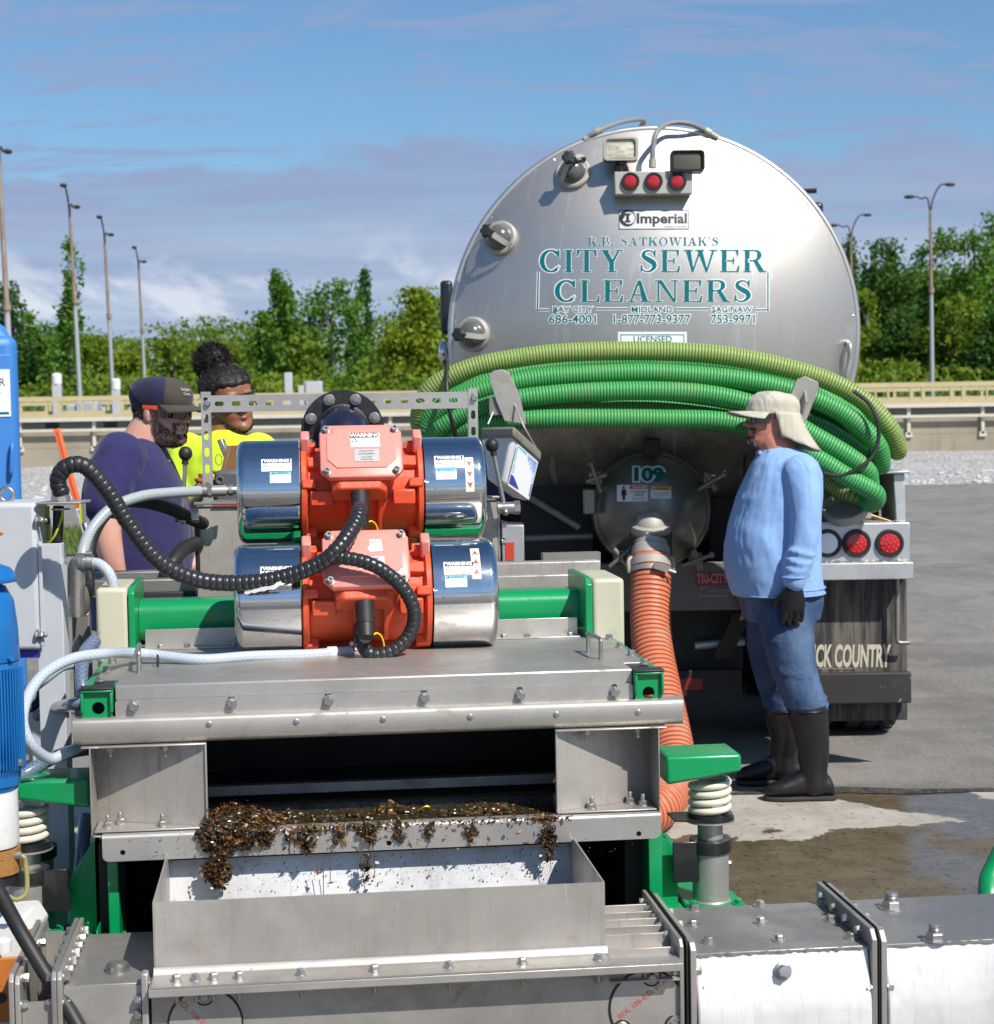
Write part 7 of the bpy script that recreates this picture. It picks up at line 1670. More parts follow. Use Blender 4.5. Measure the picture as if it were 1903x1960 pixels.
mb = MB(); mb.box((TC.x - 1.05, 14.2, .5), (TC.x + 1.05, 16.5, 2.7)); mb.build('cab', paint('truck_cab', (.03, .05, .12), .35, .2), TRK, bevel=.08)
GREYD = paint('dusty_grey_plate', (.17, .165, .155), .6, .5, dirtc=(.09, .08, .065))
cx0 = plate(1130, 1075, 1425, 1172, 8.62, .04, GREYD, 'rear_crossmember', .005)
mb = MB(); mb.prism([P(1405, 1128, 8.58), P(1448, 1100, 8.58), P(1440, 1168, 8.58), P(1422, 1174, 8.58)], (0, .03, 0)); mb.build('gusset', GREYD, TRK)
mb = MB(); mb.prism([P(1405, 1175, 8.7), P(1440, 1170, 8.7), P(1400, 1260, 8.72), P(1365, 1262, 8.72)], (0, .04, 0)); mb.build('brace', DARK, TRK)
plate(1010, 1282, 1420, 1338, 8.72, .06, DARK, 'under_bar'); plate(1300, 1298, 1345, 1321, 8.716, .003, plain('dull_red_reflector', (.22, .02, .015), .3), 'reflector', 0)
mb = MB(); mb.cyl(P(1150, 1218, 8.9), P(1420, 1212, 8.9), .022, n=12); mb.build('cross_pipe', STEEL_D, TRK)
mb = MB(); mb.cyl(P(1330, 1236, 8.8), P(1425, 1228, 8.8), .02, n=12); mb.build('cross_pipe', ALU, TRK)
plate(962, 1005, 1003, 1076, 8.35, .25, ALU, 'left_bumper_box'); plate(968, 1038, 984, 1072, 8.346, .003, plain('orange_red_reflector', (.55, .06, .03), .3), 'reflector', 0)
plate(880, 1075, 1120, 1110, 8.42, .2, DARK, 'left_bumper'); 
mb = MB(); mb.cyl(P(1010, 950, 8.75), P(1110, 1010, 8.7), .016, n=10); mb.build('brace_pipe', STEEL_D, TRK)
mb = MB(); mb.cyl(P(1005, 1030, 8.8), P(1135, 1026, 8.8), .016, n=10); mb.build('brace_pipe', STEEL_D, TRK)
mb = MB(); mb.tube(spl([P(1426, 870, 8.5), P(1426, 910, 8.48), P(1430, 925, 8.48), P(1440, 932, 8.5)], 6), .008, 8); mb.build('hook_rod', DARK, TRK)
# sticker on the crossmember
st = plate(1331, 1096, 1396, 1122, 8.617, .002, plain('dark_red_print', (.30, .03, .05), .4), 'dealer_sticker', .0006)
fit('TRI-CITY', 1334, 1098, 1394, 1116, lambda x, y: P(x, y, 8.6155), WHITE, st, .03); fit('TRI-CITY', 1335, 1099, 1393, 1115, lambda x, y: P(x, y, 8.6140), RED, st, .0)
fit('Kustoms', 1338, 1123, 1396, 1142, lambda x, y: P(x, y, 8.616), WHITE, st, .03, shear=.4); fit('Kustoms', 1339, 1124, 1395, 1141, lambda x, y: P(x, y, 8.6145), INK, st, .0, shear=.4)
# hose hooks
def hook(pts, Y, web):
    mb = MB(); mb.prism([P(x, y, Y) for x, y in pts], (0, .012, 0)); h = mb.build('hose_hook', STEEL_V, TRK, bevel=.002)
    if web: mb = MB(); a, b, c = [Vector(P(x, y, Y)) for x, y in web]; mb.prism([a, b, b + Vector((0, -.10, -.01)), (a + b) / 2 + Vector((0, -.12, 0))], (.008, 0, 0)); mb.build('hook_web', STEEL_V, h)
    mb = MB(); c = P(pts[-1][0], pts[-1][1], Y); mb.box((c.x - .03, Y + .013, c.z - .06), (c.x + .03, 8.8, c.z + .02)); mb.build('hook_arm', STEEL_D, h)
hook([(936, 718), (946, 709), (962, 707), (975, 714), (993, 752), (1008, 812), (966, 806), (950, 768)], 8.02, None)
hook([(1512, 760), (1526, 726), (1541, 720), (1566, 731), (1568, 741), (1546, 800), (1528, 832), (1508, 830)], 8.02, [(1540, 748), (1528, 790), (0, 0)])

# ------------------------------------------------------------------ hoses on the truck
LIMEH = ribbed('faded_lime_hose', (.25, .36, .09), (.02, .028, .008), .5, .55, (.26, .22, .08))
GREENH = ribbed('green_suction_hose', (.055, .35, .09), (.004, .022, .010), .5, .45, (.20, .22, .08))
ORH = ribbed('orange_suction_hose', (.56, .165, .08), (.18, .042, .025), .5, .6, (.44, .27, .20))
def ribhose(path, r, pitch, n=20, depth=.06):
    p = resample(path, pitch / 6); rs = []; at = []
    for i in range(len(p)):
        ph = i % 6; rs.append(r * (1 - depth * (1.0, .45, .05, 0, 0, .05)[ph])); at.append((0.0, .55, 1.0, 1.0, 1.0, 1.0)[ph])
    mb = MB(); mb.tube(p, rs, n, att=at); return mb
def coil(front, back_dy, Yback, Y0, r=.043):
    """front strand given by sighted points, closed round the back of the coil"""
    f = [P(x, y, Y0 + (dy or 0)) for x, y, dy in front]
    bk = [P(x, y + back_dy, Yback) for x, y, dy in front[2:-2]][::-1]
    return spl(f + bk, 14, closed=True) + [f[0]]
def add_hose(front, bdy, Yb, Y0, mat, label, r=.043, grp='green suction hoses coiled on the hooks'):
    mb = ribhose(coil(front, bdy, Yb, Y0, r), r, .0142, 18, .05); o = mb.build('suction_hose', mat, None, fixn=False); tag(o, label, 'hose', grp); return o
add_hose([(806, 812, .12), (806, 780, .04), (832, 738, 0), (905, 703, -.02), (1000, 684, -.02), (1100, 674, -.02), (1250, 672, 0), (1380, 680, 0), (1500, 703, 0), (1590, 731, 0), (1660, 772, 0), (1706, 824, .02), (1716, 862, .12)], 6, 8.50, 8.20, LIMEH, 'faded lime-yellow hose, topmost of the coil on the tanker')
add_hose([(820, 826, .10), (826, 800, .04), (868, 768, 0), (940, 742, -.02), (1040, 723, -.02), (1150, 716, -.02), (1260, 714, -.02), (1400, 725, -.02), (1500, 744, -.02), (1590, 778, -.02), (1652, 820, -.02), (1683, 858, 0), (1684, 890, .1)], -6, 8.48, 8.18, GREENH, 'bright green hose, second from the top of the coil')
add_hose([(826, 838, .12), (842, 818, .04), (900, 786, 0), (990, 764, -.04), (1100, 752, -.04), (1250, 748, -.04), (1370, 757, -.04), (1470, 785, -.04), (1560, 835, -.05), (1625, 874, -.05), (1662, 905, -.02), (1656, 930, .08)], -4, 8.46, 8.17, GREENH, 'green hose, third from the top of the coil, passing behind the hat')
add_hose([(850, 846, .12), (880, 826, .04), (940, 808, -.02), (1040, 802, -.05), (1150, 801, -.06), (1260, 802, -.06), (1380, 806, -.06), (1470, 830, -.07), (1555, 872, -.08), (1625, 915, -.08), (1676, 945, -.05), (1664, 962, .05)], -10, 8.44, 8.18, GREENH, 'lowest green hose of the coil, its bend resting on the bumper')
add_hose([(840, 790, .3), (900, 745, .24), (1000, 712, .22), (1130, 696, .2), (1250, 694, .2), (1400, 702, .2), (1520, 730, .2), (1600, 775, .22), (1655, 840, .25), (1668, 880, .32)], 30, 8.62, 8.20, GREENH, 'dark shaded green hose between the two uppermost loops')
add_hose([(850, 838, .3), (920, 800, .2), (1020, 778, .16), (1250, 776, .14), (1450, 800, .14), (1560, 815, .12), (1640, 866, .14), (1660, 900, .22)], 20, 8.55, 8.20, GREENH, 'shaded green hose deep in the lower half of the coil')
add_hose([(1500, 880, .3), (1560, 905, .2), (1610, 935, .12), (1640, 948, .1), (1650, 960, .2), (1610, 958, .3), (1550, 930, .34)], 0, 8.55, 8.20, LIMEH, 'short dull olive hose end under the coil behind the coupling')
def cord(pts, r, label):
    mb = MB(); mb.tube(spl(pts, 8), r, 8); tag(mb.build('bungee_cord', RUBBER, None), label, 'cord', 'cords tying the hoses')
cord([P(1634, 748, 8.12), P(1662, 770, 8.1), P(1678, 800, 8.08), P(1682, 838, 8.08), P(1672, 870, 8.07), P(1650, 892, 8.06), P(1610, 910, 8.06), P(1575, 905, 8.05)], .009, 'black cord curving down over the hoses at the right')
cord([P(856, 690, 8.2), P(855, 735, 8.1), P(858, 770, 8.08), P(866, 812, 8.1), P(876, 850, 8.2)], .009, 'black strap over the left bend of the hose coil')
# orange discharge hose
path = [P(1246, 1062, 8.33), P(1246, 1100, 8.30), P(1245, 1170, 8.22), P(1249, 1240, 8.10), P(1262, 1310, 7.96), P(1279, 1390, 7.80), P(1290, 1450, 7.68), P(1292, 1500, 7.55), Vector((P(1278, 1540, 7.35).x, 7.32, .13)), Vector((P(1240, 1560, 7.1).x, 7.12, .098)), Vector((.35, 6.98, .095)), Vector((-.3, 6.9, .095))]
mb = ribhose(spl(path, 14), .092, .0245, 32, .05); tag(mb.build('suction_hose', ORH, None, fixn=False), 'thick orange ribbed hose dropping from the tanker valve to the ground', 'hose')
HC = thing('hose_coupling', 'grey cam-lock coupling joining the orange hose to the tanker valve', 'coupling', P(1246, 1080, 8.3))
mb = MB(); p = P(1246, 1088, 8.31); mb.lathe([(0, .097), (.035, .099), (.04, .092), (.10, .086), (.11, .075), (.13, .075)], p, P(1246, 1040, 8.36) - p, 36); mb.build('sleeve', DUSTY, HC)
mb = MB(); mb.lathe([(0, .0985), (.022, .0985)], P(1246, 1098, 8.3), P(1246, 1050, 8.34) - P(1246, 1098, 8.3), 36); mb.build('clamp_band', STEEL_B, HC)
mb = MB(); p = P(1266, 1086, 8.2); mb.obox(p, [(1, 0, -.35), (0, 1, 0), (.35, 0, 1)], (.035, .012, .014)); mb.cyl(p + Vector((.03, 0, -.012)), p + Vector((.065, 0, -.025)), .007, n=10); mb.build('clamp_bolt', STEEL_B, HC)
for s in (-1, 1):
    mb = MB(); p = P(1246 + s * 37, 1066, 8.3); mb.tube(spl([p, p + Vector((s * .015, -.01, -.02)), p + Vector((s * .012, -.015, -.07))], 5), .009, 8); mb.build('cam_arm', DUSTY, HC)
# dust cap on the bumper
CP = thing('coupling_cap', 'grey aluminium coupling cap lying on the tanker bumper above the red lamps', 'hose cap', P(1620, 990, 8.4))
c = P(1618, 972, 8.34); nn = Vector((-.25, -.5, .85)).normalized()
mb = MB(); mb.lathe([(-.035, .095), (-.03, .102), (.0, .108), (.014, .108), (.014, .09), (-.02, .086)], c, nn, 40, cap1=True); mb.build('body', DUSTY, CP)
mb = MB(); d = Vector((1, -.1, -.32)).normalized(); p = c + d * .10; mb.tube([p, p + d * .06, p + d * .125], [.011, .008, .006], 10); mb.build('cam_arm', plain('bronze', (.25, .17, .08), .45, .7), CP)
mb = MB(); q0 = p + d * .13; mb.tube([q0 + Vector((math.cos(t) * .016, -.004, math.sin(t) * .010)) for t in np.linspace(0, 2 * PI, 17)[:-1]], .002, 6, closed=True); mb.build('pull_ring', BOLT, CP)
mb = MB(); mb.box((p.x - .018, p.y - .02, p.z - .02), (p.x + .02, p.y + .02, p.z + .02)); mb.build('lug', DUSTY, CP, bevel=.005)
# bucket
BK = thing('bucket', 'dirty white square bucket with blue label hanging from the left hose hook', 'bucket', P(970, 930, 8.0))
T_ = [P(983.7, 825, 7.80), P(1034.5, 871.5, 8.0), P(974, 838, 8.22), P(921.8, 826.4, 8.0)]; B_ = [P(959.8, 925, 7.84), P(1012, 961.6, 7.98), P(960, 948, 8.14), P(931.7, 918, 7.98)]
T_[2] = T_[1] + T_[3] - T_[0]; B_[2] = B_[1] + B_[3] - B_[0]
BUCK = paint('dirty_bucket_plastic', (.66, .67, .69), .4, .55, dirtc=(.17, .145, .11), scale=.7)
mb = MB(); mb.hexa(B_ + T_); mb.build('body', BUCK, BK, bevel=.018, seg=4)
tc = sum(T_, Vector()) / 4; up_ = (tc - sum(B_, Vector()) / 4).normalized()
mb = MB(); q = [tc + (p - tc) * 1.05 for p in T_]; mb.hexa([p - up_ * .03 for p in q] + [p + up_ * .02 for p in q]); mb.build('rim', paint('grimy_rim', (.22, .20, .17), .6, .8, dirtc=(.05, .045, .04)), BK, bevel=.014, seg=3)
mb = MB(); q = [tc + (p - tc) * .9 + up_ * .021 for p in T_]; mb.quad(*q); mb.build('inside', DARK, BK)
nb = ((T_[1] - T_[0]).cross(B_[0] - T_[0])).normalized(); nb = nb if nb.y < 0 else -nb
FL = lambda a, b, l_=.002: nb * .006 + (T_[0] + (T_[1] - T_[0]) * a) * (1 - b) + (B_[0] + (B_[1] - B_[0]) * a) * b + nb * l_
DBL = plain('label_blue', (.05, .06, .38), .4); LBL = plain('label_pale_blue', (.45, .60, .80), .4)
for a0, b0, a1, b1, m_, l_ in ((.16, .16, .94, .96, WHITE, .002), (.18, .18, .52, .50, SKYB, .003), (.55, .18, .92, .46, LBL, .003), (.18, .52, .52, .70, LBL, .003), (.55, .48, .92, .62, LBL, .003), (.55, .64, .92, .90, DBL, .003), (.18, .74, .52, .92, DBL, .003)):
    mb = MB(); mb.quad(FL(a0, b0, l_), FL(a1, b0, l_), FL(a1, b1, l_), FL(a0, b1, l_)); mb.build('label_panel', m_, BK, fixn=False)
for b in (.22, .27, .32, .37): mb = MB(); mb.quad(FL(.58, b, .0036), FL(.89, b, .0036), FL(.89, b + .018, .0036), FL(.58, b + .018, .0036)); mb.build('label_print', DBL, BK, fixn=False)
mb = MB(); mb.tube(spl([T_[1] + up_ * .0, P(1005, 820, 7.95), P(985, 775, 8.02), P(972, 765, 8.08), P(950, 780, 8.05), P(934, 812, 8.0)], 8), .004, 8); mb.build('wire_handle', STEEL_B, BK)
# ------------------------------------------------------------------ people
HEADP = [(-.004, .040, .010, .030), (.004, .070, .022, .042), (.014, .086, .035, .051), (.030, .092, .050, .058), (.048, .087, .062, .063), (.064, .091, .072, .067), (.084, .090, .080, .070), (.104, .087, .088, .073),
         (.120, .083, .093, .0745), (.140, .091, .097, .076), (.165, .090, .100, .077), (.190, .078, .095, .073), (.210, .058, .080, .060), (.225, .034, .054, .040), (.232, .012, .02, .015)]
def hs(h):
    for a, b in zip(HEADP, HEADP[1:]):
        if h <= b[0]:
            t = max(0, (h - a[0]) / (b[0] - a[0])); return tuple(a[i] + (b[i] - a[i]) * t for i in (1, 2, 3))
    return HEADP[-1][1:]
def hpt(h, ang, off=0.0):                       # ang 0 = straight ahead (local -y), positive to local +x
    f, b, w = hs(h); c, s_ = math.cos(ang), math.sin(ang); fb = f if c > 0 else b
    ex = .86; sx = math.copysign(abs(s_) ** ex, s_); cx_ = math.copysign(abs(c) ** ex, c)
    d = Vector((s_, -c, 0)).normalized()
    return Vector((sx * w, -cx_ * fb, h)) + d * off
def head_shapes(mb, ears=True, jowl=0.0):
    mb.loft([[hpt(h, 2 * PI * k / 28) for k in range(28)] for h in [a[0] for a in HEADP]])
    mb.loft([[(x * s_, -y, h) for x, y in ((-.009, .078), (.009, .078), (.006, yf), (-.006, yf))] for h, yf, s_ in ((.083, .094, 1.5), (.086, .112, 1.9), (.093, .119, 1.7), (.102, .114, 1.25), (.115, .104, 1.0), (.132, .096, .9))])
    mb.ball((0, -.087, .0705), (.022, .010, .0055), 12, 8); mb.ball((0, -.086, .060), (.020, .010, .0065), 12, 8)
    mb.ball((0, -.083, .024), (.022, .014, .014), 12, 8)
    for s_ in (-1, 1):
        mb.ball((s_ * .038, -.066, .098), (.022, .016, .018), 12, 8); mb.ball((s_ * .028, -.082, .141), (.026, .012, .008), 12, 8)
        mb.ball((s_ * .012, -.098, .089), (.010, .012, .008), 10, 6)
        if jowl: mb.ball((s_ * .040, -.030, .030), (.020 + jowl, .034, .024 + jowl), 12, 8)
        if ears:
            mb.ball((s_ * .077, .008, .112), (.007, .017, .030), 12, 10, rot=Matrix.Rotation(s_ * R(18), 3, 'Z')); mb.ball((s_ * .076, .002, .089), (.006, .008, .010), 10, 8)
def hand_shapes(mb, w, d, n, s_, sc=1.0, curl=.5):
    d = Vector(d).normalized(); n = (Vector(n) - d * Vector(n).dot(d)).normalized(); s_ = (Vector(s_) - d * Vector(s_).dot(d)).normalized(); w = Vector(w)
    mb.loft([[w + d * l * sc + (s_ * math.cos(t) * a + n * math.sin(t) * b) * sc for t in np.linspace(0, 2 * PI, 15)[:-1]] for l, a, b in ((-.01, .029, .022), (.02, .034, .019), (.055, .043, .016), (.088, .043, .013), (.096, .038, .010))])
    for o, L_ in ((.032, .070), (.011, .080), (-.011, .074), (-.031, .058)):
        p = w + (d * .088 + s_ * o * 1.0) * sc; pts = [p - d * .02]; a = .15 + curl * .2
        for seg in (.45, .32, .23):
            p = p + (d * math.cos(a) + n * math.sin(a) + s_ * o * .6 * (seg > .4)) * L_ * seg * sc; pts.append(p); a += curl * .65
        mb.tube(pts, [.0098 * sc, .0092 * sc, .0085 * sc, .0068 * sc], 10); mb.ball(pts[-1], .0068 * sc, 8, 6)
    p = w + (d * .03 + s_ * .030 + n * .006) * sc; q1 = p + (d * .6 + s_ * .6 + n * .35) * .042 * sc; q2 = q1 + (d * .9 + s_ * .15 + n * .35) * .03 * sc
    mb.tube([p - d * .015, p, q1, q2], [.014 * sc, .0135 * sc, .0105 * sc, .0078 * sc], 10); mb.ball(q2, .0078 * sc, 8, 6)
def limb(mb, pts, rs, n=18):
    q = spl([Vector((*p, r)).to_3d() if False else Vector(p) for p in pts], 5); rr = []
    for i in range(len(pts) - 1): rr += [rs[i] + (rs[i + 1] - rs[i]) * k / 5 for k in range(5)]
    rr.append(rs[-1]); mb.tube(q, rr, n); mb.ball(q[0], rs[0], 14, 10); mb.ball(q[-1], rs[-1], 14, 10)
def ering(c, ax, ay, n=28, ex=.85):
    return [Vector(c) + Vector((math.copysign(abs(math.cos(t)) ** ex, math.cos(t)) * ax, math.copysign(abs(math.sin(t)) ** ex, math.sin(t)) * ay, 0)) for t in np.linspace(0, 2 * PI, n + 1)[:-1]]
def hairs(name, mat, par, pts, dirs, ln, wd, curl=.3, kind=None):
    mb = MB()
    for p, d in zip(pts, dirs):
        d = (Vector(d) + Vector((rng.gauss(0, curl), rng.gauss(0, curl), rng.gauss(0, curl)))).normalized(); sd = d.cross(Vector((rng.gauss(0, 1), rng.gauss(0, 1), rng.gauss(0, 1)))).normalized(); l_ = ln * rng.uniform(.5, 1.4)
        m_ = p + d * l_ * .6 + sd * l_ * rng.uniform(-.3, .3); e = p + d * l_
        mb.add([p - sd * wd, p + sd * wd, m_ + sd * wd * .8, m_ - sd * wd * .8, e], [(0, 1, 2, 3), (3, 2, 4)])
    return mb.build(name, mat, par, fixn=False, smooth=False, kind=kind)
def glasses(par, X, frame, lens, arm, h0=.106, h1=.139, span=62):
    mb = MB(X); n = 16
    def strip(a0, a1, off, ha, hb, th, n=12):
        vs = []
        for i in range(n + 1):
            a = R(a0 + (a1 - a0) * i / n)
            for h, o in ((ha, off), (hb, off), (hb, off + th), (ha, off + th)):
                p = hpt(.122, a, o); vs.append((p.x, p.y - .006 * max(0, math.cos(a)), h))
        mb.add(vs, [(4 * i + a, 4 * i + b, 4 * i + 4 + b, 4 * i + 4 + a) for i in range(n) for a, b in ((0, 1), (1, 2), (2, 3), (3, 0))] + [(0, 1, 2, 3), (4 * n + 3, 4 * n + 2, 4 * n + 1, 4 * n)])
    strip(5, span, .010, h0, h1, .003); strip(-span, -5, .010, h0, h1, .003); g = mb.build('lens', lens, par)
    mb = MB(X); strip(-span - 3, span + 3, .009, h1, h1 + .006, .006, 24); mb.build('brow_bar', frame, g)
    for s_ in (-1, 1):
        mb = MB(X); strip(s_ * (span + 2), s_ * 98, .006, h1 - .009, h1 + .003, .005, 6); mb.build('temple_arm', arm, g)
    return g
def lips(par, X, mat, open_=0.0):
    mb = MB(X)
    for h, t_ in ((.0712 + open_, .0050), (.0608 - open_, .0058)):
        mb.loft([[Vector((x * .0235, -(.0945 - .018 * x * x) - .0035 * (1 - x * x) * math.cos(a), h - .002 * (abs(x) ** 2) * (1 if h > .066 else -1.6) + t_ * (1 - x * x) ** .5 * math.sin(a))) for a in np.linspace(0, 2 * PI, 11)[:-1]] for x in np.linspace(-.98, .98, 11)])
    mb.build('lips', mat, par)
def person(label, base, group=None): return thing('person', label, 'person', base, group)
BLK_L = plain('dark_lens', (.012, .010, .010), .06); BLK_L.node_tree.nodes['Principled BSDF'].inputs['Coat Weight'].default_value = 1.0
BLACKF = plain('black_frame', (.015, .015, .015), .3)
HAIRB = plain('dark_brown_hair', (.034, .020, .013), .6); HAIRK = plain('black_hair', (.012, .008, .007), .6); HAIRG = plain('grey_stubble', (.16, .14, .13), .7)
def facehair(name, mat, par, X, test, n, ln, wd, droop=.9):
    pts, dirs = [], []
    while len(pts) < n:
        h, a = rng.uniform(-.004, .125), rng.uniform(-1.75, 1.75)
        if not test(h, abs(a)): continue
        p = hpt(h, a, -.001); d = Vector((math.sin(a), -math.cos(a), -droop)); pts.append(X @ p); dirs.append(X.to_3x3() @ d)
    return hairs(name, mat, par, pts, dirs, ln, wd)

# ---- the man with the sun hat (right)
YM3 = 7.92
Q = lambda x, y, dy=0.0: P(x, y, YM3 + dy)
H1 = person('man in a light blue long-sleeved shirt, sun hat with neck flap and black rubber boots', (Q(1540, 1500).x, YM3, .006))
SK1 = skin('tanned_skin', (.50, .23, .15), (.56, .19, .13))
hb = Q(1473, 858); HX1 = Matrix.Translation(hb) @ Matrix.Rotation(R(-79), 4, 'Z') @ Matrix.Rotation(R(-4), 4, 'X') @ Matrix.Scale(1.06, 4)
mb = MB(); hm = MB(HX1); head_shapes(hm); mb.add(hm.v, hm.f)
limb(mb, [Q(1470, 830), Q(1490, 868), Q(1502, 900)], [.072, .078, .09])
mb.loft([ering(Q(x, y), ax, ay) for x, y, ax, ay in ((1500, 880, .11, .14), (1492, 950, .15, .17), (1484, 1040, .17, .18), (1490, 1130, .16, .16), (1494, 1170, .13, .14))])
SHR = [(1532, 905, -.19), (1543, 965, -.235), (1540, 1030, -.255), (1529, 1078, -.265), (1521, 1112, -.27)]
SHL = [(1505, 905, .19), (1500, 975, .24), (1480, 1050, .25), (1455, 1090, .24), (1440, 1120, .22)]
for sh in (SHR, SHL): limb(mb, [Q(*p) for p in sh], [.055, .048, .042, .036, .030])
LEGN = [(1508, 1150, -.10), (1512, 1230, -.13), (1530, 1300, -.15), (1546, 1390, -.17), (1556, 1495, -.18)]
LEGF = [(1478, 1150, .10), (1478, 1230, .13), (1486, 1300, .15), (1500, 1390, .16), (1504, 1462, .17)]
for lg in (LEGN, LEGF): limb(mb, [Q(*p) for p in lg], [.08, .075, .055, .045, .04])
hand_shapes(mb, Q(1440, 1120, .22), (-.1, 0, -1), (0, .0, 0) if 0 else (-1, 0, 0), (0, -1, 0))
mb.build('body', SK1, H1, remesh=.0042, smo=2)
lips(H1, HX1, plain('lip_pink', (.40, .13, .10), .45))
SHIRT1 = cloth('light_blue_cotton', (.25, .42, .74), 5.5, .40, .14, dirt=.12)
mb = MB()
TOR = [(855, 1462, 1520, .075), (866, 1452, 1545, .12), (884, 1440, 1563, .185), (908, 1428, 1572, .215), (950, 1410, 1573, .225), (1000, 1394, 1570, .23), (1040, 1386, 1570, .24), (1075, 1385, 1571, .24), (1105, 1391, 1573, .235), (1136, 1402, 1577, .225)]
mb.loft([ering((Q(a, y) + Q(b, y)) / 2, (Q(b, y).x - Q(a, y).x) / 2, d, 36, .9) for y, a, b, d in TOR])
for sh, s_ in ((SHR, 1), (SHL, 1)): limb(mb, [Q(*p) for p in sh], [.082, .069, .061, .055, .049])
# sleeve wrinkles pushed up near the cuff, and slack folds over the upper arm
for i, (t, r_) in enumerate(((1058, .064), (1074, .064), (1088, .062), (1100, .058))):
    x = 1540 - (t - 1030) * .23; c = Q(x, t, -.262); mb.tube([c + Vector((math.cos(a) * r_ * .86, math.sin(a) * r_ * .86, math.sin(a * 2 + i) * .010)) for a in np.linspace(0, 2 * PI, 17)[:-1]], .012, 8, closed=True)
mb.build('shirt', SHIRT1, H1, remesh=.0075, smo=4, disp=(.16, .012))
# hem, cuff and armhole seams as real raised lines
mb = MB(); c_ = (Q(1402, 1136) + Q(1577, 1136)) / 2; rx_ = (Q(1577, 1136).x - Q(1402, 1136).x) / 2
for dz in (.006, .030): mb.tube(ering(c_ + Vector((0, 0, dz)), rx_ * 1.008, .228, 40, .9), .0028, 6, closed=True)
mb.build('hem', SHIRT1, H1)
mb = MB(); a_ = Q(1521, 1106, -.27); mb.tube([a_ + Vector((math.cos(t) * .051, math.sin(t) * .051, .004)) for t in np.linspace(0, 2 * PI, 25)[:-1]], .004, 6, closed=True); mb.build('cuff', SHIRT1, H1)
JEANS = NT('blue_denim'); a_ = JEANS.noise(6, 5, .6, (1, 1, .5)); cj = JEANS.mix(JEANS.ramp(a_, .38, .68), (.020, .050, .13), (.075, .13, .225)); cj = JEANS.mix(JEANS.math('MULTIPLY', JEANS.ramp(JEANS.noise(9, 5, .6, loc=(2, 2, 2)), .56, .74), .4), cj, (.16, .15, .12))
JEANS.set('Base Color', cj); JEANS.set('Roughness', .85); JEANS.bump(JEANS.noise(7, 4, .6, (1, 1, 1.4), dist=1.2), .35, .03); JEANS.bump(JEANS.noise(400, 1), .15, .001); JEANS = JEANS.m
mb = MB()
mb.loft([ering(Q(x, y), ax, ay, 32) for x, y, ax, ay in ((1492, 1122, .185, .175), (1496, 1150, .18, .185), (1497, 1185, .165, .185))])
limb(mb, [Q(1505, 1165, -.10), Q(1510, 1230, -.13), Q(1523, 1290, -.15), Q(1540, 1335, -.165), Q(1546, 1362, -.17)], [.122, .112, .092, .088, .080])
limb(mb, [Q(1482, 1165, .10), Q(1478, 1230, .13), Q(1484, 1290, .15), Q(1496, 1335, .16), Q(1500, 1362, .16)], [.122, .112, .09, .086, .080])
for y, x in ((1262, 1515), (1288, 1521), (1318, 1532), (1340, 1540), (1352, 1543)):
    c = Q(x, y, -.15); mb.tube([c + Vector((math.cos(a) * .088, math.sin(a) * .084, math.sin(a * 2 + y) * .012)) for a in np.linspace(0, 2 * PI, 17)[:-1]], .012, 8, closed=True)
mb.build('jeans', JEANS, H1, remesh=.008, smo=4, disp=(.12, .012))
mb = MB(); mb.tube(spl([Q(1552, 1148, -.262), Q(1546, 1200, -.268), Q(1556, 1270, -.245), Q(1570, 1330, -.24)], 6), .0035, 6); 
BOOT = paint('rubber_boot', (.009, .009, .010), .40, .30, dirtc=(.06, .053, .043), scale=.6)
SOLE = paint('muddy_sole', (.028, .025, .022), .7, .6, dirtc=(.16, .13, .09))
def wellington(ankle, toe_dx, top, par, dy):
    a = Q(*ankle); z0 = .008; t = Q(*top)
    mb = MB(); limb(mb, [t, t.lerp(a, .5) + Vector((.01, 0, 0)), Vector((a.x, a.y, .13)), Vector((a.x, a.y, .07))], [.086, .070, .058, .060])
    rings = []
    for f, w, h in ((-.085, .030, .05), (-.07, .040, .085), (-.03, .046, .12), (.03, .046, .125), (.09, .050, .095), (.14, .052, .075), (.18, .044, .062), (.205, .025, .045), (.212, .01, .03)):
        rings.append([Vector((a.x + toe_dx * f, a.y + math.cos(b) * w, z0 + .012 + max(0, (math.sin(b) * .5 + .5)) * h)) for b in np.linspace(0, 2 * PI, 17)[:-1]])
    mb.loft(rings); bt = mb.build('rubber_boot', BOOT, par, remesh=.006, smo=4)
    mb = MB(); rings = []
    for f, w in ((-.094, .030), (-.08, .044), (-.03, .049), (.03, .047), (.09, .053), (.14, .055), (.185, .045), (.215, .022)):
        rings.append([Vector((a.x + toe_dx * f, a.y + sx * w, z)) for sx, z in ((-.94, z0), (.94, z0), (.94, z0 + .018), (-.94, z0 + .018))])
    mb.loft(rings); mb.build('sole', SOLE, bt, bevel=.005)
    mb = MB(); mb.tube([t + Vector((math.cos(b) * .0865, math.sin(b) * .0865, .01)) for b in np.linspace(0, 2 * PI, 33)[:-1]], .004, 8, closed=True); mb.build('top_band', BOOT, bt)
wellington((1558, 1490, -.18), -1, (1546, 1362, -.17), H1, 0); wellington((1500, 1462, .17), -1, (1500, 1362, .16), H1, 0)
GLOVE = paint('black_glove', (.007, .007, .008), .36, .10, bump=.3)
mb = MB(); w = Q(1520, 1118, -.272); mb.tube([Q(1521, 1104, -.27), w + Vector((0, 0, -.005))], [.046, .036], 16); hand_shapes(mb, w, (-.02, -.02, -1), (0, 1, 0), (-1, -.1, 0), 1.18, .55); mb.build('glove', GLOVE, H1, remesh=.0045, smo=2)
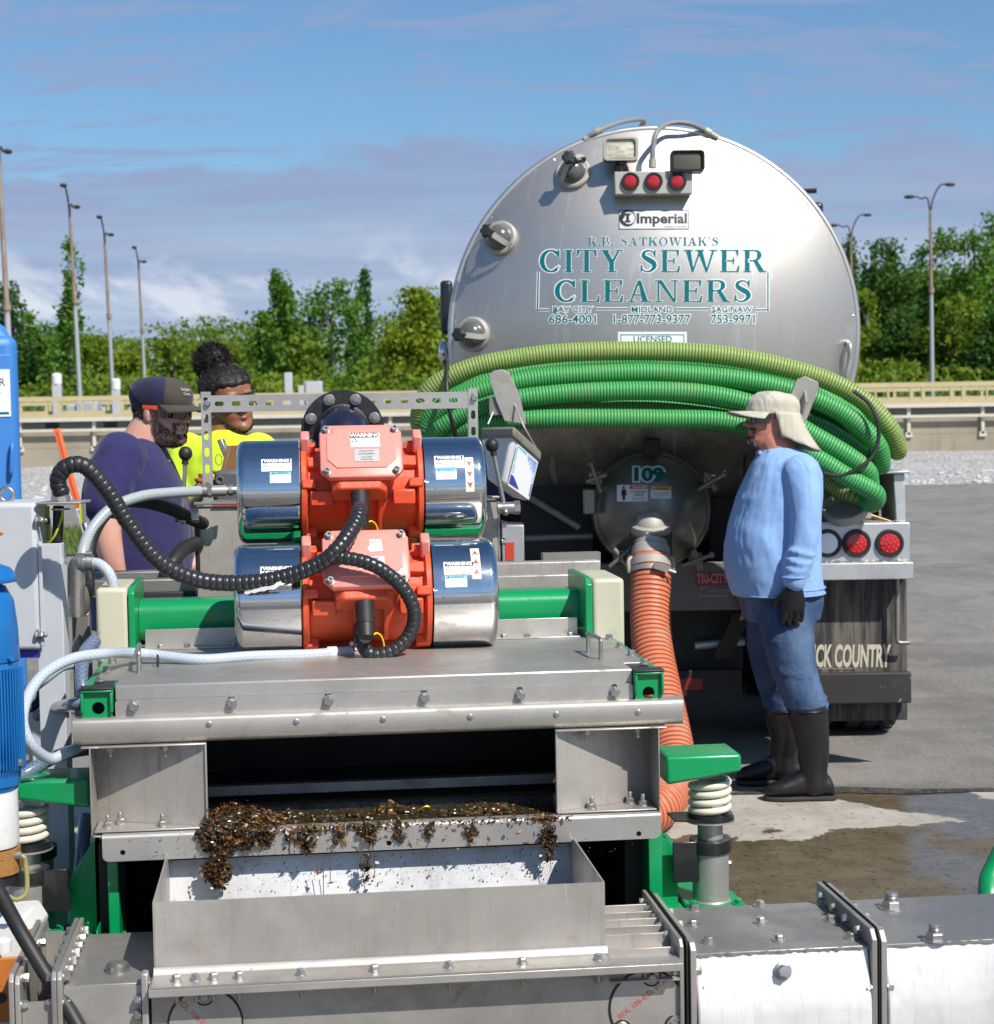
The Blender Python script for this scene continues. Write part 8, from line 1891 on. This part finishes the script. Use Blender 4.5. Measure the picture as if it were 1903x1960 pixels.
HAT = cloth('khaki_hat_cotton', (.50, .47, .38), 6, .6, .10)
mb = MB(HX1); mb.loft([[hpt(h, 2 * PI * k / 32, o) for k in range(32)] for h, o in ((.136, .010), (.150, .013), (.170, .016), (.195, .020), (.212, .024), (.224, .026), (.232, .022))])
mb.loft([[hpt(h, 2 * PI * k / 32, o) for k in range(32)] for h, o in ((.139, .015), (.145, .0165), (.158, .0165), (.162, .015))])
mb.build('hat_crown', HAT, H1, remesh=.006, smo=3, disp=(.05, .008))
mb = MB(HX1); vs = []; N = 20
for i in range(N + 1):
    a = R(-75 + 150 * i / N)
    for j, e in enumerate((0, .35, .7, 1.0)):
        p = hpt(.143, a, .014); k = math.cos(a) ** .7; q = p + Vector((math.sin(a) * .018 * e, -.082 * e * k, -.006 * e - .020 * e * e * abs(math.sin(a)) ** 1.5)); vs.append(q)
for q in list(vs): vs.append(q + Vector((0, 0, .004)))
M_ = (N + 1) * 4; fs = [(i * 4 + j, i * 4 + j + 1, i * 4 + j + 5, i * 4 + j + 4) for i in range(N) for j in range(3)]; fs += [tuple(x + M_ for x in reversed(f)) for f in fs] + [(i * 4 + 3, i * 4 + 7, i * 4 + 7 + M_, i * 4 + 3 + M_) for i in range(N)]
mb.add(vs, fs); mb.build('hat_brim', HAT, H1)
mb = MB(HX1); vs = []; N = 30
for i in range(N + 1):
    a = R(82 + 196 * i / N); side = abs(math.cos((a - PI)))          # 1 at the back
    for j in range(10):
        t = j / 9; p = hpt(.150 - .02 * t, a, .016 + .006 * t); back = max(0, -math.cos(a))
        drop = .135 * t * (0.62 + .38 * back) ; out = (.085 * t * t + .016 * math.sin(t * 2.5)) * back ** 1.2 + .010 * t * math.sin(i * 1.3) * .5
        d = Vector((math.sin(a), -math.cos(a), 0)); fwd = Vector((0, 1, 0)) * (.035 * t * (1 - back))
        vs.append(p + d * out + fwd + Vector((0, 0, -drop)))
mb.add(vs, [(i * 10 + j, i * 10 + j + 1, i * 10 + j + 11, i * 10 + j + 10) for i in range(N) for j in range(9)])
o = mb.build('neck_flap', HAT, H1); md = o.modifiers.new('thick', 'SOLIDIFY'); md.thickness = .003; md.offset = 1
glasses(H1, HX1, plain('brown_frame', (.06, .022, .012), .25), BLK_L, plain('amber_frame', (.20, .07, .03), .25), .099, .139, 74)
facehair('goatee', HAIRG, H1, HX1, lambda h, a: (h < .046 and a < .62 and h > -.004) or (.072 < h < .082 and a < .5) or (h < .08 and .42 < a < .60 and h > .03), 2600, .008, .0010)
mb = MB(); mb.tube(spl([Q(1474, 865, -.085), Q(1462, 862, 0) , Q(1474, 864, .085)], 6), .008, 8); mb.tube(spl([Q(1456, 866, -.06), Q(1450, 867, 0), Q(1456, 866, .06)], 6), .009, 8); mb.build('collar', SHIRT1, H1)

# ---- the man in the navy shirt (left)
YM1 = 6.42
Q = lambda x, y, dy=0.0: P(x, y, YM1 + dy)
H2 = person('bearded man in a navy T-shirt, dark cap and sunglasses looking down', (Q(270, 1300).x, YM1, 0.0))
SK2 = skin('pale_flushed_skin', (.64, .38, .29), (.64, .29, .22))
hb = Q(307, 853); HX2 = Matrix.Translation(hb) @ Matrix.Rotation(R(66), 4, 'Z') @ Matrix.Rotation(R(4), 4, 'X') @ Matrix.Scale(1.04, 4)
mb = MB(); hm = MB(HX2); head_shapes(hm); mb.add(hm.v, hm.f)
limb(mb, [Q(290, 815), Q(272, 852), Q(262, 885)], [.070, .076, .09])
mb.loft([ering(Q(x, y), ax, ay) for x, y, ax, ay in ((260, 880, .12, .15), (262, 960, .14, .17), (268, 1060, .15, .17), (266, 1180, .15, .15))])
A1 = [(222, 885, -.20), (206, 950, -.25), (204, 1010, -.265), (212, 1060, -.26), (222, 1100, -.24)]
A2 = [(280, 890, .20), (300, 960, .24), (320, 1020, .22), (350, 1060, .12), (372, 1085, .02)]
limb(mb, [Q(*p) for p in A1], [.062, .056, .050, .044, .036]); limb(mb, [Q(*p) for p in A2], [.06, .055, .048, .042, .034])
hand_shapes(mb, Q(222, 1100, -.24), (.2, 0, -1), (1, .2, 0), (0, -1, 0), 1.0, .6); hand_shapes(mb, Q(372, 1085, .02), (1, -.2, -.2), (0, 0, -1), (0, 1, 0), 1.0, .8)
for s_ in (-1, 1): limb(mb, [Q(268, 1180, s_ * .1), Q(272, 1300, s_ * .12), Vector((Q(270, 1300).x, YM1 + s_ * .13, .1))], [.08, .06, .045])
mb.build('body', SK2, H2, remesh=.0042, smo=2)
lips(H2, HX2, plain('lip_rose', (.42, .16, .13), .45))
NAVY = cloth('navy_cotton', (.030, .028, .105), 4.5, .55, .2)
mb = MB()
TOR = [(838, 262, 290, .075), (848, 240, 306, .11), (862, 212, 316, .175), (885, 192, 328, .215), (915, 182, 342, .23), (950, 178, 356, .235), (1000, 176, 366, .24), (1050, 176, 370, .245), (1100, 178, 368, .24), (1150, 182, 362, .23)]
mb.loft([ering((Q(a, y) + Q(b, y)) / 2, (Q(b, y).x - Q(a, y).x) / 2, d, 36, .9) for y, a, b, d in TOR])
limb(mb, [Q(*p) for p in ((228, 880, -.19), (210, 925, -.235), (203, 957, -.252))], [.095, .088, .086]); limb(mb, [Q(*p) for p in ((282, 885, .19), (298, 930, .23), (306, 960, .24))], [.09, .084, .08])
mb.build('t_shirt', NAVY, H2, remesh=.0085, smo=4, disp=(.16, .014))
mb = MB(); mb.loft([ering(Q(268, y), ax, ay) for y, ax, ay in ((1140, .19, .18), (1200, .18, .18))])
for s_ in (-1, 1): limb(mb, [Q(268, 1190, s_ * .1), Q(270, 1290, s_ * .12), Vector((Q(270, 1290).x, YM1 + s_ * .13, .06))], [.12, .09, .08])
mb.build('jeans', JEANS, H2, remesh=.011, smo=3)
for s_ in (-1, 1):
    mb = MB(); mb.loft([[Vector((Q(265, 1290).x + f, YM1 + s_ * .13 + math.cos(b) * w, .008 + max(0, math.sin(b) * .5 + .5) * h)) for b in np.linspace(0, 2 * PI, 13)[:-1]] for f, w, h in ((-.08, .03, .06), (0, .045, .11), (.1, .05, .08), (.18, .04, .05), (.2, .02, .03))]); mb.build('work_boot', BOOT, H2)
CAPN = cloth('navy_cap_mesh', (.020, .022, .055), 8, .2, .2); CAPB = cloth('brown_cap_front', (.060, .048, .040), 8, .2, .2)
capr = [(.128, .006), (.140, .010), (.160, .014), (.185, .018), (.205, .022), (.220, .024), (.231, .016), (.233, .0)]
mb = MB(HX2); mb.loft([[hpt(h, 2 * PI * k / 36, o) for k in range(36)] for h, o in capr]); mb.build('cap_back', CAPN, H2)
mb = MB(HX2); vs = []; N = 18
for h, o in capr[:-1]:
    for i in range(N + 1): vs.append(hpt(h, R(-58 + 116 * i / N) * (1 - max(0, (h - .17)) * 4), o + .0025))
mb.add(vs, [(j * (N + 1) + i, j * (N + 1) + i + 1, (j + 1) * (N + 1) + i + 1, (j + 1) * (N + 1) + i) for j in range(len(capr) - 2) for i in range(N)]); cf = mb.build('cap_front', CAPB, H2)
mb = MB(HX2); vs = []; N = 20
for i in range(N + 1):
    a = R(-68 + 136 * i / N)
    for e in (0, .35, .7, 1.0):
        p = hpt(.138, a, .011); k = math.cos(a) ** .75; vs.append(p + Vector((math.sin(a) * .010 * e, -.088 * e * k, -.008 * e - .016 * e * abs(math.sin(a)) ** 1.5)))
for q in list(vs): vs.append(q + Vector((0, 0, .004)))
M_ = (N + 1) * 4; fs = [(i * 4 + j, i * 4 + j + 1, i * 4 + j + 5, i * 4 + j + 4) for i in range(N) for j in range(3)]; fs += [tuple(x + M_ for x in reversed(f)) for f in fs] + [(i * 4 + 3, i * 4 + 7, i * 4 + 7 + M_, i * 4 + 3 + M_) for i in range(N)]
mb.add(vs, fs); mb.build('cap_bill', CAPB, H2)
mb = MB(HX2); mb.ball((0, 0, .256), (.007, .007, .004), 10, 6); mb.build('cap_button', CAPN, H2)
for q, tx in ((.006, 'Vac Truck'), (-.006, 'Crew')):
    pass
def capf(x, y): return HX2 @ hpt(.188 + y, x / .10 - R(4), .0255)
textmb('Hydro', .016, lambda x, y: capf(x, y + .006)).build('lettering', plain('pale_thread', (.55, .53, .50), .7), cf, fixn=False)
textmb('Corp', .013, lambda x, y: capf(x - .004, y - .008)).build('lettering', plain('pale_thread2', (.55, .53, .50), .7), cf, fixn=False)
glasses(H2, HX2, BLACKF, BLK_L, plain('orange_red_frame', (.75, .07, .025), .3), .098, .134, 66)
facehair('beard', HAIRB, H2, HX2, lambda h, a: (h < .046 and a < 1.35) or (h < .046 + max(0, a - .55) * .062 and a > .42 and a < 1.5) or (.0745 < h < .085 and a < .60) or (.03 < h < .083 and .40 < a < .64) or (a > 1.22 and a < 1.42 and h < .122), 3000, .008, .0009)
pts, dirs = [], []
for _ in range(2600):
    h, a = rng.uniform(.062, .136), rng.uniform(1.5, 2 * PI - 1.5)
    if abs(a - PI) > 1.45 and h < .1: continue
    p = hpt(h, a, .0005); pts.append(HX2 @ p); dirs.append(HX2.to_3x3() @ Vector((math.sin(a) * .35, -math.cos(a) * .35, -1)))
hairs('hair', HAIRB, H2, pts, dirs, .014, .0013, .25)
mb = MB(HX2); mb.loft([[hpt(h, PI + R(-88 + 176 * k / 20), o) for k in range(21)] + [hpt(h, PI + R(88 - 176 * k / 20), -.004) for k in range(21)] for h, o in ((.066, .001), (.08, .004), (.11, .006), (.136, .005))]); mb.build('hair_mass', HAIRB, H2)

# ---- the man in the yellow shirt
YM2 = 6.95
Q = lambda x, y, dy=0.0: P(x, y, YM2 + dy)
H3 = person('smiling man in a neon yellow T-shirt with a curly black hair bun', (Q(425, 1300).x, YM2, 0.0))
SK3 = skin('brown_skin', (.25, .105, .055), (.30, .12, .06))
hb = Q(447, 828); HX3 = Matrix.Translation(hb) @ Matrix.Rotation(R(-13), 4, 'Y') @ Matrix.Rotation(R(38), 4, 'Z') @ Matrix.Rotation(R(10), 4, 'X') @ Matrix.Scale(1.08, 4)
mb = MB(); hm = MB(HX3); head_shapes(hm); mb.add(hm.v, hm.f)
limb(mb, [Q(432, 800), Q(428, 832), Q(426, 860)], [.078, .084, .09])
mb.loft([ering(Q(x, y), ax, ay) for x, y, ax, ay in ((426, 862, .17, .10), (426, 930, .19, .13), (426, 1020, .19, .15), (426, 1130, .17, .14))])
B1 = [(352, 880, .0), (352, 930, -.04), (368, 975, -.10), (395, 960, -.25), (418, 940, -.36)]
B2 = [(500, 880, .0), (508, 930, -.05), (500, 985, -.10), (470, 960, -.25), (445, 945, -.36)]
for b_ in (B1, B2): limb(mb, [Q(*p) for p in b_], [.062, .055, .048, .042, .034])
hand_shapes(mb, Q(418, 940, -.36), (.6, -.4, .2), (.3, .8, 0), (0, 0, 1), .95, .9); hand_shapes(mb, Q(445, 945, -.36), (-.5, -.4, .2), (-.3, .8, 0), (0, 0, 1), .95, .9)
for s_ in (-1, 1): limb(mb, [Q(426 + s_ * 48, 1130), Q(426 + s_ * 52, 1270), Vector((Q(426 + s_ * 52, 1270).x, YM2, .1))], [.08, .06, .045])
mb.build('body', SK3, H3, remesh=.0042, smo=2)
lips(H3, HX3, plain('lip_brown', (.28, .10, .08), .4), .004)
NEON = cloth('neon_yellow_cotton', (.62, .86, .035), 4.5, .5, .08)
mb = MB()
TOR = [(822, 405, 458, .095), (832, 388, 474, .11), (846, 360, 506, .125), (866, 342, 520, .135), (900, 338, 524, .145), (950, 350, 512, .16), (1010, 352, 506, .17), (1080, 352, 506, .17), (1140, 354, 504, .165)]
mb.loft([ering((Q(a, y) + Q(b, y)) / 2, (Q(b, y).x - Q(a, y).x) / 2, d, 36, .9) for y, a, b, d in TOR])
limb(mb, [Q(*p) for p in ((358, 870, 0), (350, 910, -.02), (350, 945, -.05))], [.085, .083, .082]); limb(mb, [Q(*p) for p in ((496, 870, 0), (505, 910, -.02), (508, 945, -.05))], [.085, .083, .082])
mb.build('t_shirt', NEON, H3, remesh=.0085, smo=4, disp=(.14, .014))
mb = MB(); mb.loft([ering(Q(427, y), ax, ay) for y, ax, ay in ((1120, .17, .165), (1190, .17, .16))])
for s_ in (-1, 1): limb(mb, [Q(427 + s_ * 44, 1180), Q(427 + s_ * 50, 1280), Vector((Q(427 + s_ * 50, 1280).x, YM2, .06))], [.115, .09, .08])
mb.build('jeans', JEANS, H3, remesh=.011, smo=3)
for s_ in (-1, 1):
    x = Q(427 + s_ * 50, 1280).x; mb = MB(); mb.loft([[Vector((x + math.cos(b) * w, YM2 - f, .008 + max(0, math.sin(b) * .5 + .5) * h)) for b in np.linspace(0, 2 * PI, 13)[:-1]] for f, w, h in ((-.08, .03, .06), (0, .045, .11), (.1, .05, .08), (.18, .04, .05), (.2, .02, .03))]); mb.build('work_boot', BOOT, H3)
mb = MB(HX3); rr = []
for h, o, lim in ((.125, .003, 1), (.15, .007, 1), (.18, .010, 1), (.205, .012, 1), (.225, .012, 1), (.235, .006, 1)):
    rr.append([hpt(h, 2 * PI * k / 36, o if (h > .172 or abs(((k / 36 * 2 * PI + PI) % (2 * PI)) - PI) > 1.15) else -.006) for k in range(36)])
mb.loft(rr)
bun = Vector((0, .064, .254)); mb.ball(bun, (.060, .060, .060), 20, 14); mb.ball((0, .05, .235), (.05, .05, .04), 14, 10); mb.build('hair_mass', HAIRK, H3, remesh=.006, smo=1, disp=(.02, .012))
pts, dirs = [], []
for _ in range(4200):
    d = Vector((rng.gauss(0, 1), rng.gauss(0, 1), rng.gauss(0, 1))).normalized(); pts.append(HX3 @ (bun + d * .056)); dirs.append(HX3.to_3x3() @ d)
for _ in range(2600):
    h, a = rng.uniform(.13, .232), rng.uniform(-PI, PI)
    if h < .178 and abs(a) < 1.2: continue
    p = hpt(h, a, .006); pts.append(HX3 @ p); dirs.append(HX3.to_3x3() @ ((bun - p).normalized() * 1.2 + (p - Vector((0, 0, .13))).normalized() * .5))
hairs('curls', HAIRK, H3, pts, dirs, .022, .0011, .55)
glasses(H3, HX3, BLACKF, plain('yellow_tint_lens', (.10, .12, .01), .08), BLACKF, .098, .134, 60)
facehair('beard', HAIRK, H3, HX3, lambda h, a: (h < .022 and a < 1.35) or (h < .03 + max(0, a - .6) * .05 and a > .55 and a < 1.45) or (.0745 < h < .084 and a < .42), 2600, .006, .0007)
CL = thing('clipboard', 'brown wooden clipboard seen edge-on in front of the neon yellow shirt', 'clipboard', Q(425, 890, -.42))
mb = MB(); a, b = Q(434, 853, -.40), Q(416, 925, -.46); d = (b - a); sd = Vector((.10, .22, 0)); mb.prism([a, a + sd, b + sd, b], (.014, -.004, 0)); mb.build('board', paint('hardboard', (.20, .10, .035), .6, .3), CL, bevel=.002)
mb = MB(); mb.obox(a + Vector((-.012, .02, -.01)), [(.35, 0, -.94), (1, 0, .3), (0, 1, 0)], (.035, .010, .03)); mb.build('clip', BOLT, CL, bevel=.004)
mb = MB(); mb.tube([a + Vector((-.03, .0, -.05)) + Vector((math.cos(t) * .012, 0, math.sin(t) * .02)) for t in np.linspace(0, 2 * PI, 17)[:-1]], .0015, 6, closed=True); mb.build('key_ring', BOLT, CL)
GC = thing('instrument_case', 'dark grey instrument case held in front of the yellow shirt', 'case', Q(435, 925, -.45))
a, b = Q(414, 968, -.46), Q(470, 899, -.46); mb = MB(); mb.box((a.x, YM2 - .50, a.z), (b.x, YM2 - .40, b.z)); mb.build('case', paint('case_grey', (.10, .105, .11), .5, .2), GC, bevel=.014)
mb = MB(); c = Q(421, 919, -.505); mb.tube([c + Vector((math.cos(t) * .012, 0, math.sin(t) * .012)) for t in np.linspace(0, 2 * PI, 17)[:-1]], .003, 6, closed=True); mb.build('latch_ring', BOLT, GC)
